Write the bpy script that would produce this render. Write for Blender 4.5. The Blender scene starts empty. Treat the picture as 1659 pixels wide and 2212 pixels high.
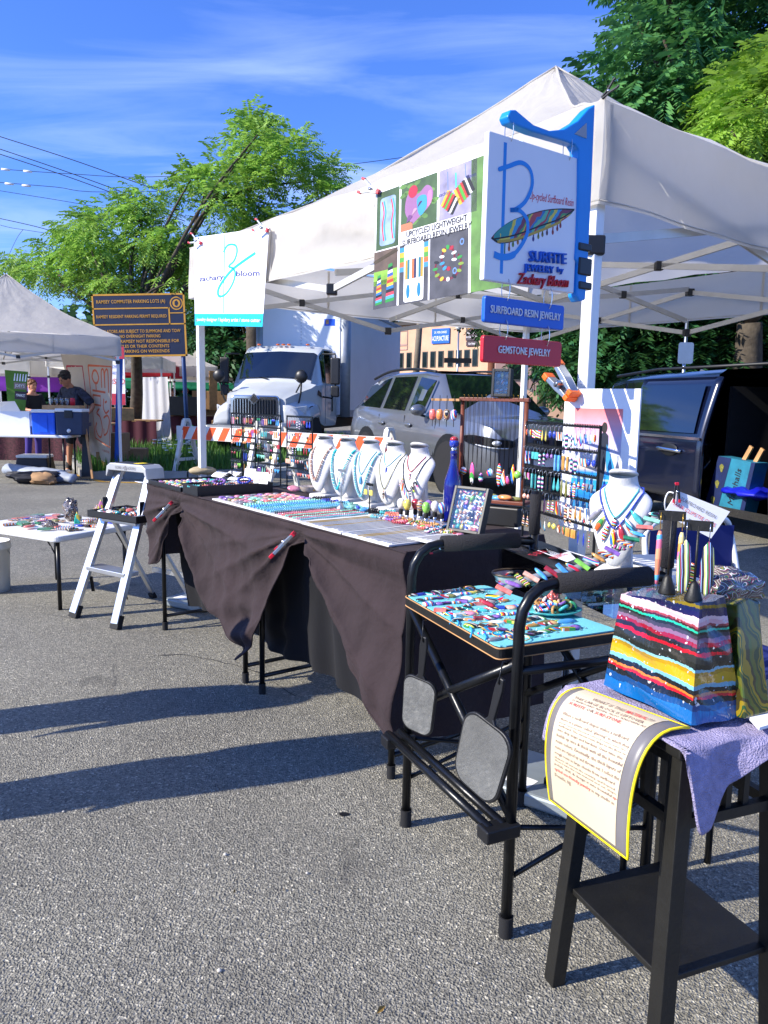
import bpy, math, random
import numpy as np
from mathutils import Matrix, Vector
random.seed(7); rng=np.random.default_rng(7)
S=bpy.context.scene; COL=S.collection
R=math.radians
# ---------------------------------------------------------------- camera
CAMH=1.36; FPX=1661.0; PITCH=R(8.15); ROLL=R(1.1)
cd=bpy.data.cameras.new('camera'); cam=bpy.data.objects.new('camera',cd); COL.objects.link(cam)
cd.sensor_fit='VERTICAL'; cd.sensor_height=36.0; cd.lens=36.0*FPX/2212.0; cd.clip_start=.05; cd.clip_end=3000
CAMM=Matrix.Rotation(math.pi/2-PITCH,3,'X')@Matrix.Rotation(ROLL,3,'Z')
cam.matrix_world=Matrix.Translation((0,0,CAMH))@CAMM.to_4x4()
S.camera=cam
# ---------------------------------------------------------------- sky and sun
SUN_EL=31.5; SUND=Vector((-.94,-.34,0)).normalized()
SUNV=(SUND*math.cos(R(SUN_EL))+Vector((0,0,math.sin(R(SUN_EL)))))
W=bpy.data.worlds.new('World'); S.world=W; W.use_nodes=True
nt=W.node_tree; nt.nodes.clear()
def nd(t,ty,**k):
    n=t.nodes.new(ty)
    for a,b in k.items(): setattr(n,a,b)
    return n
out=nd(nt,'ShaderNodeOutputWorld'); bg=nd(nt,'ShaderNodeBackground'); sky=nd(nt,'ShaderNodeTexSky')
sky.sky_type='NISHITA'; sky.sun_disc=False; sky.sun_elevation=R(SUN_EL); sky.sun_rotation=math.atan2(SUND.x,SUND.y)
sky.air_density=1.0; sky.dust_density=.3; sky.ozone_density=3.0
tc=nd(nt,'ShaderNodeTexCoord')
# thin cirrus everywhere in the sky: direction projected on a high plane, streaked noise
sep=nd(nt,'ShaderNodeSeparateXYZ'); nt.links.new(tc.outputs['Generated'],sep.inputs[0])
mz=nd(nt,'ShaderNodeMath',operation='MAXIMUM'); nt.links.new(sep.outputs['Z'],mz.inputs[0]); mz.inputs[1].default_value=.02
az=nd(nt,'ShaderNodeMath',operation='ADD'); nt.links.new(mz.outputs[0],az.inputs[0]); az.inputs[1].default_value=.12
dv=nd(nt,'ShaderNodeVectorMath',operation='DIVIDE'); nt.links.new(tc.outputs['Generated'],dv.inputs[0])
cz=nd(nt,'ShaderNodeCombineXYZ')
for i in range(3): nt.links.new(az.outputs[0],cz.inputs[i])
nt.links.new(cz.outputs[0],dv.inputs[1])
mp=nd(nt,'ShaderNodeMapping'); mp.inputs['Rotation'].default_value=(0,0,R(-38)); mp.inputs['Scale'].default_value=(.8,2.3,0); mp.inputs['Location'].default_value=(2.15,.55,0)
nt.links.new(dv.outputs[0],mp.inputs[0])
n1=nd(nt,'ShaderNodeTexNoise'); n1.inputs['Scale'].default_value=1.25; n1.inputs['Detail'].default_value=9; n1.inputs['Roughness'].default_value=.58; n1.inputs['Distortion'].default_value=.9
nt.links.new(mp.outputs[0],n1.inputs[0])
n2=nd(nt,'ShaderNodeTexNoise'); n2.inputs['Scale'].default_value=.62; n2.inputs['Detail'].default_value=3; nt.links.new(mp.outputs[0],n2.inputs[0])
mu=nd(nt,'ShaderNodeMath',operation='MULTIPLY'); nt.links.new(n1.outputs[0],mu.inputs[0]); nt.links.new(n2.outputs[0],mu.inputs[1])
cr=nd(nt,'ShaderNodeValToRGB'); cr.color_ramp.elements[0].position=.22; cr.color_ramp.elements[0].color=(0,0,0,1); cr.color_ramp.elements[1].position=.47; cr.color_ramp.elements[1].color=(.6,.6,.6,1)
nt.links.new(mu.outputs[0],cr.inputs[0])
tint=nd(nt,'ShaderNodeMixRGB',blend_type='MULTIPLY'); tint.inputs[0].default_value=1; tint.inputs[2].default_value=(.60,.92,1.80,1)
nt.links.new(sky.outputs[0],tint.inputs[1])
mx=nd(nt,'ShaderNodeMixRGB'); nt.links.new(cr.outputs[0],mx.inputs[0]); nt.links.new(tint.outputs[0],mx.inputs[1]); mx.inputs[2].default_value=(4.6,6.0,9.6,1)
nt.links.new(mx.outputs[0],bg.inputs[0]); bg.inputs[1].default_value=.098
nt.links.new(bg.outputs[0],out.inputs[0])
sl=bpy.data.lights.new('sun','SUN'); sl.energy=5.0; sl.angle=R(.5); sl.color=(1,.93,.81)
so=bpy.data.objects.new('sun',sl); COL.objects.link(so); so.rotation_euler=(-SUNV).to_track_quat('-Z','Y').to_euler(); so.location=(-20,-8,20)
vs=S.view_settings; vs.view_transform='Standard'; vs.look='None'; vs.exposure=.72; vs.gamma=1; vs.use_curve_mapping=False
S.render.film_transparent=False
try:
    S.cycles.use_denoising=True; S.cycles.max_bounces=7; S.cycles.transparent_max_bounces=12; S.cycles.caustics_reflective=False; S.cycles.caustics_refractive=False
except Exception: pass
# ---------------------------------------------------------------- image-to-place helpers (photo measured at 1659 x 2212)
CP=Vector((0,0,CAMH))
def ray(x,y): return CAMM@Vector(((x-829.5)/FPX,-(y-1106)/FPX,-1))
def G(x,y,z=0.): r=ray(x,y); return CP+r*((z-CAMH)/r.z)
def AY(x,y,Y): r=ray(x,y); return CP+r*(Y/r.y)
def PL(x,y,p,n): r=ray(x,y); p=Vector(p); n=Vector(n); return CP+r*((p-CP).dot(n)/r.dot(n))
TN=Vector((.64,2.47,0)); E1=Vector((-.602,.798,0)).normalized(); E2=Vector((E1.y,-E1.x,0))
UZ=Vector((0,0,1))
def T(a,b,z=0.): return TN+E1*a+E2*b+UZ*z
def TI(p): q=Vector(p)-TN; return q.dot(E1),q.dot(E2),q.z
def Fr(o,ux,uy):
    ux=Vector(ux).normalized(); uy=Vector(uy); uz=ux.cross(uy).normalized(); uy=uz.cross(ux)
    m=Matrix((ux,uy,uz)).transposed().to_4x4(); m.translation=Vector(o); return m
def RZ(o,ang): return Matrix.Translation(Vector(o))@Matrix.Rotation(ang,4,'Z')
# ---------------------------------------------------------------- mesh builder
class MB:
    def __init__(s): s.v=[];s.f=[];s.m=[]
    def add(s,vs,fs,mi=0):
        b=len(s.v); s.v+=[tuple(q) for q in vs]
        for i,f in enumerate(fs): s.f.append([b+j for j in f]); s.m.append(mi if isinstance(mi,int) else mi[i])
        return s
    def box(s,c,d,M=None,mi=0,taper=1.0):
        x,y,z=d[0]/2,d[1]/2,d[2]/2; c=Vector(c); t=taper
        P=[(-x,-y,-z),(x,-y,-z),(x,y,-z),(-x,y,-z),(-x*t,-y*t,z),(x*t,-y*t,z),(x*t,y*t,z),(-x*t,y*t,z)]
        P=[Vector(p)+c for p in P]
        if M is not None: P=[M@p for p in P]
        return s.add(P,[(3,2,1,0),(4,5,6,7),(0,1,5,4),(1,2,6,5),(2,3,7,6),(3,0,4,7)],mi)
    def bar(s,p,q,w,h=None,up=(0,0,1),mi=0):
        p=Vector(p);q=Vector(q);h=h or w; d=(q-p); L=d.length; d.normalize(); up=Vector(up)
        if abs(d.dot(up))>.98: up=Vector((0,1,0)) if abs(d.y)<.9 else Vector((1,0,0))
        x=d.cross(up).normalized(); y=x.cross(d)
        m=Matrix((x,y,d)).transposed().to_4x4(); m.translation=(p+q)/2
        return s.box((0,0,0),(w,h,L),m,mi)
    def tube(s,pts,r,n=8,mi=0,closed=False,flat=1.0):
        pts=[Vector(p) for p in pts]; k=len(pts); rs=r if isinstance(r,(list,tuple)) else [r]*k
        vs=[];prev=None
        for i,p in enumerate(pts):
            a=pts[(i-1)%k] if (closed or i>0) else p; b=pts[(i+1)%k] if (closed or i<k-1) else p
            d=(b-a).normalized()
            if prev is None:
                x=d.orthogonal().normalized()
            else:
                x=(prev-d*prev.dot(d)); x=x.normalized() if x.length>1e-6 else d.orthogonal().normalized()
            prev=x; y=d.cross(x)
            for j in range(n):
                t=2*math.pi*j/n; vs.append(p+(x*math.cos(t)+y*math.sin(t)*flat)*rs[i])
        fs=[]
        for i in range(k if closed else k-1):
            i2=(i+1)%k
            for j in range(n): fs.append((i*n+j,i*n+(j+1)%n,i2*n+(j+1)%n,i2*n+j))
        if not closed: fs.append(tuple(range(n-1,-1,-1))); fs.append(tuple((k-1)*n+j for j in range(n)))
        return s.add(vs,fs,mi)
    def cyl(s,p,q,r,r2=None,n=12,mi=0): return s.tube([p,q],[r,r if r2 is None else r2],n,mi)
    def lathe(s,prof,n=16,M=None,mi=0,sx=1,sy=1,cap=True):
        vs=[];k=len(prof)
        for (r,z) in prof:
            for j in range(n):
                t=2*math.pi*j/n; vs.append(Vector((r*math.cos(t)*sx,r*math.sin(t)*sy,z)))
        if M is not None: vs=[M@q for q in vs]
        fs=[(i*n+j,i*n+(j+1)%n,(i+1)*n+(j+1)%n,(i+1)*n+j) for i in range(k-1) for j in range(n)]
        if cap: fs.append(tuple(range(n-1,-1,-1))); fs.append(tuple((k-1)*n+j for j in range(n)))
        return s.add(vs,fs,mi)
    def ell(s,c,r,n=10,m=7,M=None,mi=0):
        pr=[(max(1e-3,math.sin(math.pi*i/m)),-math.cos(math.pi*i/m)) for i in range(m+1)]
        vs=[];
        for (q,z) in pr:
            for j in range(n):
                t=2*math.pi*j/n; vs.append(Vector((q*math.cos(t)*r[0]+c[0],q*math.sin(t)*r[1]+c[1],z*r[2]+c[2])))
        if M is not None: vs=[M@q for q in vs]
        return s.add(vs,[(i*n+j,i*n+(j+1)%n,(i+1)*n+(j+1)%n,(i+1)*n+j) for i in range(m) for j in range(n)],mi)
    def grid(s,fn,nu,nv,mi=0,flip=False):
        vs=[fn(i/nu,j/nv) for j in range(nv+1) for i in range(nu+1)]; w=nu+1
        fs=[(j*w+i,j*w+i+1,(j+1)*w+i+1,(j+1)*w+i) for j in range(nv) for i in range(nu)]
        if flip: fs=[f[::-1] for f in fs]
        return s.add(vs,fs,mi)
    def prism(s,poly,M,d,mi=0,side=None):
        k=len(poly); vs=[M@Vector((x,y,0)) for x,y in poly]+[M@Vector((x,y,d)) for x,y in poly]
        fs=[tuple(range(k-1,-1,-1)),tuple(range(k,2*k))]+[(i,(i+1)%k,k+(i+1)%k,k+i) for i in range(k)]
        return s.add(vs,fs,mi if side is None else [mi,mi]+[side]*k)
    def poly(s,pts,mi=0): return s.add(pts,[tuple(range(len(pts)))],mi)
    def mesh(s,name,mats,smooth=False):
        me=bpy.data.meshes.new(name); me.from_pydata(s.v,[],s.f)
        for m in (mats if isinstance(mats,(list,tuple)) else [mats]): me.materials.append(MAT(m))
        me.polygons.foreach_set('material_index',s.m)
        if smooth is True: me.polygons.foreach_set('use_smooth',[True]*len(s.f))
        me.update(); 
        if smooth and smooth is not True:
            me.polygons.foreach_set('use_smooth',[True]*len(s.f)); me.set_sharp_from_angle(angle=R(smooth))
        return me
    def build(s,name,mats,parent=None,smooth=False,M=None,bevel=0):
        return ob(name,s.mesh(name,mats,smooth),parent,M,bevel)
def ob(name,data,parent=None,M=None,bevel=0):
    o=bpy.data.objects.new(name,data); COL.objects.link(o)
    if parent is not None: o.parent=parent
    if M is not None: o.matrix_local=M
    if bevel:
        b=o.modifiers.new('edge','BEVEL'); b.width=bevel; b.segments=2; b.limit_method='ANGLE'; b.angle_limit=R(40)
    return o
def tag(o,label=None,cat=None,group=None,kind=None):
    if label: o['label']=label
    if cat: o['category']=cat
    if group: o['group']=group
    if kind: o['kind']=kind
    return o
def thing(name,label,cat,M=None,group=None):
    o=bpy.data.objects.new(name,None); COL.objects.link(o); o.empty_display_size=.05
    if M is not None: o.matrix_world=M if isinstance(M,Matrix) else Matrix.Translation(Vector(M))
    return tag(o,label,cat,group)
def inst(name,me,M,mat=None,parent=None):
    o=bpy.data.objects.new(name,me); COL.objects.link(o)
    if parent is not None: o.parent=parent
    o.matrix_local=M
    if mat is not None: o.material_slots[0].link='OBJECT'; o.material_slots[0].material=MAT(mat)
    return o
def text(s,mat,M,h,parent,w=None,ext=.0004,align='CENTER',shear=0,name='lettering',fat=0,up=0):
    c=bpy.data.curves.new(name,'FONT'); c.body=s; c.size=1; c.align_x=align; c.align_y='CENTER'; c.extrude=0; c.shear=shear; c.offset=fat; c.resolution_u=2
    o=bpy.data.objects.new('tmp',c); me=bpy.data.meshes.new_from_object(o); bpy.data.objects.remove(o)
    n=len(me.vertices); a=np.empty(n*3); me.vertices.foreach_get('co',a); a=a.reshape(-1,3)
    lo,hi=a.min(0),a.max(0); sy=h/.72
    sx=sy if w is None else w/max(1e-6,hi[0]-lo[0])
    a[:,1]-=.0; a[:,0]*=sx; a[:,1]*=sy
    me.vertices.foreach_set('co',a.reshape(-1)); me.materials.clear(); me.materials.append(MAT(mat)); me.update()
    o=ob(name,me,parent,M)
    if ext>.0015: mm=o.modifiers.new('depth','SOLIDIFY'); mm.thickness=ext; mm.offset=1
    return o
class Pan:
    """flat print: shapes in a panel's own 2D frame, laid a hair above it"""
    def __init__(s,M): s.M=M; s.b=MB(); s.mats=[]
    def mi(s,m):
        if m not in s.mats: s.mats.append(m)
        return s.mats.index(m)
    def poly(s,pts,m,l=1): s.b.poly([s.M@Vector((x,y,.0003*l)) for x,y in pts],s.mi(m)); return s
    def rect(s,x0,y0,x1,y1,m,l=1): return s.poly([(x0,y0),(x1,y0),(x1,y1),(x0,y1)],m,l)
    def oval(s,x,y,rx,ry,m,l=1,a=0,n=16): 
        c,q=math.cos(a),math.sin(a)
        return s.poly([(x+c*rx*math.cos(t)-q*ry*math.sin(t),y+q*rx*math.cos(t)+c*ry*math.sin(t)) for t in [2*math.pi*i/n for i in range(n)]],m,l)
    def line(s,pts,w,m,l=1,closed=False):
        k=len(pts); ws=w if isinstance(w,(list,tuple)) else [w]*k; L=[];Rr=[]
        for i,(x,y) in enumerate(pts):
            a=pts[i-1] if (i>0 or closed) else pts[i]; b=pts[(i+1)%k] if (i<k-1 or closed) else pts[i]
            dx,dy=b[0]-a[0],b[1]-a[1]; q=math.hypot(dx,dy) or 1; nx,ny=-dy/q*ws[i]/2,dx/q*ws[i]/2
            L.append((x+nx,y+ny)); Rr.append((x-nx,y-ny))
        for i in range(k if closed else k-1):
            j=(i+1)%k; s.poly([Rr[i],Rr[j],L[j],L[i]],m,l)
        return s
    def build(s,name,parent): return s.b.build(name,s.mats,parent) if s.b.v else None
def spl(P,n=8):
    """smooth curve through points"""
    P=[Vector(p) for p in P]; o=[]
    for i in range(len(P)-1):
        a=P[max(0,i-1)];b=P[i];c=P[i+1];d=P[min(len(P)-1,i+2)]
        for k in range(n):
            t=k/n; o.append(.5*((2*b)+(c-a)*t+(2*a-5*b+4*c-d)*t*t+(3*b-a-3*c+d)*t**3))
    return o+[P[-1]]
def sp2(P,n=6): return [(q.x,q.y) for q in spl([(x,y,0) for x,y in P],n)]
def rrect(w,h,r,n=4,cx=0,cy=0):
    o=[]
    for (sx,sy,a0) in ((1,1,0),(-1,1,90),(-1,-1,180),(1,-1,270)):
        for i in range(n+1):
            t=R(a0+90*i/n); o.append((cx+sx*(w/2-r)+r*math.cos(t),cy+sy*(h/2-r)+r*math.sin(t)))
    return o
ORD='first second third fourth fifth sixth seventh eighth ninth tenth eleventh twelfth thirteenth fourteenth fifteenth sixteenth seventeenth eighteenth nineteenth twentieth'.split()
def nth(i): return ORD[i] if i<20 else 'number %d'%(i+1)
# ---------------------------------------------------------------- procedural materials
MATS={}
def lin(h):
    h=h.lstrip('#'); c=[int(h[i:i+2],16)/255 for i in (0,2,4)]
    return tuple((v/12.92 if v<=.04045 else ((v+.055)/1.055)**2.4) for v in c)
def MAT(m):
    if not isinstance(m,str): return m
    if m in MATS: return MATS[m]
    if m.startswith('#'): return mat(m,tuple(v*.72 for v in lin(m)))
    raise KeyError(m)
def sock(n,*ks):
    for k in ks:
        if k in n.inputs: return n.inputs[k]
def mat(name,c,rough=.5,metal=0,var=.10,scale=9,bump=0,bscale=80,coat=0,transl=0,spec=None,bdist=.01,trans=0,ior=1.45,emit=0):
    if isinstance(c,str): c=lin(c)
    m=bpy.data.materials.new(name); m.use_nodes=True; t=m.node_tree; p=t.nodes['Principled BSDF']; o=t.nodes['Material Output']
    g=nd(t,'ShaderNodeTexCoord'); n=nd(t,'ShaderNodeTexNoise'); n.inputs['Scale'].default_value=scale; n.inputs['Detail'].default_value=5
    t.links.new(g.outputs['Object'],n.inputs[0])
    r=nd(t,'ShaderNodeValToRGB'); r.color_ramp.elements[0].position=.3; r.color_ramp.elements[1].position=.7
    r.color_ramp.elements[0].color=tuple(max(0,q*(1-var)) for q in c)+(1,); r.color_ramp.elements[1].color=tuple(min(1,q*(1+var)) for q in c)+(1,)
    t.links.new(n.outputs[0],r.inputs[0]); t.links.new(r.outputs[0],p.inputs['Base Color'])
    p.inputs['Roughness'].default_value=rough; p.inputs['Metallic'].default_value=metal
    if spec is not None: sock(p,'Specular IOR Level','Specular').default_value=spec
    if coat: sock(p,'Coat Weight','Clearcoat').default_value=coat; sock(p,'Coat Roughness','Clearcoat Roughness').default_value=.06
    if trans: sock(p,'Transmission Weight','Transmission').default_value=trans; p.inputs['IOR'].default_value=ior
    if emit: sock(p,'Emission Color','Emission').default_value=c+(1,); p.inputs['Emission Strength'].default_value=emit
    if bump:
        b=nd(t,'ShaderNodeBump'); b.inputs['Strength'].default_value=bump; b.inputs['Distance'].default_value=bdist
        n2=nd(t,'ShaderNodeTexNoise'); n2.inputs['Scale'].default_value=bscale; n2.inputs['Detail'].default_value=4; t.links.new(g.outputs['Object'],n2.inputs[0])
        t.links.new(n2.outputs[0],b.inputs['Height']); t.links.new(b.outputs[0],p.inputs['Normal'])
    if transl:
        tr=nd(t,'ShaderNodeBsdfTranslucent'); t.links.new(r.outputs[0],tr.inputs[0]); ms=nd(t,'ShaderNodeMixShader'); ms.inputs[0].default_value=transl
        t.links.new(p.outputs[0],ms.inputs[1]); t.links.new(tr.outputs[0],ms.inputs[2]); t.links.new(ms.outputs[0],o.inputs[0])
    MATS[name]=m; return m
def stripes(name,cols,freq=60,axis=(.3,.2,1),wob=.02,rough=.18,seed=0,coat=.6,pos=None):
    """layered coloured resin: hard-edged bands along a direction, gently wavy"""
    m=bpy.data.materials.new(name); m.use_nodes=True; t=m.node_tree; p=t.nodes['Principled BSDF']
    g=nd(t,'ShaderNodeTexCoord'); n=nd(t,'ShaderNodeTexNoise'); n.inputs['Scale'].default_value=14; n.inputs['Detail'].default_value=2; t.links.new(g.outputs['Object'],n.inputs[0])
    d=nd(t,'ShaderNodeVectorMath',operation='DOT_PRODUCT'); t.links.new(g.outputs['Object'],d.inputs[0]); a=Vector(axis).normalized(); d.inputs[1].default_value=a
    w=nd(t,'ShaderNodeMath',operation='MULTIPLY'); t.links.new(n.outputs[0],w.inputs[0]); w.inputs[1].default_value=wob
    s=nd(t,'ShaderNodeMath',operation='ADD'); t.links.new(d.outputs['Value'],s.inputs[0]); t.links.new(w.outputs[0],s.inputs[1])
    q=nd(t,'ShaderNodeMath',operation='MULTIPLY'); t.links.new(s.outputs[0],q.inputs[0]); q.inputs[1].default_value=freq
    oi=nd(t,'ShaderNodeObjectInfo'); e=nd(t,'ShaderNodeMath',operation='ADD'); t.links.new(q.outputs[0],e.inputs[0])
    if pos is None: t.links.new(oi.outputs['Random'],e.inputs[1])
    else: e.inputs[1].default_value=0
    f=nd(t,'ShaderNodeMath',operation='FRACT'); t.links.new(e.outputs[0],f.inputs[0])
    r=nd(t,'ShaderNodeValToRGB'); r.color_ramp.interpolation='CONSTANT' if pos is None else 'LINEAR'; el=r.color_ramp.elements
    rr=random.Random(seed); ps=[0]; 
    for _ in cols[1:]: ps.append(ps[-1]+rr.uniform(.5,1.6))
    tot=ps[-1]+1
    if pos: ps=pos; tot=1
    while len(el)<len(cols): el.new(.5)
    for i,cc in enumerate(cols): el[i].position=ps[i]/tot
    for i,cc in enumerate(cols): el[i].color=lin(cc)+(1,)
    t.links.new(f.outputs[0],r.inputs[0]); t.links.new(r.outputs[0],p.inputs['Base Color']); p.inputs['Roughness'].default_value=rough
    if coat: sock(p,'Coat Weight','Clearcoat').default_value=coat
    MATS[name]=m; return m
def clear(name,tint=(.9,.95,.95),face=.12,rough=.03):
    """thin clear sheet: mostly see-through with a fresnel sheen"""
    m=bpy.data.materials.new(name); m.use_nodes=True; t=m.node_tree; t.nodes.clear(); o=nd(t,'ShaderNodeOutputMaterial')
    a=nd(t,'ShaderNodeBsdfTransparent'); a.inputs[0].default_value=tint+(1,); g=nd(t,'ShaderNodeBsdfGlossy'); g.inputs['Roughness'].default_value=rough
    f=nd(t,'ShaderNodeFresnel'); f.inputs[0].default_value=1.45; ad=nd(t,'ShaderNodeMath',operation='ADD'); t.links.new(f.outputs[0],ad.inputs[0]); ad.inputs[1].default_value=face
    ms=nd(t,'ShaderNodeMixShader'); t.links.new(ad.outputs[0],ms.inputs[0]); t.links.new(a.outputs[0],ms.inputs[1]); t.links.new(g.outputs[0],ms.inputs[2]); t.links.new(ms.outputs[0],o.inputs[0])
    MATS[name]=m; return m
mat('white_metal','#dfe0df',.35,.1,.04); mat('white_fabric','#cfcfd4',.8,0,.05,3,.25,5,transl=.38); mat('canopy','#e4e0d8',.75,0,.07,1.3,.8,2.6,transl=.58,bdist=.05); mat('alu','#c9ccd0',.3,.85,.06); mat('truss','#c4c3be',.45,.3,.08)
mat('black_plastic','#17181b',.42,0,.15); mat('black_metal','#15171a',.32,.3,.25,30); mat('foam','#1b1a1e',.85,0,.12,30,.6,300); mat('black_wood','#14130f',.5,0,.35,14,.15,60)
mat('rubber','#141416',.8); mat('cloth_brown_sheen','#2b1f22',.92,0,.16,5,.55,15,bdist=.02); mat('cloth_navy_shade','#06070f',.9,0,.15,6,.2,300)  # one black tablecloth: sun sheen put into the brown, shade into the navy
mat('white_plastic','#e6e6e2',.35,0,.03); mat('white_leather','#d4d3d1',.42,0,.02,9,.12,160); mat('paper','#efeff0',.6,0,.02); mat('cream','#c6b99e',.55,0,.05,6); mat('chrome','#d8dce2',.12,1,.03); mat('steel','#a8adb2',.35,.9,.08)
mat('orange_plastic','#f46a12',.35); mat('red_plastic','#c21a34',.4); mat('sign_blue','#0f86d8',.38,0,.05); mat('sign_royal','#0b5bc4',.4,0,.06); mat('sign_red','#c01228',.4,0,.06)
mat('wood_red','#6b3524',.45,0,.3,18,.1,60); mat('wood_light','#b98a58',.6,0,.25,10); mat('gold','#cfa544',.3,.8); mat('silver','#c6c8cc',.22,.95)
mat('blue_glass','#0a1676',.05,0,.05,coat=1); mat('teal_cloth','#6fc3cf',.85,0,.06,12,.2,150); mat('towel','#a39bbd',.98,0,.16,60,.9,260); mat('yellow_trim','#f7d90a',.55); mat('grey_border','#6d6a6c',.4)
mat('skin','#b07a5c',.55,0,.08); mat('skin2','#c98f74',.55,0,.08); mat('hair','#171210',.6,0,.3,60,.6,200); mat('hair2','#6b4327',.6,0,.3,60)
mat('grey_plate','#8f989c',.5,.4,.12,9,.1); mat('cardboard','#9a7752',.85,0,.12); mat('bark','#4a4238',.95,0,.35,9,.9,18)
mat('glass_dark','#0a0f14',.04,0,.1,coat=1,spec=.8); mat('tyre','#17171a',.85); clear('acrylic'); clear('pane',(.96,.98,.98),.03)
mat('mirror','#e8ecef',.05,1,.14,9)
# ================================================================ GROUND
def asphalt():
    m=bpy.data.materials.new('asphalt'); m.use_nodes=True; t=m.node_tree; p=t.nodes['Principled BSDF']
    g=nd(t,'ShaderNodeTexCoord'); 
    ns=nd(t,'ShaderNodeTexNoise'); ns.inputs['Scale'].default_value=60; ns.inputs['Detail'].default_value=2; t.links.new(g.outputs['Object'],ns.inputs[0])
    wv=nd(t,'ShaderNodeMixRGB'); wv.inputs[0].default_value=.012; t.links.new(g.outputs['Object'],wv.inputs[1]); t.links.new(ns.outputs['Color'],wv.inputs[2])
    v=nd(t,'ShaderNodeTexVoronoi'); v.inputs['Scale'].default_value=150; t.links.new(wv.outputs[0],v.inputs['Vector'])
    v2=nd(t,'ShaderNodeTexVoronoi'); v2.inputs['Scale'].default_value=310; t.links.new(g.outputs['Object'],v2.inputs['Vector'])
    s=nd(t,'ShaderNodeSeparateColor'); t.links.new(v.outputs['Color'],s.inputs[0]); s2=nd(t,'ShaderNodeSeparateColor'); t.links.new(v2.outputs['Color'],s2.inputs[0])
    r=nd(t,'ShaderNodeValToRGB'); e=r.color_ramp.elements; e[0].position=0; e[0].color=(.07,.07,.07,1); e[1].position=1; e[1].color=(.66,.64,.60,1)
    for ps,c in ((.30,(.17,.168,.163,1)),(.72,(.26,.256,.245,1)),(.93,(.37,.36,.345,1))): q=e.new(ps); q.color=c
    t.links.new(s.outputs[0],r.inputs[0])
    r2=nd(t,'ShaderNodeValToRGB'); r2.color_ramp.elements[0].color=(.05,.05,.05,1); r2.color_ramp.elements[1].color=(.36,.35,.33,1); t.links.new(s2.outputs[0],r2.inputs[0])
    mx=nd(t,'ShaderNodeMixRGB'); mx.inputs[0].default_value=.34; t.links.new(r.outputs[0],mx.inputs[1]); t.links.new(r2.outputs[0],mx.inputs[2])
    # broad wear patches, tyre-polished streaks and old stains
    big=nd(t,'ShaderNodeTexNoise'); big.inputs['Scale'].default_value=.7; big.inputs['Detail'].default_value=6; big.inputs['Roughness'].default_value=.62; t.links.new(g.outputs['Object'],big.inputs[0])
    rb=nd(t,'ShaderNodeValToRGB'); rb.color_ramp.elements[0].position=.32; rb.color_ramp.elements[0].color=(.80,.76,.63,1); rb.color_ramp.elements[1].position=.68; rb.color_ramp.elements[1].color=(1.24,1.19,.98,1); t.links.new(big.outputs[0],rb.inputs[0])
    m2=nd(t,'ShaderNodeMixRGB',blend_type='MULTIPLY'); m2.inputs[0].default_value=1; t.links.new(mx.outputs[0],m2.inputs[1]); t.links.new(rb.outputs[0],m2.inputs[2])
    ck=nd(t,'ShaderNodeTexNoise'); ck.inputs['Scale'].default_value=2.6; ck.inputs['Detail'].default_value=7; ck.inputs['Distortion'].default_value=.4; t.links.new(g.outputs['Object'],ck.inputs[0])
    rc=nd(t,'ShaderNodeValToRGB'); rc.color_ramp.elements[0].position=.27; rc.color_ramp.elements[0].color=(.55,.55,.56,1); rc.color_ramp.elements[1].position=.33; rc.color_ramp.elements[1].color=(1,1,1,1); t.links.new(ck.outputs[0],rc.inputs[0])
    m3=nd(t,'ShaderNodeMixRGB',blend_type='MULTIPLY'); m3.inputs[0].default_value=.8; t.links.new(m2.outputs[0],m3.inputs[1]); t.links.new(rc.outputs[0],m3.inputs[2])
    # fine wandering cracks, only in some areas
    dn=nd(t,'ShaderNodeTexNoise'); dn.inputs['Scale'].default_value=3.0; dn.inputs['Detail'].default_value=5; t.links.new(g.outputs['Object'],dn.inputs[0])
    dm=nd(t,'ShaderNodeMixRGB'); dm.inputs[0].default_value=.16; t.links.new(g.outputs['Object'],dm.inputs[1]); t.links.new(dn.outputs['Color'],dm.inputs[2])
    ve=nd(t,'ShaderNodeTexVoronoi',feature='DISTANCE_TO_EDGE'); ve.inputs['Scale'].default_value=.62; t.links.new(dm.outputs[0],ve.inputs['Vector'])
    re_=nd(t,'ShaderNodeValToRGB'); re_.color_ramp.elements[0].position=.0; re_.color_ramp.elements[0].color=(1,1,1,1); re_.color_ramp.elements[1].position=.0042; re_.color_ramp.elements[1].color=(0,0,0,1); t.links.new(ve.outputs['Distance'],re_.inputs[0])
    rk=nd(t,'ShaderNodeValToRGB'); rk.color_ramp.elements[0].position=.50; rk.color_ramp.elements[1].position=.60; t.links.new(big.outputs[0],rk.inputs[0])
    km=nd(t,'ShaderNodeMath',operation='MULTIPLY'); t.links.new(re_.outputs[0],km.inputs[0]); t.links.new(rk.outputs[0],km.inputs[1])
    m4=nd(t,'ShaderNodeMixRGB'); t.links.new(km.outputs[0],m4.inputs[0]); t.links.new(m3.outputs[0],m4.inputs[1]); m4.inputs[2].default_value=(.05,.048,.045,1)
    t.links.new(m4.outputs[0],p.inputs['Base Color']); p.inputs['Roughness'].default_value=.82
    h=nd(t,'ShaderNodeMath',operation='ADD'); t.links.new(v.outputs['Distance'],h.inputs[0]); t.links.new(s.outputs[1],h.inputs[1])
    b=nd(t,'ShaderNodeBump'); b.inputs['Strength'].default_value=.9; b.inputs['Distance'].default_value=.006; t.links.new(h.outputs[0],b.inputs['Height']); t.links.new(b.outputs[0],p.inputs['Normal'])
    MATS['asphalt']=m
asphalt()
mb=MB(); L=900; mb.poly([(-L,-L,0),(L,-L,0),(L,L,0),(-L,L,0)]); tag(mb.build('parking_lot','asphalt'),kind='structure')
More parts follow.
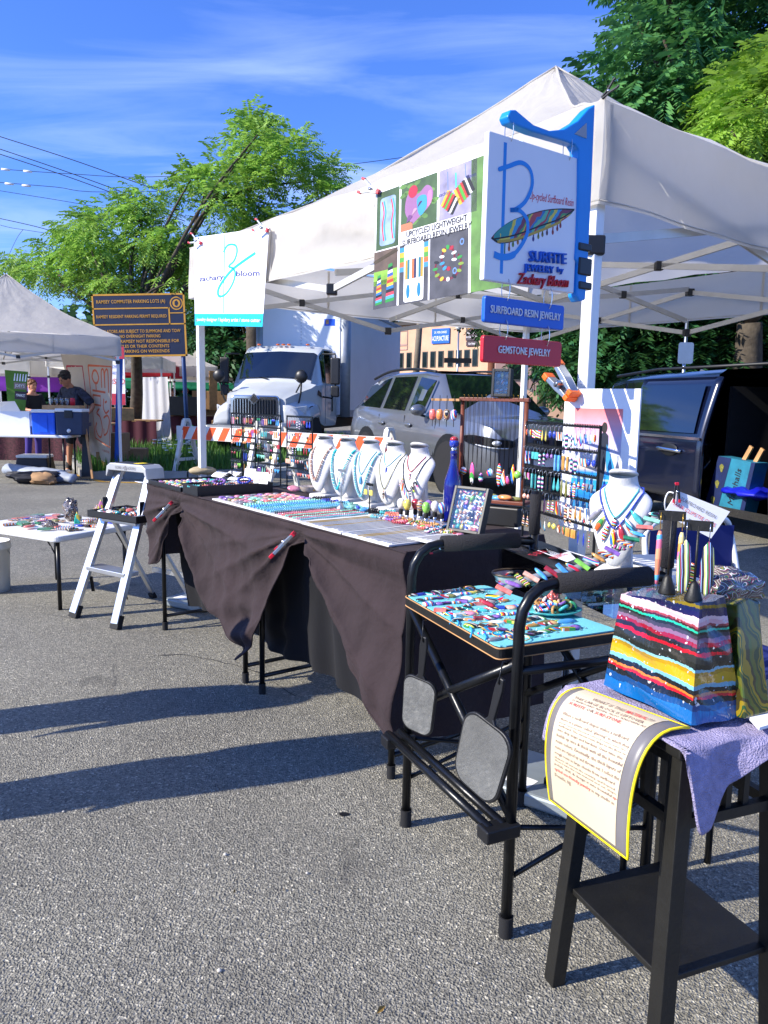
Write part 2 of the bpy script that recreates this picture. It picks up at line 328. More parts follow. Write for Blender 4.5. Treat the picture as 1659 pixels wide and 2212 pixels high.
mat('paint_yellow','#b98d2c',.7,0,.35,40)
def pline(name,a,b,w):
    a=Vector(a);b=Vector(b); d=(b-a).normalized(); s=Vector((-d.y,d.x,0))*w/2; m=MB()
    m.poly([a-s+UZ*.004,b-s+UZ*.004,b+s+UZ*.004,a+s+UZ*.004]); return tag(m.build(name,'paint_yellow'),kind='structure')
pline('painted_line',G(222,1041),G(420,1047),.10); pline('painted_line',G(222,1041),G(120,1016),.10)
# crack in the paving as a thin dark seam of sunken filler
mat('crack_fill','#121213',.9)
mb=MB(); P=[G(640,1505),G(560,1455),G(470,1428),G(392,1415),G(330,1418)]; P=spl(P,5)
for i in range(len(P)-1):
    a,b=P[i],P[i+1]; j=Vector((random.uniform(-.01,.01),random.uniform(-.012,.012),0)); P[i+1]=b+j; b=P[i+1]; d=(b-a).normalized(); s=Vector((-d.y,d.x,0))*random.uniform(.001,.0035)
    mb.poly([a-s+UZ*.003,b-s+UZ*.003,b+s+UZ*.003,a+s+UZ*.003])
tag(mb.build('pavement_crack','crack_fill'),kind='structure')
# grit, bits of litter and oil spots on the paving
mat('oil_spot','#0d0d0e',.6); mat('dry_leaf','#8a6a2c',.8); mat('grit','#b8b2a6',.8)
for i in range(16):
    p=G(random.uniform(40,1250),random.uniform(1400,2190)); r_=random.uniform(.006,.016); m=MB(); a=random.uniform(0,3)
    if i<2: r_*=.55; m.poly([p+Vector((math.cos(t)*r_*2.2*(1+.3*math.sin(3*t+i)),math.sin(t)*r_*1.5,.0035)) for t in [2*math.pi*k/14 for k in range(14)]]); tag(m.build('oil_spot','oil_spot'),kind='structure')
    elif i<6: r_*=.7; m.add([p+Vector((math.cos(a)*r_*1.6,math.sin(a)*r_*1.6,.004)),p+Vector((-math.sin(a)*r_*.5,math.cos(a)*r_*.5,.010)),p-Vector((math.cos(a)*r_*1.6,math.sin(a)*r_*1.6,-.004)),p+Vector((math.sin(a)*r_*.5,-math.cos(a)*r_*.5,.003))],[(0,1,2,3)]); tag(m.build('dry_leaf','dry_leaf'),'dry yellowish leaf scrap lying on the asphalt','leaf','dry leaf scraps on the asphalt')
    else: m.ell(p+UZ*.003,(r_*.45,r_*.4,r_*.3),6,4); tag(m.build('pebble','grit',None,True),'small pale pebble lying loose on the asphalt','pebble','loose pebbles on the asphalt')
# grass island behind the tents
mat('soil','#4b4430',.95,0,.3,6,.5,30); mat('grass','#4f7a2c',.6,0,.35,3,transl=.35); mat('flower_white','#e8ece4',.6); mat('kerb','#8f8d86',.85,0,.15,5,.3)
isl=[G(190,1036),G(240,1033),G(405,1034),G(500,1030),G(640,1010),G(760,985),G(770,955),G(560,950),G(300,960),G(140,985)]
mb=MB(); mb.poly([p+UZ*.10 for p in isl]); tag(mb.build('grass_island','soil'),kind='structure')
mb=MB(); k=len(isl)
for i in range(k):
    a,b=isl[i],isl[(i+1)%k]; mb.bar(a+UZ*.06,b+UZ*.06,.15,.13)
tag(mb.build('island_kerb','kerb'),kind='structure')
def pip(p,poly):
    c=False;j=len(poly)-1
    for i in range(len(poly)):
        if (poly[i].y>p.y)!=(poly[j].y>p.y) and p.x<(poly[j].x-poly[i].x)*(p.y-poly[i].y)/(poly[j].y-poly[i].y)+poly[i].x: c=not c
        j=i
    return c
mb=MB(); xs=[p.x for p in isl]; ys=[p.y for p in isl]; cnt=0
while cnt<9000:
    p=Vector((random.uniform(min(xs),max(xs)),min(ys)+(max(ys)-min(ys))*random.random()**1.6,.1))
    if not pip(p,isl): continue
    cnt+=1; h=random.uniform(.10,.32); a=random.uniform(0,6.28); d=Vector((math.cos(a),math.sin(a),0)); s=Vector((-d.y,d.x,0))*.011; t=p+d*h*.5*random.random()+UZ*h
    m=(p+t)/2+UZ*h*.12
    mb.add([p-s,p+s,m+s*.7,m-s*.7,t],[(0,1,2,3),(3,2,4)])
tag(mb.build('grass','grass'),'tall green grass growing on the island behind the barricade','grass',kind='stuff')
mb=MB()
for i in range(34):
    q=G(random.uniform(330,420),random.uniform(1002,1028)); h=random.uniform(.35,.62); top=q+Vector((random.uniform(-.08,.08),0,h)); mb.cyl(q,top,.004,n=4)
    for j in range(9): a=j*.7; mb.ell(top+Vector((math.cos(a)*.028*(j>0),math.sin(a)*.028*(j>0),0)),(.016,.016,.007),6,3,mi=1)
tag(mb.build('lace_flowers',['grass','flower_white']),'white lace flowers standing in the grass beside the barricade','flowers',kind='stuff')

# ================================================================ MAIN TENT
ZE=2.275; VH=.30; TA=3.12; TB=3.05; ZP=3.25
def canopy(name,label,C4,ze,zp,vh,mt='canopy',post='white_metal',truss=True,legs=(1,1,1,1),group=None,seed=1,posts_to=0.,sag=.05,low=1.86,nu=20):
    """pop-up tent from its four corners (in order round the square)"""
    rr=random.Random(seed)
    C4=[Vector((c[0],c[1],0)) for c in C4]; cen=sum(C4,Vector())/4; root=thing(name,label,'tent',cen,group); I=Matrix.Translation(-cen)
    def loc(v): return v-cen
    pk=cen+UZ*zp
    for i in range(4):
        A=C4[i]+UZ*ze; B=C4[(i+1)%4]+UZ*ze
        def f(u,v):
            b=A.lerp(B,u); vv=v; p=b.lerp(pk,vv); rise=(zp-ze)*(.62*vv+.38*vv**2.2)
            if v>.93: rise-=(v-.93)*.25*(zp-ze)
            s=sag*math.sin(math.pi*u)*math.sin(math.pi*min(1,vv*1.05))
            w=.008*math.sin(u*23+v*9+i)*math.sin(v*3.1)+.006*math.sin(u*41-v*17)
            return loc(Vector((p.x,p.y,ze+rise-s+w)))
        m=MB(); m.grid(f,nu,14); m.build('roof_panel',mt,root,True)
        sm=MB(); sm.tube([f(0,k/16)+UZ*.004 for k in range(17)],.006,5); sm.build('ridge_seam',mt,root,True)
        n=(B-A).cross(UZ).normalized()
        ph=rr.uniform(0,6)
        def g(u,v):
            b=A.lerp(B,u); wv=.012*math.sin(u*17+ph)*v+.007*math.sin(u*39+ph*2+v*3)*v+.010*math.sin(v*7+u*5+ph)*math.sin(math.pi*u)
            return loc(b+n*wv-UZ*(v*vh+.012*math.sin(math.pi*u)))
        m=MB(); m.grid(g,nu*2,7); va=m.build('valance',mt,root,True)
        sm=MB()
        for uu in (.012,.335,.66,.988):
            q=MB(); q.bar(g(uu,.02)+n*.003,g(uu,.98)+n*.003,.016,.003,up=n); q.build('valance_seam',mt,va)
        for dz in (vh-.012,): sm.tube([g(k/24,dz/vh)+n*.001 for k in range(25)],.0028,5)
        sm.build('hem',mt,va,True)
    for i in range(4):
        if not legs[i]: continue
        c=C4[i]; inn=(cen-c).normalized()*.062; m=MB(); x=(C4[(i+1)%4]-c).normalized()
        m.bar(loc(c+inn+UZ*posts_to),loc(c+inn+UZ*(ze-.03)),.042,.042,up=x); m.build('post',post,root,bevel=.004)
        m=MB(); m.box(loc(c+inn+UZ*low),(.06,.06,.06),None); m.build('slider_bracket','black_plastic',root,bevel=.006); m=MB(); m.box(loc(c+inn+UZ*(ze-.10)),(.052,.052,.09)); m.build('corner_bracket','black_plastic',root,bevel=.006)
    if truss:
        hi=ze-.12
        def bars(p0,p1,zt,zb,k):
            for j in range(k):
                a=p0.lerp(p1,j/k); b=p0.lerp(p1,(j+1)/k); 
                m=MB(); m.bar(loc(a+UZ*zt),loc(b+UZ*zb),.014,.030); m.build('truss_bar','truss',root)
                m=MB(); m.bar(loc(a+UZ*zb),loc(b+UZ*zt),.014,.030); m.build('truss_bar','truss',root)
                mid=a.lerp(b,.5)+UZ*(zt+zb)/2
                m=MB(); m.box(loc(mid),(.04,.04,.045)); m.build('truss_joint','black_plastic',root,bevel=.005)
                for zz in (zt,zb):
                    if j<k-1: m=MB(); m.box(loc(b+UZ*zz),(.05,.05,.05)); m.build('truss_joint','black_plastic',root,bevel=.005)
        for i in range(4):
            a=C4[i]+(cen-C4[i]).normalized()*.06; b=C4[(i+1)%4]+(cen-C4[(i+1)%4]).normalized()*.06
            bars(a,b,hi,low+.02,2)
        for i in range(4):
            a=(C4[i]+C4[(i+1)%4])/2; a=a+(cen-a)*.04; bars(a,cen,hi+.02,low+.10,1)
        m=MB(); m.bar(loc(cen+UZ*(low+.1)),loc(cen+UZ*(zp-.03)),.035); m.build('centre_pole','truss',root)
    return root
tent=canopy('canopy_tent','large white pop-up tent sheltering the jewelry tables',[T(0,0),T(TA,0),T(TA,TB),T(0,TB)],ZE,ZP,VH,nu=26)
# dirt-grey corner patch on the near valance, weight plates under the posts
def plate(c,ang,label,dx=0):
    r=thing('tent_weight',label,'tent weight',RZ(c,ang)); m=MB(); m.prism([(-.23,-.16),(.10,-.16),(.10,-.10),(.22,-.10),(.22,.16),(-.23,.16)],Matrix.Translation((0,0,.005)),.05); m.build('plate','grey_plate',r,bevel=.01)
    m=MB(); m.box((dx,0,.065),(.1,.12,.02)); m.cyl((dx+.02,-.05,.06),(dx+.02,-.05,.12),.011); m.cyl((dx+.02,-.05,.12),(dx+.02,-.05,.135),.017); m.build('bolt_foot','black_plastic',r)
    m=MB(); m.poly([(-.18,-.12,.0565),(-.08,-.13,.0565),(-.07,-.06,.0565),(-.17,-.05,.0565)]); m.build('sticker','paper',r)
plate(T(.05,.05),R(-35),'flat grey tent weight plate with a sticker, behind the black stool'); plate(T(TA-.05,.05),R(-30),'flat grey tent weight plate beside the ladder feet')
# ---------------------------------------------------------------- spring clamps
def clamp(M,label,body='steel',tip='red_plastic',s=1.0,group='spring clamps on the banners',op=.35):
    r=thing('spring_clamp',label,'clamp',M,group)
    for sg in (-1,1):
        m=MB(); m.prism([(-.055*s,sg*.004*s),(.0,sg*.006*s),(.055*s,sg*(.006+.055*op)*s),(.055*s,sg*(.018+.055*op)*s),(0,sg*.02*s),(-.055*s,sg*.013*s)],Matrix.Translation((0,0,-.007*s)),.014*s); m.build('jaw',body,r,bevel=.002*s)
        m=MB(); q=.06*s; m.box((.066*s,sg*(.013+.060*op)*s,0),(.026*s,.014*s,.016*s)); m.build('handle_grip',tip,r,bevel=.003*s)
        m=MB(); m.box((-.055*s,sg*.007*s,0),(.02*s,.012*s,.018*s)); m.build('jaw_tip',tip,r,bevel=.002*s)
    m=MB(); m.cyl((0,0,-.012*s),(0,0,.012*s),.009*s); m.build('spring','silver',r,True)
    return r
# ---------------------------------------------------------------- banners on the front edge
FP=T(0,-.035); FN=E2   # plane of the banners
def onf(x,y,b=-.035): return PL(x,y,T(0,b),E2)
mat('vinyl','#f0f0f2',.45,0,.02,3,.1,6); mat('cyan_ink','#19b6d9',.5); mat('indigo_ink','#2c2f7c',.5); mat('black_ink','#1c1c22',.6); mat('grey_ink','#77777c',.6); mat('red_ink','#d83348',.6)
def quadpanel(name,label,cat,corners,thk,mtl,wave=.006):
    """cloth-thin banner through four corners (TL,TR,BR,BL) -> root, frame, w, h"""
    TL,TR,BR,BL=[Vector(c) for c in corners]; w=((TR-TL).length+(BR-BL).length)/2; h=((BL-TL).length+(BR-TR).length)/2
    M=Fr(BL,BR-BL,TL-BL); r=thing(name,label,cat,M); Mi=M.inverted(); q=[Mi@c for c in (BL,BR,TL,TR)]; n=Vector((0,0,1))
    def f(u,v):
        p=(q[0]*(1-u)+q[1]*u)*(1-v)+(q[2]*(1-u)+q[3]*u)*v; return p
    m=MB(); m.grid(lambda u,v:f(u,v)+n*0,12,12); m.grid(lambda u,v:f(u,v)-n*thk,12,12,flip=True)
    m.build('sheet',mtl,r)
    return r,f
def bil(f,x,y): return f(x,y)
class Warp(Pan):
    """Pan whose unit square is a banner's own surface"""
    def __init__(s,f): s.f=f; s.b=MB(); s.mats=[]
    def poly(s,pts,m,l=1): s.b.poly([s.f(x,y)+Vector((0,0,.00022*l)) for x,y in pts],s.mi(m)); return s
def wtext(f,s,mt,cx,cy,h,w,parent,l=2,**k):
    """text laid on the banner at unit coords, following its slant"""
    o=f(cx,cy); ux=f(cx+.05,cy)-f(cx-.05,cy); uy=f(cx,cy+.05)-f(cx,cy-.05); W_=(f(1,cy)-f(0,cy)).length; H_=(f(cx,1)-f(cx,0)).length
    m=Matrix((ux.normalized(),uy.normalized(),Vector((0,0,1)))).transposed().to_4x4(); m.translation=o+Vector((0,0,.00025*l+.0002))
    return text(s,mt,m,h*H_,parent,w*W_,**k)
b1,f1=quadpanel('name_banner','white vinyl banner reading zachary bloom at the far tent corner','banner',[onf(419,513),onf(581,491),onf(567,706),onf(421,703)],.002,'vinyl')
w1=Warp(f1); w1.rect(0,0,1,.135,'cyan_ink'); 
w1.line([(.455,.985),(.455,.14)],.012,'cyan_ink',2)
w1.line(sp2([(.44,.80),(.50,.87),(.60,.86),(.625,.79),(.59,.70),(.52,.645),(.58,.62),(.61,.56),(.58,.46),(.50,.36),(.42,.325),(.375,.345),(.38,.41),(.45,.50),(.56,.60),(.70,.68),(.86,.76)]),[.012]+[.022]*60+[.03]*37,'cyan_ink',3)
w1.build('print',b1)
wtext(f1,'zachary','indigo_ink',.265,.53,.056,.37,b1,l=6,fat=.012); wtext(f1,'bloom','indigo_ink',.775,.555,.062,.30,b1,l=6,fat=.012); wtext(f1,'bold elegant','grey_ink',.36,.247,.022,.20,b1); wtext(f1,'gemstone jewelry','grey_ink',.61,.25,.022,.27,b1); wtext(f1,'jewelry designer / lapidary artist / stone cutter','paper',.5,.068,.04,.93,b1,fat=.01)
for (x,y) in ((.03,.06),(.97,.06)):
    m=MB(); m.lathe([(.004,0),(.008,.001),(.008,.002),(.004,.003)],10,Matrix.Translation(f1(x,y)+Vector((0,0,.001)))); m.build('eyelet','steel',b1)
b2,f2=quadpanel('photo_banner','white banner with six jewelry photos reading upcycled lightweight surfboard resin jewelry','banner',[onf(812,416),onf(1130,300),onf(1130,612),onf(806,669)],.002,'vinyl')
w2=Warp(f2)
for n_,c in dict(ph_grass='#3c5530',ph_grass2='#557a38',ph_grey='#47474d',ph_lav='#8f8aa6',ph_sky='#8aa2c6',ph_bark='#5a4a3c',ph_green='#7fae3c').items(): mat(n_,c,.5,0,.35,14)
X=lambda px:(px-810)/320.
# panel grid in unit coords: columns at 0-.19 ; .21-.49 ; .49-.72 ; .74-1
w2.rect(.012,.50,.195,.985,'ph_grass',1); w2.poly(rrect(.125,.40,.025,4,.105,.73),'ph_sky',2)
for dx,c in ((.062,'#d83a3a'),(.077,'#2aa6b8'),(.135,'#d24848'),(.15,'#3ab0c8')): w2.line(sp2([(dx-.004,.90),(dx+.012,.80),(dx,.70),(dx+.014,.57)],4),.009,c,3)
w2.rect(.21,.60,.475,.985,'ph_grass',1); w2.poly(sp2([(.30,.64),(.245,.74),(.25,.86),(.29,.91),(.34,.87),(.40,.915),(.445,.86),(.43,.76),(.36,.69),(.30,.64)]),'#a873a8',2); w2.poly(sp2([(.34,.72),(.33,.82),(.36,.85),(.40,.83),(.40,.74),(.36,.69),(.34,.72)]),'#3fa6dd',3); w2.poly(sp2([(.41,.74),(.41,.85),(.435,.86),(.435,.78),(.41,.74)]),'#f08ac0',3); w2.oval(.30,.90,.035,.05,'#c92444',3); w2.rect(.212,.602,.30,.66,'#d8825c',2)
w2.rect(.49,.60,.735,.985,'ph_lav',1)
for cx,cy,a in ((.565,.72,.9),(.655,.78,-.75)):
    for i,c in enumerate(('#e8c23a','#d8362e','#54b83a','#d8362e','#1c1c1e','#f0f0f0','#1c1c1e')):
        c_,s_=math.cos(a),math.sin(a); o=(i-3)*.018; dx,dy=o*c_,-o*s_*1.0; w2.line([(cx+dx-s_*.0-.03*s_,cy+dy-.085*c_),(cx+dx+.03*s_,cy+dy+.085*c_)],.02,c,3)
w2.line([(.545,.96),(.55,.80)],.004,'silver',2); w2.line([(.66,.97),(.665,.86)],.004,'silver',2); w2.line(sp2([(.60,.93),(.605,.72)]),.008,'cyan_ink',2)
w2.rect(.0,.0,.19,.49,'ph_bark',1); w2.rect(.0,.0,.19,.24,'ph_grey',2); w2.rect(.0,.20,.19,.32,'ph_green',2); w2.line(sp2([(.0,.40),(.08,.43),(.19,.47)]),.03,'bark',3)
cs=['#2f9e44','#1e1e2a','#f2f2f2','#3a62c8','#e8a13a','#d8372e','#f2c53a','#2e7fc8','#1b1b1e','#e34a5a','#58b6e0']
for cx,w_,y0,y1 in ((.045,.055,.03,.28),(.135,.07,.04,.36)):
    for i in range(12):
        a=y1-(y1-y0)*i/12; b=y1-(y1-y0)*(i+1)/12; wa=w_*(.45+.55*i/12)/2; wb=w_*(.45+.55*(i+1)/12)/2; w2.poly([(cx-wb,b),(cx+wb,b+.01),(cx+wa,a+.01),(cx-wa,a)],cs[i%11],4)
w2.rect(.205,.0,.42,.49,'ph_grey',1); 
for i,c in enumerate(('#3a9ad0','#e9b83a','#57a845','#e8743a','#4a9ac8')): w2.rect(.205,.47-i*.04,.42,.47-(i+1)*.04,c,2)
w2.poly(rrect(.145,.475,.02,4,.315,.25),'paper',3)
for i,c in enumerate(('#e0a030','#1f7f96','#f2f2f2','#e0743a','#202858','#f0f0f0','#1f7f96','#e0a030')): w2.rect(.252+i*.0165,.20,.268+i*.0165,.36,c,4)
for cx in (.275,.355): w2.oval(cx,.10,.014,.06,'#1f86d8',4); w2.line([(cx,.16),(cx,.20)],.003,'silver',4); w2.line(sp2([(cx,.36),(cx+.01,.45),(cx+.02,.38)]),.004,'silver',4)
w2.rect(.43,.0,.685,.49,'ph_grey',1)
bead=['#2f9e44','#b8243c','#e8c23a','#e8e8e8','#1d1d22','#d84a6a','#3a9ad0','#8aa83a']
for rx,ry,cy,a0,a1 in ((.085,.15,.24,-2.0,2.2),(.042,.085,.30,1.3,6.6)):
    N=26
    for i in range(N):
        t=a0+(a1-a0)*i/(N-1); x,y=.555+rx*math.sin(t),cy-ry*math.cos(t)*(.7 if ry>.1 else 1)
        if i%3==0: w2.oval(x,y,.012,.018,random.choice(bead),4,t)
        else: w2.oval(x,y,.006,.012,'#7c1830',3)
w2.oval(.645,.40,.014,.026,'silver',4); w2.oval(.645,.40,.008,.015,'ph_grey',5); w2.oval(.60,.19,.014,.026,'silver',4); w2.oval(.60,.19,.008,.015,'ph_grey',5)
w2.rect(.70,.0,1,.985,'ph_grass2',1); w2.oval(.86,.10,.06,.05,'#8fc0e0',2)
[w2.poly(sp2([(.255+.04*k,.66+.05*k),(.27+.04*k,.72+.04*k),(.30+.035*k,.70+.05*k),(.255+.04*k,.66+.05*k)],3),('#7a4a86','#c9a0b8','#5a2a5a')[k],6) for k in range(3)]; [w2.oval(.22+.25*random.random(),.62+.35*random.random(),.018,.03,'ph_grass2',1.5,random.random()*3,7) for _ in range(16)]
w2.build('print',b2)
wtext(f2,'UPCYCLED LIGHTWEIGHT','black_ink',.465,.566,.050,.42,b2,l=6,fat=.012); wtext(f2,'SURFBOARD RESIN JEWELRY','black_ink',.465,.503,.050,.48,b2,l=6,fat=.012)
wtext(f2,'zachary','indigo_ink',.53,.80,.03,.09,b2,l=3); wtext(f2,'bloom','indigo_ink',.70,.87,.03,.06,b2,l=3)
o=wtext(f2,'zachary bloom','indigo_ink',.312,.25,.03,.28,b2,l=8); o.rotation_mode='XYZ'; o.matrix_local=o.matrix_local@Matrix.Rotation(R(90),4,'Z')@Matrix.Diagonal((.95,.7,1,1))
o=wtext(f2,'zachary bloom','indigo_ink',.105,.73,.03,.25,b2,l=6); o.matrix_local=o.matrix_local@Matrix.Rotation(R(-90),4,'Z')@Matrix.Diagonal((.85,.7,1,1))
# clamps along the front edge
for x,y,lb in ((423,520,'red-tipped spring clamp at the outer top corner of the zachary bloom banner'),(565,492,'red-tipped spring clamp at the inner top corner of the zachary bloom banner'),(800,408,'red-tipped spring clamp at the left top corner of the photo banner')):
    p=onf(x,y,-.06); clamp(Fr(p,E1+UZ*.45-E2*.4,UZ),lb,s=.72,op=.42)
m=Fr(T(-.03,-.02,ZE+.01),-E1+UZ*.6,UZ); clamp(m,'black spring clamp on the near tent corner above the blue bracket','black_plastic','black_plastic',.42)

# ================================================================ HANGING SIGNS ON THE NEAR POST
SP=T(-.045,0)           # plane of the signs: outwards from the post
def ons(x,y,a=-.045): return PL(x,y,T(a,0),E1)
SF=lambda x,y,a=-.045:(-(TI(ons(x,y,a))[1]),ons(x,y,a).z)      # -> (distance out from the post, height)
MS=Fr(T(-.035,0),E2,UZ)   # local x = inwards (to the right), y = up, z = towards the viewer's right side
def s2(x,y): q=SF(x,y); return (-q[0],q[1])
br=thing('sign_bracket','bright blue painted wooden bracket strapped to the near tent post','bracket',MS); 
A=[s2(*p) for p in ((1283,226),(1268,236),(1245,262),(1215,280),(1185,283),(1150,270),(1112,238),(1100,238),(1094,252),(1100,266),(1150,286),(1215,305),(1240,313),(1247,325),(1246,420),(1243,520),(1240,560),(1246,570),(1243,640),(1250,652),(1262,648),(1268,560),(1275,420))]
m=MB(); m.prism(A,Matrix.Translation((0,0,-.02)),.035); bb=m.build('arm','sign_blue',br,bevel=.004)
h=[s2(*p) for p in ((1263,267),(1238,290),(1263,300))]; m=MB(); m.prism(h,Matrix.Translation((0,0,-.022)),.0393); m.build('cut_out','canopy',br)
for y,hh in ((535,.022),(577,.05),(618,.022)):
    q=s2(1262,y); m=MB(); m.box((q[0]-.004,q[1],-.006),(.058,hh,.052)); m.build('strap','black_plastic',br,bevel=.004)
def hang_sign(name,label,quad,mtl,thk,cat='sign',rad=.004):
    P=[Vector(s2(*p)) for p in quad]; cx=sum(p.x for p in P)/4; cy=sum(p.y for p in P)/4
    w=(P[1].x-P[0].x+P[2].x-P[3].x)/2; hh=(P[0].y-P[3].y+P[1].y-P[2].y)/2
    r=thing(name,label,cat,MS@Matrix.Translation((cx,cy,-thk/2))); m=MB(); m.prism(rrect(w,hh,rad,3),Matrix.Identity(4),thk); m.build('board',mtl,r,bevel=.003)
    return r,w,hh,thk
mat('sign_white','#e4e5ea',.4,0,.02)
sg,w,hh,t_=hang_sign('main_sign','square white hanging sign with a blue letter B and painted surfboard',((1060,280),(1252,345),(1243,632),(1043,606)),'sign_white',.018)
p=Pan(Matrix.Translation((0,0,t_))); U=lambda x,y:((x-.5)*w,(y-.5)*hh)
def ul(P,n=6): return [U(*q) for q in sp2(P,n)]
p.line([U(.165,.955),U(.175,.06)],.012,'sign_blue',1)
p.line(ul([(.10,.76),(.20,.80),(.33,.85),(.43,.82),(.46,.72),(.40,.60),(.30,.525),(.24,.51),(.34,.52),(.42,.47),(.43,.38),(.37,.28),(.28,.20),(.17,.175),(.09,.185)]),[.006]+[.012]*70+[.018]*14,'sign_blue',4)
mat('board_paint','#777777'); MATS.pop('board_paint')
stripes('surf_paint',['#b02436','#2e8f83','#d8c23a','#2f8fbd','#7a2a44','#3f9b52','#d6b23a','#b23a3a','#2a6fa8','#62b48a'],7.5,(1,-.55,0),.10,.4,3,0,None)
bd=ul([(.055,.29),(.13,.36),(.26,.44),(.42,.505),(.60,.565),(.78,.605),(.96,.63)])+ul([(.96,.63),(.90,.57),(.78,.50),(.62,.43),(.45,.355),(.28,.295),(.14,.265),(.055,.29)])
p.poly(bd,'black_ink',1); cx=sum(q[0] for q in bd)/len(bd); cy=sum(q[1] for q in bd)/len(bd); p.poly([(cx+(x-cx)*.965,cy+(y-cy)*.93) for x,y in bd],'surf_paint',2)
p.line(ul([(.07,.285),(.3,.345),(.55,.44),(.8,.535),(.95,.62)]),.004,'black_ink',3); p.line(ul([(.12,.275),(.3,.315),(.55,.405),(.8,.51)]),.007,'#d8b23a',3)
for i,(x,l,c) in enumerate(((.20,.10,'#3b8f8a'),(.245,.06,'#c96a3a'),(.285,.04,'#7b9a3a'),(.335,.035,'#c9873a'),(.385,.03,'#3a4a9a'),(.50,.05,'#4a3a8a'),(.555,.045,'#9a9a3a'),(.60,.04,'#8a7a3a'),(.65,.04,'#6a3a4a'),(.715,.05,'#b83a3a'),(.765,.035,'#a83a3a'),(.80,.02,'#a83a4a'))):
    y=.265+(x-.14)*.36; p.line([U(x,y+.03),U(x,y-l)],.005,c,1); p.oval(*U(x,y-l),.0045,.007,c,1)
p.build('painting',sg)
MT=lambda x,y,rot=0: Matrix.Translation(Vector(U(x,y)+(t_+.001,)))@Matrix.Rotation(R(rot),4,'Z')
text('Up-cycled Surfboard Resin','red_ink',MT(.685,.655,3),.022,sg,w*.50,shear=.35)
text('SURFITE','sign_royal',MT(.66,.225,4),.030,sg,w*.42,ext=.008,fat=.008); text('JEWELRY','sign_royal',MT(.57,.135,3),.020,sg,w*.33,ext=.007,fat=.008); text('by','sign_royal',MT(.81,.155,4),.016,sg,w*.07,ext=.006,fat=.006); text('Zachary Bloom','sign_red',MT(.62,.055,3),.030,sg,w*.58,ext=.007,shear=.35,fat=.006)
s2_,w2_,h2_,t2_=hang_sign('hanging_sign','blue hanging sign board reading SURFBOARD RESIN JEWELRY',((1050,638),(1222,660),(1219,711),(1048,698)),'sign_royal',.014,rad=.008)
text('SURFBOARD RESIN JEWELRY','sign_white',Matrix.Translation((0,0,t2_+.0005)),.021,s2_,w2_*.88,ext=.003,fat=.004)
s3_,w3_,h3_,t3_=hang_sign('hanging_sign','red hanging sign board reading GEMSTONE JEWELRY',((1047,723),(1217,739),(1213,791),(1044,784)),'sign_red',.014,rad=.008)
text('GEMSTONE JEWELRY','sign_white',Matrix.Translation((0,0,t3_+.0005)),.021,s3_,w3_*.66,ext=.003,fat=.004)
def wire(a,b,label):
    a=Vector(s2(*a)+(0,)); b=Vector(s2(*b)+(0,)); d=(a-b).length; pts=[]
    for i in range(21):
        t=2*math.pi*i/20; c=(a+b)/2; pts.append(MS@(c+Vector((.010*math.sin(t*.5)*0,.52*d*math.cos(t),.016*math.sin(t)))))
    m=MB(); m.tube(pts[:-1],.0013,5,closed=True); tag(m.build('wire_loop','silver'),label,'wire loop','wire loops joining the hanging signs')
for i,(a,b,s_) in enumerate((((1108,252),(1104,308),'left loop holding the white B sign under the blue bracket'),((1233,285),(1231,350),'right loop holding the white B sign under the blue bracket'),((1100,600),(1097,650),'left loop between the white sign and the blue sign'),((1190,620),(1189,668),'right loop between the white sign and the blue sign'),((1095,690),(1093,735),'left loop between the blue sign and the red sign'),((1185,703),(1183,748),'right loop between the blue sign and the red sign'))): wire(a,b,'thin silver wire, '+s_)
# ================================================================ RESIN AND STONE PALETTE
RES=[]
for n_,h,wd in (('turquoise','#1fb5b5','turquoise'),('coral','#ee6a5c','coral'),('yellow','#f0d51e','yellow'),('orange','#f08a24','orange'),('lime','#7ed321','lime green'),('sky','#3aa6ea','sky blue'),('cobalt','#1b3fc0','cobalt blue'),('violet','#8d5bb8','violet'),('crimson','#b5122f','crimson'),('pearl','#e8e4de','pearl white'),('jet','#1c1b1f','black'),('mint','#7fd3b4','mint green'),('peach','#eba98c','peach'),('olive','#7b7a2e','olive'),('smoke','#8b8690','smoky grey'),('rose','#e0809a','rose pink'),('emerald','#128a5c','emerald'),('amber','#c98a1c','amber')):
    q_=lin(h); g_=.3*q_[0]+.6*q_[1]+.1*q_[2]; mat('r_'+n_,tuple(v_*.80+g_*.16 for v_ in q_),.18,0,.35,60,coat=.5); RES.append(('r_'+n_,wd))
STR=[]
ST=[['#d8283c','#f4f0ea','#1d1d22','#f0c419','#2aa7d8'],['#0f7f8c','#f2efe6','#e8792a','#1d2a66','#58b6d8'],['#ee5fa0','#2b2b30','#f4f4f0','#4aa84a'],['#f2d21c','#e23a2c','#1d1d20','#f4f4f0','#2c6fc4'],['#5a2c7a','#d88ac0','#f4f0ea','#31b0a8','#1e1e22'],['#7a1c34','#c9a06a','#1f1f24','#d8d4cc'],['#1b5fc0','#8ed0ec','#f2f2f2','#e8412c'],['#3a8c3a','#d8dc5a','#1d2a1d','#f0ece0','#d8602a']]
for i,c in enumerate(ST): stripes('st%d'%i,c,75,((.3,.2,1),(1,.2,.3),(.2,1,.2),(.7,.7,.1),(.1,.3,1))[i%5],.018,.18,i); STR.append(('st%d'%i,'striped multicolour'))
ALLR=RES+STR
def pick(k=.5,r=random): return r.choice(STR) if r.random()<k else r.choice(RES)
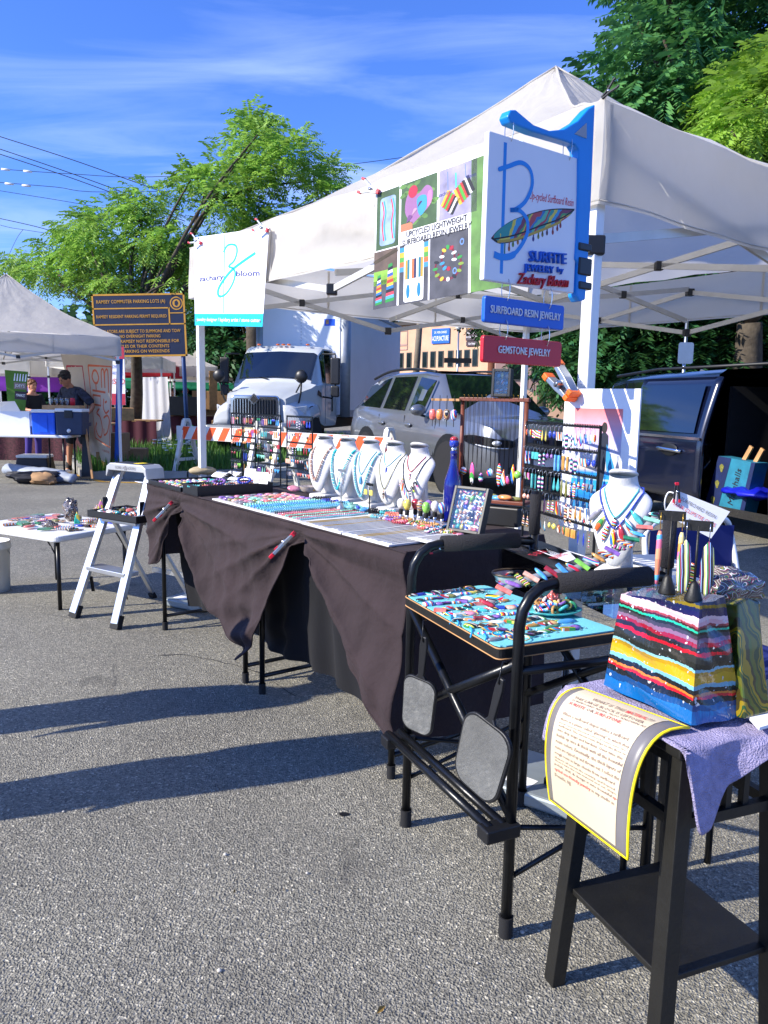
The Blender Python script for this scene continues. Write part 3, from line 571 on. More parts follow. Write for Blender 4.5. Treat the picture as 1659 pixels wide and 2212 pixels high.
# ---------------------------------------------------------------- shared small meshes
def lm(prof,n=10,sx=1,sy=1,name='stone'): return MB().lathe(prof,n,None,0,sx,sy).mesh(name,'r_sky',True)
STONE=[lm([(.004,-.006),(.009,-.0045),(.0115,0),(.009,.0045),(.003,.0065)],12,1.5,1.0),lm([(.005,-.005),(.010,-.003),(.0105,.001),(.007,.005),(.002,.0065)],10,1.0,1.0),lm([(.004,-.004),(.008,-.003),(.009,.001),(.006,.004),(.002,.005)],9,2.0,.8),MB().box((0,0,0),(.030,.014,.008)).mesh('stone','r_sky')]
BEAD=lm([(.0003,-.005),(.0035,-.0036),(.005,0),(.0035,.0036),(.0003,.005)],8,name='bead')
def ear_meshes():
    o={}
    o['drop']=MB().lathe([(.0008,0),(.003,-.008),(.006,-.018),(.0075,-.026),(.006,-.032),(.001,-.036)],8,None,0,1,.45).mesh('earring','r_sky',True)
    o['long oval']=MB().lathe([(.0008,0),(.004,-.006),(.006,-.02),(.0055,-.036),(.003,-.046),(.0008,-.05)],8,None,0,1,.4).mesh('earring','r_sky',True)
    o['bar']=MB().box((0,0,-.022),(.009,.004,.042)).mesh('earring','r_sky')
    o['round']=MB().lathe([(.0008,0),(.006,-.003),(.009,-.009),(.006,-.015),(.0008,-.018)],10,None,0,1,.6).mesh('earring','r_sky',True)
    o['square']=MB().box((0,0,-.012),(.02,.004,.022)).mesh('earring','r_sky')
    o['triangle']=MB().prism([(-.0115,0),(.0115,0),(0,-.022)],Matrix.Rotation(R(90),4,'X'),.004).mesh('earring','r_sky')
    o['leaf']=MB().lathe([(.0006,0),(.0045,-.012),(.006,-.022),(.004,-.034),(.0006,-.042)],6,None,0,1,.35).mesh('earring','r_sky',True)
    o['short stub']=MB().lathe([(.001,0),(.005,-.004),(.0055,-.014),(.003,-.02)],8,None,0,1,.7).mesh('earring','r_sky',True)
    return o
EAR=ear_meshes()
HOOK=MB().tube([(0,0,-.001),(0,0,.006),(-.002,0,.012),(0,-.004,.017),(0,-.008,.014),(0,-.009,.008)],.0007,4).mesh('hook','silver',True)
def lay(name,me,M,m,label,cat,group): return tag(inst(name,me,M,m),label,cat,group)
def rz(p,a,tilt=0,s=1): return Matrix.Translation(Vector(p))@Matrix.Rotation(a,4,'Z')@Matrix.Rotation(tilt,4,'X')@Matrix.Scale(s,4)
# ================================================================ LONG TABLE (two folding tables end to end under one cloth)
A0,A1,B0,B1,ZT=.40,2.78,-.42,.25,.868
for i,(s,e,lb) in enumerate(((1.6,2.74,'folding table with black tube legs under the far half of the dark cloth'),(.44,1.53,'folding table with black tube legs under the near half of the dark cloth'))):
    c=T((s+e)/2,-.09); r=thing('folding_table',lb,'table',c,'folding tables under the dark cloth'); l=lambda a,b,z:T(a,b,z)-c
    m=MB(); m.box((0,0,ZT-.03),(e-s,.62,.04),Matrix.Rotation(math.atan2(E1.y,E1.x),4,'Z')); m.build('tabletop','black_plastic',r,bevel=.01)
    for q in (s+.06,e-.04):
        for b in (-.37,.06):
            m=MB(); m.cyl(l(q,b,.03),l(q,b,ZT-.06),.0125); m.build('leg','black_metal',r,True)
            m=MB(); m.cyl(l(q,b,0),l(q,b,.05),.0165); m.build('leg_foot','rubber',r,40)
        m=MB(); m.cyl(l(q,-.37,.085),l(q,.06,.085),.010); m.build('crossbar','black_metal',r,True)
        m=MB(); m.cyl(l(q,-.15,ZT-.07),l(q+(.3 if q<(s+e)/2 else -.3),-.15,ZT-.07),.009); m.build('hinge_brace','black_metal',r,True)
def interp(x,P):
    P=sorted(P)
    if x<=P[0][0]: return P[0][1]
    for (a,b),(c,d) in zip(P,P[1:]):
        if x<=c:
            t=(x-a)/(c-a); return b+(d-b)*(t*t*(3-2*t)*.5+t*.5)
    return P[-1][1]
HEM=[(2.80,.44),(2.70,.41),(2.60,.43),(2.48,.60),(2.40,.735),(2.34,.765),(2.27,.735),(2.12,.44),(1.80,.31),(1.60,.22),(1.50,.185),(1.44,.25),(1.33,.48),(1.15,.765),(1.05,.795),(.96,.75),(.82,.58),(.63,.385),(.45,.24),(.36,.20)]
CL=[(2.35,.785),(1.07,.81)]
def fold(a,z,amp=1):
    d=0
    for i,(ac,zc) in enumerate(CL):
        r=math.hypot(a-ac,z-zc); th=math.atan2(a-ac,zc-z+.02); w=math.exp(-(r/.85)**2)*min(1,r/.22)
        cz=lambda q:1-2*abs(math.sin(q/2))**.62
        d+=.034*w*cz(9.0*th+i*1.3+.6)+.016*w*cz(17*th+2*i)
        d-=.05*math.exp(-(r/.06)**2)
    q=max(0,(ZT-z)); d+=.016*q*math.sin(a*21+1.2+2*math.sin(a*5))+.010*q*math.sin(a*47+z*6)
    k=math.exp(-((a-1.55)/.16)**2)*max(0,(.48-z))*3.0; d+=k*(.045*math.sin(z*44+a*13)+.03)
    k=math.exp(-((a-.50)/.2)**2)*max(0,(.5-z))*2.2; d+=k*(.05*math.sin(z*20-a*16)+.05)
    return d*amp
cl=thing('tablecloth','dark cloth draped over the long table and pinned up in two places','tablecloth',T((A0+A1)/2,-.1)); c0=cl.location.copy()
def front(u,v):
    a=A1+.02+(A0-.03-A1-.02)*u; h=interp(a,HEM); z=ZT-(ZT-h)*v
    q=ZT-z; sw=.012*min(1,q/.03)+.05*q
    k=0
    if v>.93: k=-.012*(v-.93)/.07
    zz=z if q>.012 else z
    return T(a,B0-sw-fold(a,z)*min(1,q/.10)+k*0,zz)-c0
m=MB(); m.tube([front(k/160,1)-E2*.002 for k in range(161)],.0045,5); m.build('hem','cloth_brown_sheen',cl,True)
m=MB(); m.grid(front,230,60); fr=m.build('front_drop','cloth_brown_sheen',cl,True); sm=fr.modifiers.new('thickness','SOLIDIFY'); sm.thickness=.004
def topf(u,v):
    a=A1+.02+(A0-.03-A1-.02)*u; b=B0-.012+(B1-B0+.012)*v; e=min(v*(B1-B0),.03)/.03
    return T(a,b,ZT-.004*(1-e)+.0012*math.sin(a*30)*math.sin(b*26))-c0
m=MB(); m.grid(topf,60,16); m.build('top_cover','cloth_brown_sheen',cl,True)
def endf(a0,h0,sgn):
    def f(u,v):
        z0=front(1 if sgn<0 else 0,v).z; h=h0; z=z0+(ZT-(ZT-h)*v-z0)*min(1,u*3); q=ZT-z; b=B0+(B1-B0)*u; k=min(1,u*4)
        return T(a0+sgn*k*(.01*min(1,q/.03)+.05*q+.02*q*math.sin(b*24)),b-(.012*min(1,q/.03)+.05*q+fold(a0,z)*min(1,q/.1))*(1-u)**2,z)-c0
    return f
m=MB(); m.grid(endf(A0-.03,.20,-1),24,24); m.build('near_end_drop','cloth_brown_sheen',cl,True)
m=MB(); m.grid(endf(A1+.02,.42,1),24,24); m.build('far_end_drop','cloth_brown_sheen',cl,True)
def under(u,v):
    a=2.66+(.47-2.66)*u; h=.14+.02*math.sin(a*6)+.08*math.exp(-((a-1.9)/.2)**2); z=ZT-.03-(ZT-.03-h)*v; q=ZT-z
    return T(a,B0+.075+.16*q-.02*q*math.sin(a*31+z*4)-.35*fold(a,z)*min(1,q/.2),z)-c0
m=MB(); m.grid(under,120,24); m.build('shaded_underside','cloth_navy_shade',cl,True)  # inner side of the same cloth, its shade painted as a dark sheet
for (ac,zc),lb in zip(CL,('steel clamp with pink-red tips gathering the far swag of the tablecloth','steel clamp with pink-red tips gathering the near swag of the tablecloth')):
    M=Fr(T(ac,B0-.07,zc-.015),E1*.55-UZ*.62-E2*.35,E2*.5+UZ*.2+E1*.4); clamp(M,lb,'steel','red_plastic',.95,'clamps on the tablecloth',.45)
# ================================================================ NECKLACE BUSTS
BS=[(.0,.040,.012,.010),(.02,.044,.034,.015),(.05,.047,.048,.02),(.10,.042,.067,.027),(.15,.028,.084,.033),(.185,.012,.094,.036),(.205,.0,.090,.036),(.222,-.010,.066,.034),(.236,-.013,.047,.034),(.252,-.010,.0415,.035),(.272,-.004,.0405,.036)]
def bsec(z):
    for a,b in zip(BS,BS[1:]):
        if z<=b[0]:
            t=max(0,(z-a[0])/(b[0]-a[0])); return [a[i]+(b[i]-a[i])*t for i in range(1,4)]
    return BS[-1][1:]
def bfront(x,z,out=.003):
    c,w,d=bsec(z); q=max(0,1-(x/max(w,.001))**2)
    if abs(x)>w*.98:  # behind the shoulder line: keep to the neck side
        return Vector((x,-c,z))
    return Vector((x,-(c+(d+out)*math.sqrt(q))-out*.4,z))
def bust(M,label,s=1.0,group='white necklace busts on the long table'):
    r=thing('necklace_bust',label,'bust',M@Matrix.Scale(s,4),group); n=28; vs=[];z0=.035
    for (z,c,w,d) in BS:
        for j in range(n):
            t=2*math.pi*j/n; vs.append((w*math.cos(t),-(c-d*math.sin(t)*(1 if math.sin(t)<0 else .55)),z+z0+(.010*math.sin(t) if z>.24 else 0)))
    fs=[(i*n+j,i*n+(j+1)%n,(i+1)*n+(j+1)%n,(i+1)*n+j) for i in range(len(BS)-1) for j in range(n)]+[tuple(range(n-1,-1,-1))]
    b=len(BS); m=MB(); m.add(vs,fs); o=m.build('chest','white_leather',r,True); sb=o.modifiers.new('smooth','SUBSURF'); sb.levels=1; sb.render_levels=1
    m=MB(); prof=[(.0405,0),(.0425,.003),(.0415,.007),(.036,.011),(.02,.0135),(.002,.0145)]; Mc=Matrix.Translation((0,.004,.272+z0-.001))@Matrix.Rotation(R(-15),4,'X'); m.lathe(prof,28,Mc,0,1,.88); m.build('neck_cap','white_leather',r,True)
    m=MB(); m.tube([Mc@Vector((.0422*math.cos(t),.0375*math.sin(t),.003)) for t in [2*math.pi*i/30 for i in range(30)]],.0011,5,closed=True); m.build('cap_seam','white_leather',r,True)
    m=MB(); m.grid(lambda u,v:Vector(((u-.5)*(.075-.02*v),.015-.02*math.sin(v*2.6)+.01*v,.02+v*.22)),4,10); o=m.build('stand','white_leather',r,True); q=o.modifiers.new('t','SOLIDIFY'); q.thickness=.025
    m=MB(); m.box((0,-.005,.0125),(.112,.105,.025)); m.build('base','white_leather',r,bevel=.006)
    return r
def vpath(xt,zt,zb,n=40,p=1.35,z0=.035,out=.003):
    P=[]
    for i in range(n+1):
        t=-1+2*i/n; x=xt*(abs(t)**(1/p))*(1 if t>0 else -1); z=zb+(zt-zb)*abs(t)**p; q=bfront(x*.98,z,out); P.append(Vector((q.x,q.y,q.z+z0)))
    return P
def back(P,z0=.035):
    L=P[0];Rr=P[-1]; return [Vector((L.x*.95,.012,L.z+.012)),Vector((0,.028,L.z+.018)),Vector((Rr.x*.95,.012,Rr.z+.012))]
def beaded(M,label,xt,zt,zb,r,m,n,sep=None,group='beaded necklaces on the busts',sq=1.0,s=1.0,p=1.35):
    root=thing('bead_necklace',label,'necklace',M@Matrix.Scale(s,4),group); P=vpath(xt,zt,zb,120,p,out=r*.9); L=[0]
    for a,b in zip(P,P[1:]): L.append(L[-1]+(b-a).length)
    mb=MB(); mb.tube(P[::3]+back(P)[::-1],.0008,4,closed=True); mb.build('cord','silver',root,True)
    for k in range(n):
        d=L[-1]*(k+.5)/n; i=max(1,next(j for j in range(len(L)) if L[j]>=d)); q=P[i]; dr=(P[i]-P[i-1]).normalized()
        Mb=Fr(q,dr,dr.orthogonal())@Matrix.Diagonal((r/.005*sq,r/.005,r/.005,1)); inst('bead',BEAD,Mb,m if isinstance(m,str) else m[k%len(m)],root)
    return root
def cordneck(M,label,xt,zt,zb,rad,m,pend=None,pm=None,ps=1,group='cord necklaces on the busts',s=1.0,p=1.2):
    root=thing('cord_necklace',label,'necklace',M@Matrix.Scale(s,4),group); P=vpath(xt,zt,zb,40,p,out=rad); mb=MB(); mb.tube(P+back(P)[::-1],rad,5,closed=True); mb.build('cord',m,root,True)
    if pend: inst('pendant',EAR[pend],Matrix.Translation(P[20]+Vector((0,-.004,0)))@Matrix.Scale(ps,4),pm,root)
    return root,P
BX=[(1.70,.10),(1.50,.10),(1.30,.095),(1.125,.10),(.955,.10)]
FACE=math.atan2(-E2.y,-E2.x)+math.pi/2
def BM(i): return RZ(T(BX[i][0],BX[i][1],ZT+.001),FACE+R(14))
mat('pearl_pink','#b89684',.25,0,.25,40,coat=.6); mat('amazonite','#6fb3c0',.35,0,.25,50); mat('turq_bead','#19b3bd',.35,0,.2,50)
bl=['farthest white bust, wearing a pinkish pearl necklace','white bust wearing a turquoise disc necklace, second from the far end','middle white bust, wearing a light blue bead necklace with a pendant','white bust wearing a lapis pendant, fourth from the far end','white bust wearing a crimson cord necklace, beside the blue bottle']
for i in range(5): bust(BM(i),bl[i])
beaded(BM(0),'pinkish brown pearl necklace on the farthest bust',.055,.225,.062,.0062,'pearl_pink',34,p=1.25)
beaded(BM(1),'thick turquoise disc bead necklace on the second bust',.060,.222,.035,.0068,'turq_bead',58,sq=.45,p=1.25)
cordneck(BM(1),'fine white strand necklace inside the turquoise one on the second bust',.042,.226,.095,.0014,'r_pearl')
beaded(BM(2),'long light blue bead necklace on the middle bust',.062,.222,.02,.0058,'amazonite',46,p=1.2)
cordneck(BM(2),'pale blue strand with a turquoise pendant on the middle bust',.045,.226,.125,.0022,'amazonite','drop','r_sky',1.25)
cordneck(BM(3),'pale blue cord with an oval lapis pendant on the fourth bust',.045,.226,.175,.002,'amazonite','long oval','r_cobalt',.85)
cordneck(BM(3),'long thin beaded strand with a striped pendant on the fourth bust',.06,.222,.075,.0018,'r_olive','leaf','st5',1.1)
cordneck(BM(4),'crimson cord with a red striped pendant on the fifth bust',.045,.226,.165,.0022,'r_crimson','long oval','st0',1.05)
nk,P=cordneck(BM(4),'dark blue cord with a fan of striped bars on the fifth bust',.062,.222,.082,.002,'cloth_navy_shade')
for k in range(7):
    t=(k-3)/3; q=P[20+(k-3)*3]+Vector((0,-.005,0)); inst('bar_bead',EAR['bar'],Matrix.Translation(q)@Matrix.Rotation(-.5*t,4,'Y')@Matrix.Scale(.85,4),'st%d'%((k*3)%8),nk)
# ================================================================ EARRING RACKS
def rack(name,label,p0,p1,zb,zt,rows,per,rname,small=True,seed=1,grp='earrings on the racks'):
    rr=random.Random(seed); p0=Vector(p0);p1=Vector(p1); d=(p1-p0); d.z=0; Wd=d.length; d.normalize(); M=Fr(Vector((p0.x,p0.y,zb)),d,UZ); n=M.to_3x3()@Vector((0,0,1)); H=zt-zb
    r=thing(name,label,'earring rack',M,'black earring racks'); t=.006
    for x in (0,Wd): m=MB(); m.box((x,H/2,0),(t,H,t)); m.build('upright','black_metal',r)
    m=MB(); m.box((Wd/2,.004,.0),(Wd+.02,.006,.09)); m.build('base_plate','black_metal',r,bevel=.002)
    for k in range(rows):
        y=H-.006-k*(H-.05)/rows; m=MB(); m.box((Wd/2,y,0),(Wd-t,.007,.004))
        for i in range(int(Wd/.009)): m.box((.006+i*.009,y+.005,0),(.002,.005,.003))
        m.build('rail','black_metal',r)
    cnt=0
    for k in range(rows):
        y=H-.006-k*(H-.05)/rows; i=0; n_=per[k] if isinstance(per,list) else per; shp=None
        for i in range(n_):
            x=Wd*(i+.6)/(n_+.2)+rr.uniform(-.002,.002)
            if i%2==0 or shp is None: shp=rr.choice(list(EAR)); mt=pick(.2 if small else .55,rr); sc=rr.uniform(.72,.98)
            sc2=sc*(1.32 if not small else 1.12)
            Mx=M@Matrix.Translation((x,y-.020,.007))@Matrix.Rotation(R(-90),4,'X')@Matrix.Rotation(rr.uniform(-.5,.5),4,'Z')@Matrix.Scale(sc2,4)
            # local z of the earring must point up (panel y)
            e=tag(inst('earring',EAR[shp],Mx,mt[0]),'%s %s earring, row %s, %s from left, %s'%(mt[1].replace(' multicolour',''),shp,('one','two','three','four','five','six')[k],nth(i),rname),'earring',grp)
            inst('hook',HOOK,Matrix.Identity(4),None,e); cnt+=1
    return r
def tb(x,b=.17): p=PL(x,900,T(0,b),E2); return TI(p)[0]
for i,(x0,x1,n_,lb,rn) in enumerate(((500,523,[5,5,4,4,6],'narrow black earring rack at the far end of the long table','farthest narrow rack'),(526,551,[7,8,6,5,4],'narrow black earring rack, second from the far end','second narrow rack'),(557,606,[12,13,13,11,10],'wide black earring rack in front of the truck grille','grille-side wide rack'),(620,675,[10,10,9,11,9],'wide black earring rack next to the farthest bust','bust-side wide rack'))):
    rack('earring_rack',lb,T(tb(x0),.17),T(tb(x1),.17),ZT,1.275,5,n_,rn,True,i+3,'small earrings on the far racks')
# ================================================================ TRAYS, STONES, STRANDS, CHAINS
MT_=Matrix((E1.to_4d(),E2.to_4d(),(0,0,1,0),(0,0,0,1))).transposed()
for k in range(4): MT_[3][k]=1.0 if k==3 else 0.0
AE=math.atan2(E1.y,E1.x)
def otray(label,a0,a1,b0,b1,h,z=ZT+.001,cat='tray',wall=.006):
    c=T((a0+a1)/2,(b0+b1)/2,z); r=thing('display_tray',label,cat,RZ(c,AE)); L=abs(a1-a0); Wd=abs(b1-b0)
    m=MB(); m.box((0,0,.003),(L,Wd,.006)); m.build('floor','black_plastic',r)
    for sx in (-1,1): m=MB(); m.box((sx*(L/2-wall/2),0,h/2+.003),(wall,Wd,h)); m.build('rim','black_plastic',r,bevel=.001)
    for sy in (-1,1): m=MB(); m.box((0,sy*(Wd/2-wall/2),h/2+.003),(L-2*wall,wall,h)); m.build('rim','black_plastic',r,bevel=.001)
    return r
otray('shallow black tray of wire-wrapped stones at the far table corner',2.28,2.76,-.43,-.03,.02)
k=0; cell=[]
for ia in range(14):
    for ib in range(11):
        if random.random()<.9: cell.append((2.31+ia*.031,-.41+ib*.034))
for (a,b) in cell:
    mt=random.choice([('r_pearl','white'),('r_pearl','white'),('r_mint','mint green'),('r_rose','pink'),('r_peach','peach'),('r_yellow','yellow'),('r_smoke','grey'),('r_turquoise','turquoise'),('r_violet','violet')])
    lay('crystal',STONE[k%3],rz(T(a+random.uniform(-.004,.004),b+random.uniform(-.004,.004),ZT+.013),random.uniform(0,3),0,random.uniform(.8,1.15)),mt[0],'%s wrapped crystal in the far tray, row %s, place %s'%(mt[1],ORD[min(13,int((a-2.31)/.031+.5))],ORD[int((b+.41)/.034+.5)]),'crystal','wire-wrapped crystals in the shallow tray'); k+=1
otray('deep black box of stretch bracelets beside the stone tray',2.06,2.25,-.43,.0,.048)
RING={}
def coil(name,c,R0,r,mt,label,cat,group,n=22,turns=1,tilt=0,ell=1.0):
    key=(round(R0,3),round(r,4),n)
    if key not in RING:
        m=MB()
        for i in range(n):
            t=2*math.pi*i/n; m.ell((R0*math.cos(t),R0*math.sin(t),0),(r,r,r),6,4)
        RING[key]=m.mesh(name,'r_sky',True)
    return tag(inst(name,RING[key],Matrix.Translation(c)@Matrix.Rotation(tilt,4,'X')@Matrix.Rotation(random.uniform(0,3),4,'Z')@Matrix.Diagonal((1,ell,1,1)),mt),label,cat,group)
bc=['r_turquoise','r_pearl','r_crimson','r_jet','r_amber','r_rose','r_emerald','r_orange','r_sky','r_coral','r_smoke','r_peach']; bw=dict(RES)
for i in range(22):
    q=bc[i%12]; coil('stretch_bracelet',T(2.10+.10*random.random(),-.40+.017*i+.0,ZT+.03+random.uniform(0,.02)),.03,.0055,q,'%s bead stretch bracelet, %s from the front in the bracelet box'%(bw[q],nth(i)),'bracelet','bracelets in the deep box',16,tilt=random.uniform(-.5,.5))
coil('stretch_bracelet',T(2.14,-.13,ZT+.062),.033,.007,'r_cobalt','cobalt blue bracelet heaped on top of the bracelet box','bracelet','bracelets in the deep box',16,tilt=.4); coil('stretch_bracelet',T(2.15,-.27,ZT+.06),.03,.008,'r_violet','violet bracelet heaped on top of the bracelet box','bracelet','bracelets in the deep box',12,tilt=.3)
def wboard(a0,a1,b0,b1,label):
    m=MB(); m.box((0,0,.004),(abs(a1-a0)-.004,b1-b0,.008)); return tag(m.build('display_board','white_leather',None,False,RZ(T((a0+a1)/2,(b0+b1)/2,ZT+.001),AE),.002),label,'display board','white display boards along the table front')
wboard(1.31,1.90,-.425,-.02,'white display board under the flat stones and blue strands'); wboard(1.045,1.31,-.425,-.05,'white display board under the red and green strands'); wboard(.755,1.042,-.43,-.07,'white display board of chain necklaces, left of the last one'); wboard(.46,.752,-.43,-.07,'white display board of chain necklaces at the near table corner')
zb=ZT+.012
OV=lm([(.006,-.005),(.0175,-.003),(.0195,.001),(.013,.005),(.003,.0065)],14,1.15,.85)
k=0
for ia in range(6):
    for ib in range(9):
        q=random.choice([('r_rose','pink'),('r_rose','pink'),('r_smoke','grey'),('r_olive','olive'),('r_peach','peach'),('r_violet','dusky violet'),('r_mint','green'),('r_coral','coral')]); 
        lay('flat_stone',OV,rz(T(1.62+ia*.047+random.uniform(-.006,.006),-.395+ib*.043+random.uniform(-.006,.006),zb+.005),random.uniform(0,3)),q[0],'%s flat oval stone by the bracelet box, row %s, %s from front'%(q[1],ORD[ia],nth(ib)),'stone','flat oval stones on the white board'); k+=1
lay('flat_stone',OV,rz(T(1.84,.0,zb+.03),.4,.5,1.5),'r_rose','large pink stone propped up behind the flat stones','stone','flat oval stones on the white board')
def strand(a,b0,b1,r,mt,label,wig=.004,n=None):
    L=b1-b0; n=n or int(L/(r*2)); m=MB()
    for i in range(n): m.ell((wig*math.sin(i*.5),-L/2+L*(i+.5)/n,r),(r,r,r),6,4)
    return tag(m.build('bead_strand',mt,None,True,RZ(T(a,(b0+b1)/2,zb-.003),AE)),label,'bead strand','bead strands laid across the white boards')
sc_=[('r_mint','mint green'),('r_mint','pale mint'),('r_sky','bright sky blue'),('r_sky','sky blue'),('r_turquoise','turquoise'),('amazonite','pale blue'),('amazonite','light blue'),('r_sky','clear blue'),('amazonite','ice blue')]
for i,(mt,wd) in enumerate(sc_): strand(1.575-i*.030,-.415,-.03+.01*(i%3),.0065 if i<4 else .0055,mt,'%s bead strand, %s from the flat stones'%(wd,nth(i)))
for i,(mt,wd) in enumerate([('r_jet','black'),('r_rose','pink'),('r_coral','coral red'),('r_mint','green and pink'),('r_crimson','red'),('r_mint','pale green'),('r_rose','rose'),('amazonite','icy')]): strand(1.29-i*.030,-.415,-.07,.0045,mt,'%s fine bead strand on the second white board, %s from its far edge'%(wd,nth(i)))
def chain(a,b0,b1,mt,pm,label,pw):
    L=b1-b0; r=thing('chain_necklace',label,'necklace',RZ(T(a,(b0+b1)/2,zb-.003),AE),'chain necklaces on the white boards')
    m=MB(); m.tube([(.0035*math.sin(v*.9),-L/2+L*v/10,.0012) for v in range(11)],.0011,4); m.tube([(-.006+.0025*math.sin(v*.8),-L/2+L*v/10,.0012) for v in range(11)],.0011,4); m.build('chain',mt,r,True)
    inst('pendant',STONE[pw],Matrix.Translation((-.002,-L/2+.002,.004))@Matrix.Rotation(R(90)+random.uniform(-.5,.5),4,'Z')@Matrix.Scale(1.1,4),pick(.4)[0],r); return r
for i in range(12): chain(1.03-i*.0235,-.41+random.uniform(-.008,.008),-.09,'gold' if i in (0,1,5) else 'silver',0,'%s chain necklace, %s from the far edge of its board left of the last board'%('gold' if i in (0,1,5) else 'silver',nth(i)),i%3)
for i in range(12): chain(.735-i*.0235,-.41+random.uniform(-.008,.008),-.09,'gold' if i in (3,4) else 'silver',0,'%s chain necklace, %s from the far edge of the nearest board'%('gold' if i in (3,4) else 'silver',nth(i)),(i+1)%3)
# coiled bracelets behind the boards
for i,(a,b,mt,wd,r0) in enumerate(((1.62,.02,'r_jet','dark brown',.036),(1.58,.05,'r_jet','brown black',.036),(1.52,.015,'r_cobalt','lapis blue',.037),(1.46,.05,'r_cobalt','deep blue',.037),(1.40,.01,'amazonite','aqua',.036),(1.34,.04,'r_mint','mint',.036),(1.27,-.02,'r_turquoise','clear turquoise',.034),(1.20,-.02,'r_sky','clear blue',.034),(1.13,.02,'r_jet','black',.036),(1.06,.02,'r_turquoise','dark teal',.034),(1.00,.0,'r_coral','coral red',.034),(.96,-.03,'r_orange','orange and coral',.034),(.98,-.085,'amazonite','pale aqua',.035),(.90,-.075,'r_violet','lavender',.036),(.86,-.055,'r_amber','amber and blue',.036),(.82,-.10,'r_crimson','dark red and black',.035),(.76,-.06,'st7','green striped',.034),(.70,-.045,'r_amber','honey amber',.034),(.67,-.10,'r_coral','pink glass',.03),(.62,-.09,'st1','teal striped',.033),(.585,-.13,'st4','violet striped',.032),(.54,-.10,'st7','green and cream',.028))):
    coil('bead_bracelet',T(a,b,zb+.004),r0,.0065,mt,'%s bead bracelet lying before the busts, %s from the far end'%(wd,nth(i) if i<20 else 'number %d'%(i+1)),'bracelet','bead bracelets before the busts',18,ell=.8)
# frosted tumbled glass cluster
for i in range(12): lay('glass_bead',STONE[0],rz(T(1.24-.11*random.random(),-.09+.06*random.random(),zb+.008+.012*random.random()),random.uniform(0,3),.5,1.1),random.choice(['amazonite','r_sky','r_mint','r_cobalt']),'frosted blue-green glass piece heaped before the middle bust','glass piece','frosted glass pieces before the middle bust')
# T-shaped earring stands
def tstand(M,label,h,w,mt,pair,pm,ps=1.0,cone=False,flatbar=False):
    r=thing('earring_stand',label,'earring stand',M,'T-shaped earring stands'); m=MB(); m.cyl((0,0,.01),(0,0,h),.0028 if not cone else .0042,n=8); m.build('stem',mt,r,True)
    m=MB(); m.box((0,0,h),(w,.004,.022 if flatbar else .012)); m.build('crossbar',mt,r,bevel=.001)
    m=MB(); m.lathe([(.024,0),(.026,.003),(.012,.018 if not cone else .03),(.004,.03 if not cone else .045)],16); m.build('foot',mt,r,True)
    for sx,nm in ((-1,'left'),(1,'right')):
        e=tag(inst('earring',EAR[pair],M@Matrix.Translation((sx*w*.40,-.006,h-.022))@Matrix.Scale(ps,4),pm),'%s earring of the pair on the %s'%(nm,label),'earring','earrings on the T stands'); inst('hook',HOOK,Matrix.Identity(4),None,e)
    return r
tstand(RZ(T(1.25,-.10,zb),FACE),'silver T stand before the second bust',.175,.055,'steel','leaf','r_smoke',1.0)
tstand(RZ(T(1.11,-.045,ZT),FACE),'black T stand before the middle bust',.135,.05,'black_metal','square','r_yellow',1.0)
# bottle stoppers
STP=[('r_pearl','white'),('r_yellow','yellow and black'),('r_crimson','dark red'),('st5','brown striped'),('r_violet','lilac'),('r_lime','lime green'),('r_pearl','cream'),('st6','blue striped')]
def stopper(M,mt,label,up=True):
    r=thing('bottle_stopper',label,'bottle stopper',M,'bottle stoppers beside the blue bottle'); m=MB(); m.lathe([(.003,0),(.007,.004),(.0085,.02)],10); m.build('tip','chrome',r,True)
    m=MB(); m.lathe([(.0085,.02),(.010,.022),(.0085,.025),(.0102,.028),(.0085,.031),(.0102,.034),(.0085,.037),(.009,.04)],12); m.build('seal','rubber',r,True)
    m=MB(); m.lathe([(.006,.04),(.0115,.046),(.0165,.06),(.0165,.07),(.012,.081),(.002,.086)],14); m.build('knob',mt,r,True); return r
for i,(a,b) in enumerate(((.90,-.035),(.865,-.03),(.86,.01),(.815,.0),(.80,.03),(.755,-.02),(.765,.035),(.715,.03))): stopper(RZ(T(a,b,ZT+.012),0),STP[i][0],'%s bottle stopper, %s from the left in the group by the bottle'%(STP[i][1],nth(i)))
m=MB(); m.box((0,0,.006),(.24,.13,.01)); tag(m.build('resin_board','st1',None,False,RZ(T(.80,.0,ZT+.001),AE),.003),'painted resin board under the bottle stoppers','board')
# blue wine bottle with resin stopper
bo=thing('wine_bottle','tall cobalt blue wine bottle with a red and blue stopper','bottle',RZ(T(.80,.16,ZT+.001),FACE)); m=MB(); m.lathe([(.034,0),(.037,.004),(.037,.15),(.034,.175),(.024,.205),(.016,.235),(.0135,.26),(.0135,.28),(.015,.282),(.015,.292),(.0135,.294)],24); m.build('glass_body','blue_glass',bo,True)
m=MB(); m.lathe([(.012,.292),(.0125,.31)],14); m.build('stopper_collar','chrome',bo,True); m=MB(); m.lathe([(.012,.31),(.0185,.318),(.019,.332),(.0175,.338)],16); m.build('stopper_band','r_cobalt',bo,True); m=MB(); m.lathe([(.0175,.338),(.0165,.347),(.009,.353),(.001,.355)],16); m.build('stopper_top','r_crimson',bo,True)
m=MB(); m.grid(lambda u,v:Vector((.0378*math.sin(-1.6+1.1*u),-.0378*math.cos(-1.6+1.1*u),.03+v*.10)),8,2); m.build('label_card','paper',bo)
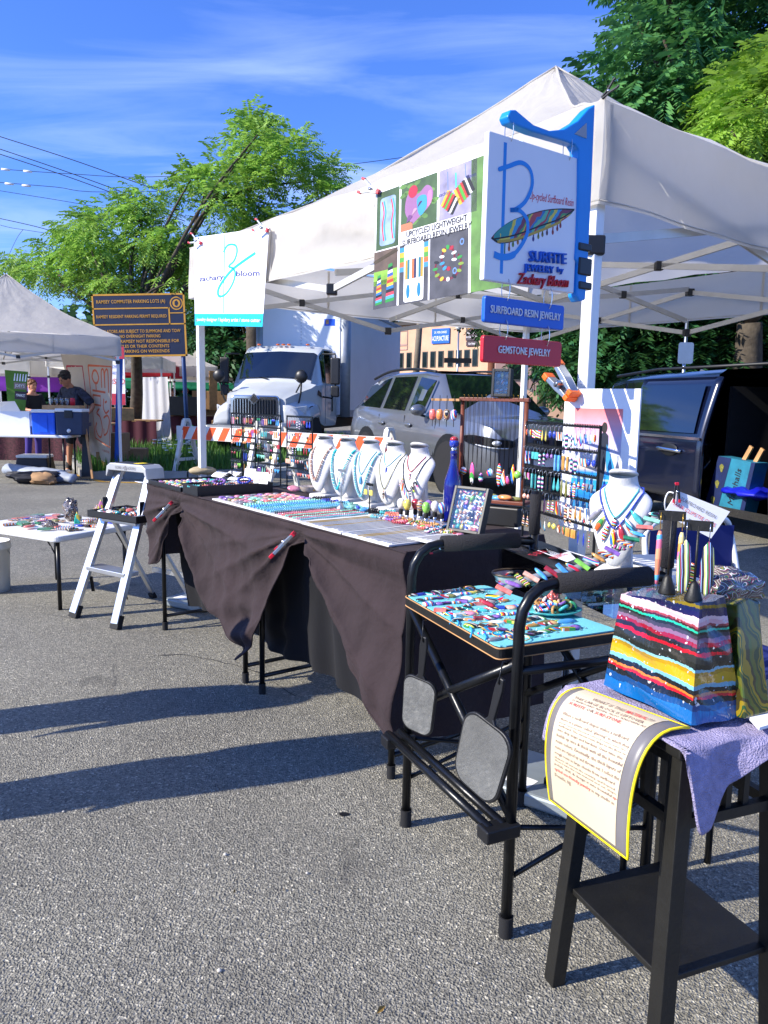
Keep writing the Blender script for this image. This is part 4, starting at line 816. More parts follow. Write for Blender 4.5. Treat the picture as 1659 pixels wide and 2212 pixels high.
# shadow frame of cabochons
def shadow_frame(M,w,h,label,stones,dep=.03,sc=1.0,sname='cabochon',grp='',mats=None):
    r=thing('shadow_frame',label,'frame',M); t=.012
    for s in (-1,1): m=MB(); m.box((s*(w-t)/2,0,0),(t,h,dep)); m.build('frame_side','black_plastic',r,bevel=.002); m=MB(); m.box((0,s*(h-t)/2,0),(w-2*t,t,dep)); m.build('frame_side','black_plastic',r,bevel=.002)
    m=MB(); m.box((0,0,-dep*.3),(w-2*t,h-2*t,.004)); m.build('backing','paper' if not mats else 'ph_grey',r)
    m=MB(); m.box((0,0,dep*.42),(w-2*t,h-2*t,.0015)); m.build('glass_front','pane',r)
    nx,ny=stones
    for i in range(nx):
        for j in range(ny):
            x=-(w-2*t)/2+(w-2*t)*(i+.5)/nx+random.uniform(-.003,.003); y=-(h-2*t)/2+(h-2*t)*(j+.5)/ny+random.uniform(-.003,.003); mt=pick(.6) if not mats else (random.choice(mats),'bright')
            tag(inst(sname,STONE[random.choice((0,0,1,2))],M@Matrix.Translation((x,y,-dep*.05))@Matrix.Rotation(random.uniform(0,3),4,'Z')@Matrix.Scale(sc,4),mt[0]),'%s %s, column %s, row %s up, %s'%(mt[1].replace(' multicolour',''),sname.replace('_',' '),nth(i),nth(j),'leaning frame' if sname=='cabochon' else 'small frame'),sname,grp)
    return r
bl_=G(968,1150,ZT); br_=G(1040,1161,ZT); ux=(br_-bl_).normalized(); nn=Vector((ux.y,-ux.x,0)); uy=(UZ*.95-nn*.30).normalized(); w_=(br_-bl_).length*1.02; h_=.178
shadow_frame(Fr((bl_+br_)/2+uy*h_/2+UZ*.006,ux,uy),w_,h_,'black shadow frame of colourful cabochons leaning at the near table end',(7,8),.034,.72,'cabochon','cabochons in the leaning shadow frame')
# shell dish, brochures, small cards, pouch
def dish(M,label,rx,ry,mt,n,pm,iname,ilab,grp,rim=None):
    r=thing('shell_dish',label,'dish',M); m=MB(); m.lathe([(.002,.002),(.5,.006),(.85,.022),(1.0,.045),(1.02,.047),(.98,.043),(.8,.02),(.45,.010),(.002,.008)],26,Matrix.Diagonal((rx,ry,1,1)),0); m.build('bowl',mt,r,True)
    if rim: m=MB(); m.tube([(rx*1.01*math.cos(t),ry*1.01*math.sin(t),.046) for t in [2*math.pi*i/28 for i in range(28)]],.004,6,closed=True); m.build('rim',rim,r,True)
    return r
mat('abalone','#cfc3b8',.2,0,.4,30,coat=.6); mat('shell_dark','#4a3a2a',.4,0,.7,40)
Md=RZ(T(1.86,.13,ZT),R(20)); dish(Md,'white shell dish of gold trinkets beside the earring racks',.075,.05,'abalone',0,0,'','','')
for i in range(16): a=random.uniform(0,6.28); q=random.random()**.6; lay('trinket',STONE[i%3],Md@rz((.06*q*math.cos(a),.038*q*math.sin(a),.022+.012*random.random()),a,.4,.8),random.choice(['gold','r_pearl','r_coral','r_amber']),'small gold or coral trinket heaped in the white shell dish','trinket','trinkets in the white shell dish')
def brochure(p,ang,label):
    m=MB(); m.grid(lambda u,v:Vector(((u-.5)*.20,(v-.5)*.13,.004+.028*abs(math.sin(math.pi*2*u)))),20,3); m.grid(lambda u,v:Vector(((u-.5)*.20,(v-.5)*.13,.0005)),2,1); o=m.build('sheet','paper',thing('brochure',label,'brochure',RZ(p,ang),'open brochures behind the stone tray'),True); r=o.parent
    p=MB()
    for s in (.12,.34,.62,.86):
        for k in range(6):
            y=-.05+k*.018; x0=(s-.5)*.20; f=lambda x:.006+.028*abs(math.sin(math.pi*2*(x/.2+.5))); p.poly([(x0-.014,y,f(x0-.014)),(x0+.014,y,f(x0+.014)),(x0+.014,y+.008,f(x0+.014)),(x0-.014,y+.008,f(x0-.014))],0 if k%3 else 1)
    p.build('print',['grey_ink','sign_royal'],r)
brochure(G(497,1030,ZT),AE+R(95),'open white brochure behind the stone tray, the farther one'); brochure(G(530,1042,ZT),AE+R(100),'open white brochure behind the stone tray, the nearer one')
def card(name,label,p,w,h,lines,face,lean=.18,cat='price card',paper='paper'):
    u=Vector((math.cos(face+math.pi/2),math.sin(face+math.pi/2),0)); n=Vector((math.cos(face),math.sin(face),0)); M=Fr(p,u,UZ-n*lean); r=thing(name,label,cat,M); m=MB(); m.box((0,h/2,-.001),(w,h,.002)); m.build('card',paper,r)
    for (s,mt,y,hh,ww) in lines: text(s,mt,Matrix.Translation((0,h*y,.0008)),hh*h,r,ww*w)
    return r
FA=math.atan2(-E2.y,-E2.x)
card('price_card','small upright white card about wire-wrapped crystals behind the stone tray',T(2.30,-.02,ZT+.02),.075,.088,[('Natural Wire-Wrapped','grey_ink',.84,.08,.8),('Crystals & Gems','sign_royal',.64,.10,.75),('Prices range from','red_ink',.42,.10,.75),('$10-$35','grey_ink',.2,.11,.5)],FA+R(28))
card('price_card','small upright white card reading Stretch Bracelets $20',T(2.05,-.08,ZT+.05),.088,.062,[('Stretch Bracelets','grey_ink',.68,.17,.8),('-$20-','red_ink',.28,.24,.5)],FA+R(28))
m=MB(); m.box((0,0,.001),(.10,.14,.002)); tag(m.build('paper_card','paper',None,False,RZ(G(322,1044,ZT-.02),AE)@Matrix.Rotation(R(8),4,'X')),'blank-looking white card overhanging the far table corner','card')
r=thing('price_sheet','printed price sheet in a sleeve at the near table corner','price sheet',RZ(T(.45,-.20,ZT+.012),AE+R(90))); m=MB(); m.box((0,0,.001),(.21,.14,.002)); m.build('sheet','paper',r); p=MB()
for i in range(11):
    y=-.058+i*.0105; p.poly([(-.095,y,.0026),(.07+.02*math.sin(i*3),y,.0026),(.07+.02*math.sin(i*3),y+.005,.0026),(-.095,y+.005,.0026)])
p.build('print','grey_ink',r)
mat('linen','#a89878',.95,0,.2,30,.3,200); m=MB(); m.ell((0,0,.028),(.09,.06,.03),14,8); tag(m.build('pouch','linen',None,True,RZ(G(438,1026,ZT),.4)),'tan linen pouch behind the stone tray','pouch')
# ================================================================ WOODEN PENDANT STAND ON A BLACK BOX
YS=3.12; zs=AY(1060,1086,YS).z
pL=AY(993,1082,YS+.12); pR=AY(1128,1092,YS-.02); ux=(pR-pL); ux.z=0; WS=ux.length; ux.normalize(); MW=Fr(Vector((pL.x,pL.y,zs)),ux,UZ)
st=thing('pendant_stand','reddish wooden stand hung with black cord pendants','display stand',MW); hS=AY(993,862,YS+.12).z-zs
for x in (0,WS): m=MB(); m.cyl((x,.0,0),(x,hS,0),.009,n=12); m.build('upright','wood_red',st,True)
m=MB(); m.box((WS/2,.004,0),(WS+.05,.014,.085)); m.build('shelf','wood_red',st,bevel=.002); m=MB(); m.box((WS/2,hS,0),(WS+.025,.016,.022)); m.build('top_bar','wood_red',st,bevel=.002)
m=MB(); m.box((-.07,hS-.004,.02),(.13,.010,.012)); m.build('side_arm','wood_light',st,bevel=.001)
for i in range(14): m=MB(); x=.012+i*(WS-.024)/13; m.tube([(x,hS+.002,.011),(x,hS+.016,.011),(x,hS+.018,.018)],.0014,5); m.build('peg','gold',st,True)
m=MB(); m.box((WS*.55,-.012-(zs-ZT)/2+.006,-.02),(WS*.95,zs-ZT-.014,.16)); tag(m.build('lidded_box','black_plastic',None,False,MW,.006),'low black box under the wooden pendant stand','box')
PEND=[EAR['round'],STONE[0],EAR['long oval'],EAR['drop'],EAR['short stub'],EAR['leaf']]
for i in range(13):
    x=.020+i*(WS-.04)/12; L=hS*(.66+.06*math.sin(i*2.1)); r=thing('cord_pendant','%s pendant on a black cord, %s from the left on the wooden stand'%('striped resin',nth(i)),'pendant',MW@Matrix.Translation((x,hS-.004,.016)),'cord pendants on the wooden stand')
    m=MB(); m.tube([(-.003,.0,0),(-.002,-L*.5,.001),(0,-L,0)],.0011,4); m.tube([(.003,.0,0),(.004,-L*.35,.001),(0,-L,0)],.0011,4); m.build('cord','black_plastic',r,True)
    if i%2==0 or i>8: inst('pendant',PEND[i%6],Matrix.Translation((0,-L,.0))@Matrix.Rotation(R(-90),4,'X')@Matrix.Scale(1.9,4),STR[i%8][0] if i!=12 else 'r_lime',r)
for i in range(4):
    r=thing('bead_pendant','fat striped resin bead on a short cord, %s from the left on the side arm'%nth(i),'pendant',MW@Matrix.Translation((-.125+i*.033,hS-.006,.03)),'fat bead pendants on the side arm'); m=MB(); m.cyl((0,.02,0),(0,-.11,0),.0016,n=5); m.build('cord','black_plastic',r); m=MB(); m.lathe([(.006,-.055),(.0125,-.047),(.014,-.032),(.013,-.016),(.006,-.01)],12,Matrix.Translation((0,-.028,0))@Matrix.Rotation(R(-90),4,'X')@Matrix.Translation((0,0,.0))); m.build('bead',['r_coral','r_orange','st5','st6'][i],r,True)
for i in range(7):
    x=.03+i*.036; lay('surf_pendant',STONE[2],MW@Matrix.Translation((x,.018+.006*(i%2),.01*(i%3)))@Matrix.Rotation(R(-90+10*(i%3)),4,'X')@Matrix.Scale(1.9,4),['r_yellow','r_olive','st2','r_olive','r_sky','r_orange','r_olive'][i],'%s surfboard-shaped piece lying on the wooden shelf, %s from the left'%(['yellow','olive','striped','dull green','blue','orange','grey green'][i],nth(i)),'resin piece','surfboard pieces on the wooden shelf')
fw=AY(1045,856,YS+.05); M=Fr(MW@Vector((WS*.62,hS+.012+.055,.004)),ux,UZ*1+Vector((-ux.y,ux.x,0))*.06); shadow_frame(M,.082,.112,'small black frame of bright drops standing on the wooden stand',(3,3),.03,.85,'resin_drop','bright drops in the small frame',['r_orange','r_yellow','r_amber','st3','r_sky'])
# ================================================================ TALL DIRECTOR'S CHAIR CARRYING THE TEAL TRAY
N1=Vector((.09,2.33,0));N2=Vector((.335,1.815,0));N3=Vector((.49,2.47,0));N4=Vector((.745,1.98,0)); ZA=.925
AX=(N2-N1).normalized(); OUT=Vector((AX.y,-AX.x,0)); OUT=-OUT if OUT.x>0 else OUT   # towards the aisle
mat('chair_tube','#16181b',.3,.35,.3,22,.05)
ch=thing('director_chair','tall black tube director chair with foam arms holding the teal tray','chair',N1); q=lambda v:Vector(v)-N1
for A,B in ((N1,N3),(N2,N4)):
    d=(B-A).normalized(); P=[A+UZ*.03,A+UZ*(ZA-.10)]+[A+d*(.09-.09*math.cos(t))+UZ*(ZA-.10+.10*math.sin(t)) for t in (.4,.8,1.2,1.57)]+[B-d*.07+UZ*ZA]
    P=[p for p in P]; P.append(B+UZ*(ZA-.005)); m=MB(); m.tube([q(p) for p in P],.0145,12); m.build('arm_frame','chair_tube',ch,True)
    m=MB(); m.cyl(q(A+d*.10+UZ*ZA),q(B-d*.06+UZ*ZA),.026,n=16); m.build('arm_pad','foam',ch,True)
    m=MB(); m.cyl(q(B+UZ*.03),q(B+UZ*(ZA+.16)),.0145,n=12); m.build('rear_upright','chair_tube',ch,True)
    for F_ in (A,B): m=MB(); m.cyl(q(F_),q(F_+UZ*.055),.0185,n=12); m.build('leg_foot','rubber',ch,40)
    m=MB(); m.cyl(q(B+UZ*(ZA+.02)),q(B+UZ*(ZA+.15)),.018,n=12); m.build('back_sleeve','foam',ch,True)
    for z0,z1 in ((.30,.21),(.16,.31)): m=MB(); m.cyl(q(A+UZ*z0),q(B+UZ*z1),.007,n=8); m.build('side_brace','chair_tube',ch,True)
    m=MB(); m.cyl(q(A+UZ*.71),q(B+UZ*.71),.012,n=8); m.build('seat_rail','chair_tube',ch,True)
for A,B in ((N1,N2),(N3,N4)):
    for z0,z1 in ((.73,.33),(.40,.73)): m=MB(); m.cyl(q(A+UZ*z0),q(B+UZ*z1),.0135,n=10); m.build('cross_brace','chair_tube',ch,True)
for k,o in enumerate((.02,.062)):
    m=MB(); m.cyl(q(N1+OUT*o+UZ*.315-AX*.02),q(N2+OUT*o+UZ*.31+AX*.0),.0125,n=10); m.build('foot_rest_bar','chair_tube',ch,True)
for A in (N1,N2): m=MB(); m.box((0,0,0),(.05,.10,.035),RZ(q(A+OUT*.035+UZ*.30),math.atan2(AX.y,AX.x))); m.build('foot_rest_clip','black_plastic',ch,bevel=.004)
# the tray: dark board with a worn gold edge and a teal cloth
TZ=.768; TQ=[G(873,1285,TZ),G(1077,1400,TZ),G(1345,1362,TZ),G(1045,1262,TZ)]
tc_=sum(TQ,Vector())/4; tr=thing('tray_table','dark tray board with a worn gold edge and teal cloth on the director chair','tray',Vector((tc_.x,tc_.y,TZ)))
def inset(P,k):
    c=sum(P,Vector())/len(P); return [p+(c-p).normalized()*k for p in P]
def rcorner(P,r,n=4):
    o=[];k=len(P)
    for i in range(k):
        a=P[i-1];b=P[i];c=P[(i+1)%k]; d1=(a-b).normalized();d2=(c-b).normalized(); p1=b+d1*r;p2=b+d2*r
        for j in range(n+1): t=j/n; o.append(p1*(1-t)**2+b*2*t*(1-t)+p2*t*t)
    return o
rc=[p-tr.location for p in rcorner(TQ,.02)]
def slab(pts,z0,z1,name,mt,par):
    k=len(pts); m=MB(); m.add([p+UZ*z0 for p in pts]+[p+UZ*z1 for p in pts],[tuple(range(k-1,-1,-1)),tuple(range(k,2*k))]+[(i,(i+1)%k,k+(i+1)%k,k+i) for i in range(k)]); return m.build(name,mt,par)
if (rc[1]-rc[0]).cross(rc[2]-rc[1]).z<0: rc=rc[::-1]
slab(rc,-.032,-.004,'board','black_wood',tr)
m=MB(); m.tube([p-UZ*.004 for p in rc],.0022,5,closed=True); m.build('edge_trim','wood_light',tr,True); m=MB(); m.tube([p-UZ*.031 for p in rc],.0018,5,closed=True); m.build('edge_trim','wood_light',tr,True)
cp=[p*.965 for p in rc]; cp=[p+Vector((random.uniform(-.003,.003),random.uniform(-.003,.003),0)) for p in cp]; slab(cp,-.0035,.0005,'cloth','teal_cloth',tr)
def tq(u,v): return (TQ[0]*(1-u)+TQ[1]*u)*(1-v)+(TQ[3]*(1-u)+TQ[2]*u)*v+UZ*.004
# earrings, pendants laid on the tray
k=0
BIG=[lm([(.003,-.004),(.009,-.003),(.0105,0),(.008,.003),(.002,.0045)],10,1.7,.62),lm([(.003,-.004),(.008,-.003),(.009,0),(.006,.003),(.002,.004)],10,2.1,.55),STONE[3],STONE[0],lm([(.003,-.003),(.01,-.002),(.011,.001),(.006,.003)],12,1.1,1.0)]
used=[]
for i in range(9):
    for j in range(9):
        u=.06+.105*i+random.uniform(-.02,.02); v=.05+.085*j+random.uniform(-.015,.015)
        if u>.97 or v>.86: continue
        mt=pick(.55); ps=tq(u,v)
        if (ps-G(1118,1268,TZ)).length<.095 or (ps-G(1195,1322,TZ)).length<.088: continue; used.append((u,v))
        LAST=[None]; LAST[0]=lay('resin_earring',BIG[k%5],rz(ps,random.uniform(-.4,.6),0,random.uniform(1.0,1.35)),mt[0],'%s piece on the teal tray, %s along, %s in'%(mt[1],nth(i),nth(j)),'jewelry','resin jewelry laid on the teal tray'); inst('hook',HOOK,Matrix.Translation((.018,0,-.002))@Matrix.Rotation(R(90),4,'Y')@Matrix.Scale(.9,4),None,bpy.data.objects[-1] if 0 else LAST[0]); k+=1
for i,(u,v,L,mt,wd) in enumerate(((.88,.70,2.0,'r_sky','long sky blue'),(.80,.78,1.9,'r_sky','bright blue'),(.78,.62,1.9,'r_olive','dark olive'),(.86,.58,2.0,'r_emerald','deep green'),(.70,.60,2.0,'st5','brown striped'))): lay('resin_earring',BIG[1],rz(tq(u,v),.3+.1*i,0,L),mt,'%s leaf-shaped resin piece at the back of the teal tray'%wd,'jewelry','resin jewelry laid on the teal tray')
def cord(pts,mt,r,label,cat,grp): m=MB(); m.tube(spl(pts,5),r,5); return tag(m.build('cord_bracelet',mt,None,True),label,cat,grp)
mat('cord_blue','#1f9fe0',.7); mat('cord_tan','#c9a86a',.8)
for i,(u0,v0) in enumerate(((.55,.02),(.68,.02),(.80,.03),(.45,.04))): P=[tq(u0,v0+.20),tq(u0+.05,v0+.12),tq(u0-.02,v0+.05),tq(u0+.06,v0-.0),tq(u0+.10,v0-.045)-UZ*(.012 if i%2 else 0)]; cord(P,'cord_blue',.0022,'bright blue cord bracelet trailing over the tray edge, %s from the table'%nth(i),'bracelet','blue cord bracelets on the teal tray')
for i,(u0,v0) in enumerate(((.50,.22),(.72,.18),(.86,.16),(.93,.22))): P=[tq(u0+.05*math.cos(t),v0+.07*math.sin(t))+UZ*.002 for t in [.3*s for s in range(20)]]; cord(P,'cord_tan',.0014,'thin tan cord coil on the teal tray, %s from the table'%nth(i),'cord','tan cords on the teal tray')
# two dishes of rings
RNG=MB().tube([(.0095*math.cos(t),.0095*math.sin(t),0) for t in [2*math.pi*i/14 for i in range(14)]],.0032,6,0,True).mesh('ring','r_sky',True)
d1=G(1118,1268,TZ+.006); Md=RZ(d1,.2); dish(Md,'abalone shell dish heaped with resin rings on the teal tray',.085,.062,'abalone',0,0,'','','',rim='shell_dark')
for i in range(26): a=random.uniform(0,6.28); s=random.random()**.6; mt=pick(.4); lay('ring',RNG,Md@Matrix.Translation((.066*s*math.cos(a),.046*s*math.sin(a),.018+.022*random.random()*(1.2-s)))@Matrix.Rotation(random.uniform(-1.1,1.1),4,'X')@Matrix.Rotation(random.uniform(-1,1),4,'Y')@Matrix.Scale(1.25,4),mt[0],'%s resin ring heaped in the abalone shell dish'%mt[1],'ring','rings in the shell dish')
d2=G(1195,1322,TZ+.006); Md2=RZ(d2,.2); r=thing('glass_dish','shallow blue glass dish heaped with resin rings on the teal tray','dish',Md2); m=MB(); m.lathe([(.002,.001),(.07,.002),(.085,.010),(.082,.011),(.06,.006),(.002,.005)],24,None,0,1,.72); m.build('bowl','r_turquoise',r,True)
for i in range(30): a=random.uniform(0,6.28); s=random.random()**.6; mt=pick(.35); lay('ring',RNG,Md2@Matrix.Translation((.062*s*math.cos(a),.042*s*math.sin(a),.013+.034*random.random()*(1.15-s)))@Matrix.Rotation(random.uniform(-1.3,1.3),4,'X')@Matrix.Rotation(random.uniform(-1,1),4,'Y')@Matrix.Scale(1.35,4),mt[0],'%s resin ring heaped in the blue glass dish'%mt[1],'ring','rings in the blue glass dish')
# hair clips on a grey strip climbing along the near arm
cp_=[AY(1050,1308,1.80),AY(1105,1266,1.83),AY(1165,1244,1.85),AY(1235,1230,1.89),AY(1292,1208,1.93),AY(1335,1186,1.97),AY(1378,1155,2.02),AY(1420,1112,2.06)]
cs_=spl(cp_,8)
sr=thing('clip_strip','grey card strip along the chair arm holding hair clips','card strip',cs_[0]); m=MB(); up=Vector((-.25,-.75,.6)).normalized()
def stripf(u,v):
    i=min(len(cs_)-2,int(u*(len(cs_)-1))); t=u*(len(cs_)-1)-i; p=cs_[i].lerp(cs_[i+1],t); d=(cs_[i+1]-cs_[i]).normalized(); s=d.cross(up).normalized(); return p+s*(v-.5)*.017-cs_[0]
m.grid(stripf,48,2); mat('strip_grey','#8d9096',.5); o=m.build('strip','strip_grey',sr,True); o.modifiers.new('t','SOLIDIFY').thickness=.0015
CLIP=MB().box((0,0,.004),(.014,.052,.006)).mesh('hair_clip','r_sky'); CLIP2=lm([(.004,.001),(.0125,.002),(.013,.005),(.008,.008),(.002,.009)],12,.62,2.1,'hair_clip')
cc=[('r_crimson','dark red'),('st0','red striped'),('r_coral','coral'),('r_violet','lilac'),('st7','green striped'),('r_peach','peach striped'),('r_sky','sky blue'),('r_crimson','maroon'),('r_sky','pale blue oval'),('st0','red and white'),('r_lime','bright green'),('st6','blue striped'),('r_amber','amber'),('st3','yellow striped'),('r_violet','violet'),('st2','pink striped'),('st3','orange striped'),('r_emerald','dark green'),('r_sky','light blue'),('r_coral','salmon'),('r_mint','mint'),('st4','violet striped')]
for i,(mt,wd) in enumerate(cc):
    u=.01+i*.98/(len(cc)-1); p=stripf(u,.5)+cs_[0]; d=(stripf(min(1,u+.02),.5)-stripf(max(0,u-.02),.5)).normalized(); s=d.cross(up).normalized(); n=s.cross(d)
    sl=(s*1+d*(.7 if i%2 else .35)).normalized(); 
    lay('hair_clip',CLIP if i%3 else CLIP2,Fr(p+n*.004,n.cross(sl) if False else sl.cross(n),sl)@Matrix.Scale(.80,4),mt,'%s resin hair clip, %s from the lower end of the card strip'%(wd,nth(i) if i<20 else 'last but %d'%(len(cc)-1-i)),'hair clip','hair clips on the card strip')
M=Fr(AY(1212,1262,1.93),Vector((.1,-.2,1)),Vector((1,.3,0))); clamp(M,'small black and red clamp gripping the near foam arm','black_plastic','red_plastic',.42,'small clamps by the chair arms',.25)
M=Fr(AY(950,1185,2.35),Vector((-1,-.1,-.1)),UZ); clamp(M,'small black and red clamp on the far foam arm by the table','black_plastic','red_plastic',.42,'small clamps by the chair arms',.25)
# hand mirrors hanging from the chair
def mirror(hook,top,cen,w,h,label,tilt):
    hook=Vector(hook); cen=Vector(cen); top=Vector(top); uy=(top-cen).normalized(); nrm=Vector(tilt).normalized(); ux=uy.cross(nrm).normalized()
    M=Fr(cen,ux,uy); r=thing('hand_mirror',label,'hand mirror',M,'hand mirrors hung on the director chair'); L=(top-cen).length
    o=[(x*(1+.10*(y/h)),y) for x,y in rrect(w,h,w*.28,7)]; m=MB(); m.prism(o,Matrix.Translation((0,0,-.008)),.011); m.build('frame','black_plastic',r,bevel=.003)
    m=MB(); m.poly([(x*.92,y*.935,.0042) for x,y in o]); m.build('glass','mirror',r)
    m=MB(); m.prism([(-.021,h*.49),(-.010,h*.56),(-.013,L-.03),(-.009,L),(.009,L),(.013,L-.03),(.010,h*.56),(.021,h*.49)],Matrix.Translation((0,0,-.006)),.010); m.build('handle','black_plastic',r,bevel=.003)
    m=MB(); m.tube([Vector(M.inverted()@hook)+Vector((0,.012,-.01)),Vector(M.inverted()@hook)+Vector((0,.014,.004)),Vector((0,L-.012,.008)),Vector((0,L-.02,.0)),Vector((.004,L-.012,-.008))],.0018,6); m.build('hook','black_metal',r,True)
    return r
hk=N1+UZ*.66+OUT*.03+AX*.05
mirror(AY(915,1350,2.14),AY(917,1375,2.12),AY(904,1524,2.15),.112,.178,'smaller square hand mirror hanging at the far front leg of the chair',(-.55,-.8,.30))
mirror(AY(1086,1440,1.77),AY(1084,1465,1.755),AY(1040,1636,1.78),.165,.195,'larger square hand mirror hanging at the near front leg of the chair',(-.80,-.60,.06))
# ================================================================ CLEAR BOX, NEAR EARRING RACK, SHEET
R0=Vector((.478,2.615,0)); R1=Vector((.612,2.20,0)); rd=(R1-R0).normalized(); rn=Vector((-rd.y,rd.x,0)); cbx=(R0+R1)/2
bx=thing('clear_box','clear acrylic box standing on the teal tray under the earring rack','box',Fr(cbx+UZ*TZ+rn*-.02,rd,rn)); Lb,Wb,Hb=.40,.15,.118
for c_,d_ in (((0,-Wb/2,Hb/2),(Lb,.003,Hb)),((0,Wb/2,Hb/2),(Lb,.003,Hb)),((-Lb/2,0,Hb/2),(.003,Wb-.006,Hb)),((Lb/2,0,Hb/2),(.003,Wb-.006,Hb))): m=MB(); m.box(c_,d_); m.build('side_panel','acrylic',bx)
m=MB(); m.box((0,0,Hb+.003),(Lb+.02,Wb+.03,.006)); m.build('lid_board','black_plastic',bx,bevel=.001)
ZR=TZ+Hb+.007
rack('earring_rack','large black earring rack of striped resin earrings in front of the surfer print',R0,R1,ZR,1.305,5,[17,18,18,16,15],'large near rack',False,11,'resin earrings on the large near rack')
def sheet(name,label,cs,lines,z,cat='price sheet',mt='paper'):
    P=[G(x,y,z) for x,y in cs]; M=Fr(P[3],P[2]-P[3],P[0]-P[3]); Mi=M.inverted(); r=thing(name,label,cat,M); m=MB(); m.add([Mi@p for p in P],[(3,2,1,0)]); m.build('sheet',mt,r); w=(P[2]-P[3]).length; h=(P[0]-P[3]).length
    for s,mm,y,hh,ww in lines: text(s,mm,Matrix.Translation((w/2,h*y,.0008)),hh*h,r,ww*w)
    return r
sheet('price_sheet','small printed price sheet lying on the lid below the near earring rack',[(1160,1189),(1198,1181),(1262,1200),(1225,1214)],[('$25 - $30 EACH','red_ink',.68,.16,.7),('RESIN EARRINGS','red_ink',.3,.14,.75)],ZR+.007)
# ================================================================ SURFER PRINT CLAMPED TO THE POST
pp=-.03; tl=PL(1221,840,T(0,pp),E2); trr=PL(1384,842,T(0,pp),E2); bl=PL(1206,1135,T(0,pp),E2); W_=(trr-tl).length; H_=tl.z-bl.z
MP=Fr(Vector((tl.x,tl.y,tl.z-H_)),-E1,UZ); pr=thing('surfer_print','matted print of a surfer carrying a board, clamped to the near tent post','art print',MP)
m=MB(); m.box((W_/2,H_/2,-.004),(W_,H_,.007)); m.build('mat_board','paper',pr)
p=Pan(MP.inverted()@MP)
mat('print_sky','#9fb0c8',.35); 
def grad(name,cols,ps,h0,h1):
    m=bpy.data.materials.new(name); m.use_nodes=True; t=m.node_tree; b=t.nodes['Principled BSDF']; g=nd(t,'ShaderNodeTexCoord'); s=nd(t,'ShaderNodeSeparateXYZ'); t.links.new(g.outputs['Object'],s.inputs[0]); mr=nd(t,'ShaderNodeMapRange'); t.links.new(s.outputs['Y'],mr.inputs[0]); mr.inputs[1].default_value=h0; mr.inputs[2].default_value=h1
    r=nd(t,'ShaderNodeValToRGB'); t.links.new(mr.outputs[0],r.inputs[0]); e=r.color_ramp.elements
    while len(e)<len(cols): e.new(.5)
    for i in range(len(cols)): e[i].position=ps[i]
    for i in range(len(cols)): e[i].color=lin(cols[i])+(1,)
    n=nd(t,'ShaderNodeTexNoise'); n.inputs['Scale'].default_value=40; t.links.new(g.outputs['Object'],n.inputs[0]); mm=nd(t,'ShaderNodeMixRGB',blend_type='OVERLAY'); mm.inputs[0].default_value=.12; t.links.new(r.outputs[0],mm.inputs[1]); t.links.new(n.outputs[0],mm.inputs[2]); t.links.new(mm.outputs[0],b.inputs['Base Color']); b.inputs['Roughness'].default_value=.3; MATS[name]=m
x0,x1,y0,y1=W_*.155,W_*.80,H_*.16,H_*.865
grad('print_scene',['#3a86b8','#1f6fb0','#2f9ad6','#1c7fc6','#c9b9a8','#b9bdd0','#b7b2d2','#e09aa6','#f0766e'],[0,.12,.22,.36,.40,.50,.68,.85,1],y0,y1)
p.rect(x0,y0,x1,y1,'print_scene',1); p.rect(x0,y0+(y1-y0)*.18,x1,y0+(y1-y0)*.20,'#8cc4e4',2); p.rect(x0,y0+(y1-y0)*.29,x1,y0+(y1-y0)*.31,'#a9d4ea',2)
S_=lambda u,v:(x0+(x1-x0)*(u+.30),y0+(y1-y0)*v)
p.poly([S_(*q) for q in ((.26,.06),(.33,.05),(.36,.22),(.40,.36),(.42,.52),(.45,.66),(.44,.74),(.38,.77),(.33,.77),(.27,.73),(.24,.62),(.22,.50),(.20,.40),(.26,.44),(.28,.30),(.25,.15))],'#16243a',3); p.oval(*S_(.355,.815),.0105,.017,'#2a2320',3)
p.poly([S_(*q) for q in sp2([(.42,.66),(.50,.56),(.62,.40),(.72,.22),(.68,.20),(.56,.27),(.46,.36),(.42,.50),(.42,.66)],4)],'#2b9bd8',4); p.line([S_(.60,.30),S_(.70,.21)],.006,'#16243a',5); p.oval(*S_(.30,.045),.012,.006,'skin',4)
p.build('picture',pr)
M=Fr(T(.06,-.05,tl.z+.015),-E1*.75-UZ*.66-E2*.1,UZ-E1*.2)@Matrix.Rotation(R(180),4,'Z')@Matrix.Diagonal((1,1.5,2.6,1)); clamp(M,'large steel clamp with orange grips holding the surfer print to the post','steel','orange_plastic',1.0,'spring clamps on the banners',.10)
# ================================================================ SIDE TABLE, TUBS, LARGE BUST
sc0=Vector((.80,2.28,0)); sd=thing('side_table','small black folding side table behind the director chair','table',RZ(sc0,math.atan2(rd.y,rd.x))); m=MB(); m.box((0,0,.775),(.42,.36,.02)); m.build('tabletop','black_plastic',sd,bevel=.004)
for x in (-.18,.18):
    for y in (-.15,.15): m=MB(); m.cyl((x,y,0),(x,y,.765),.010,n=8); m.build('leg','black_metal',sd,True)
def tub(p,ang,w,d,h,label,mt='white_plastic'):
    r=thing('storage_tub',label,'tub',RZ(p,ang),'white plastic tubs behind the chair'); m=MB(); m.box((0,0,h/2),(w*.94,d*.94,h),None,0,1.06); m.build('bin',mt,r,bevel=.006); m=MB(); m.box((0,0,h+.006),(w*1.03,d*1.03,.012)); m.build('lid',mt,r,bevel=.004)
zt=.786
bp=G(1342,1236,.896); tub((bp.x,bp.y,zt),math.atan2(rd.y,rd.x),.17,.16,.092,'clear lidded tub under the large necklace bust','acrylic')
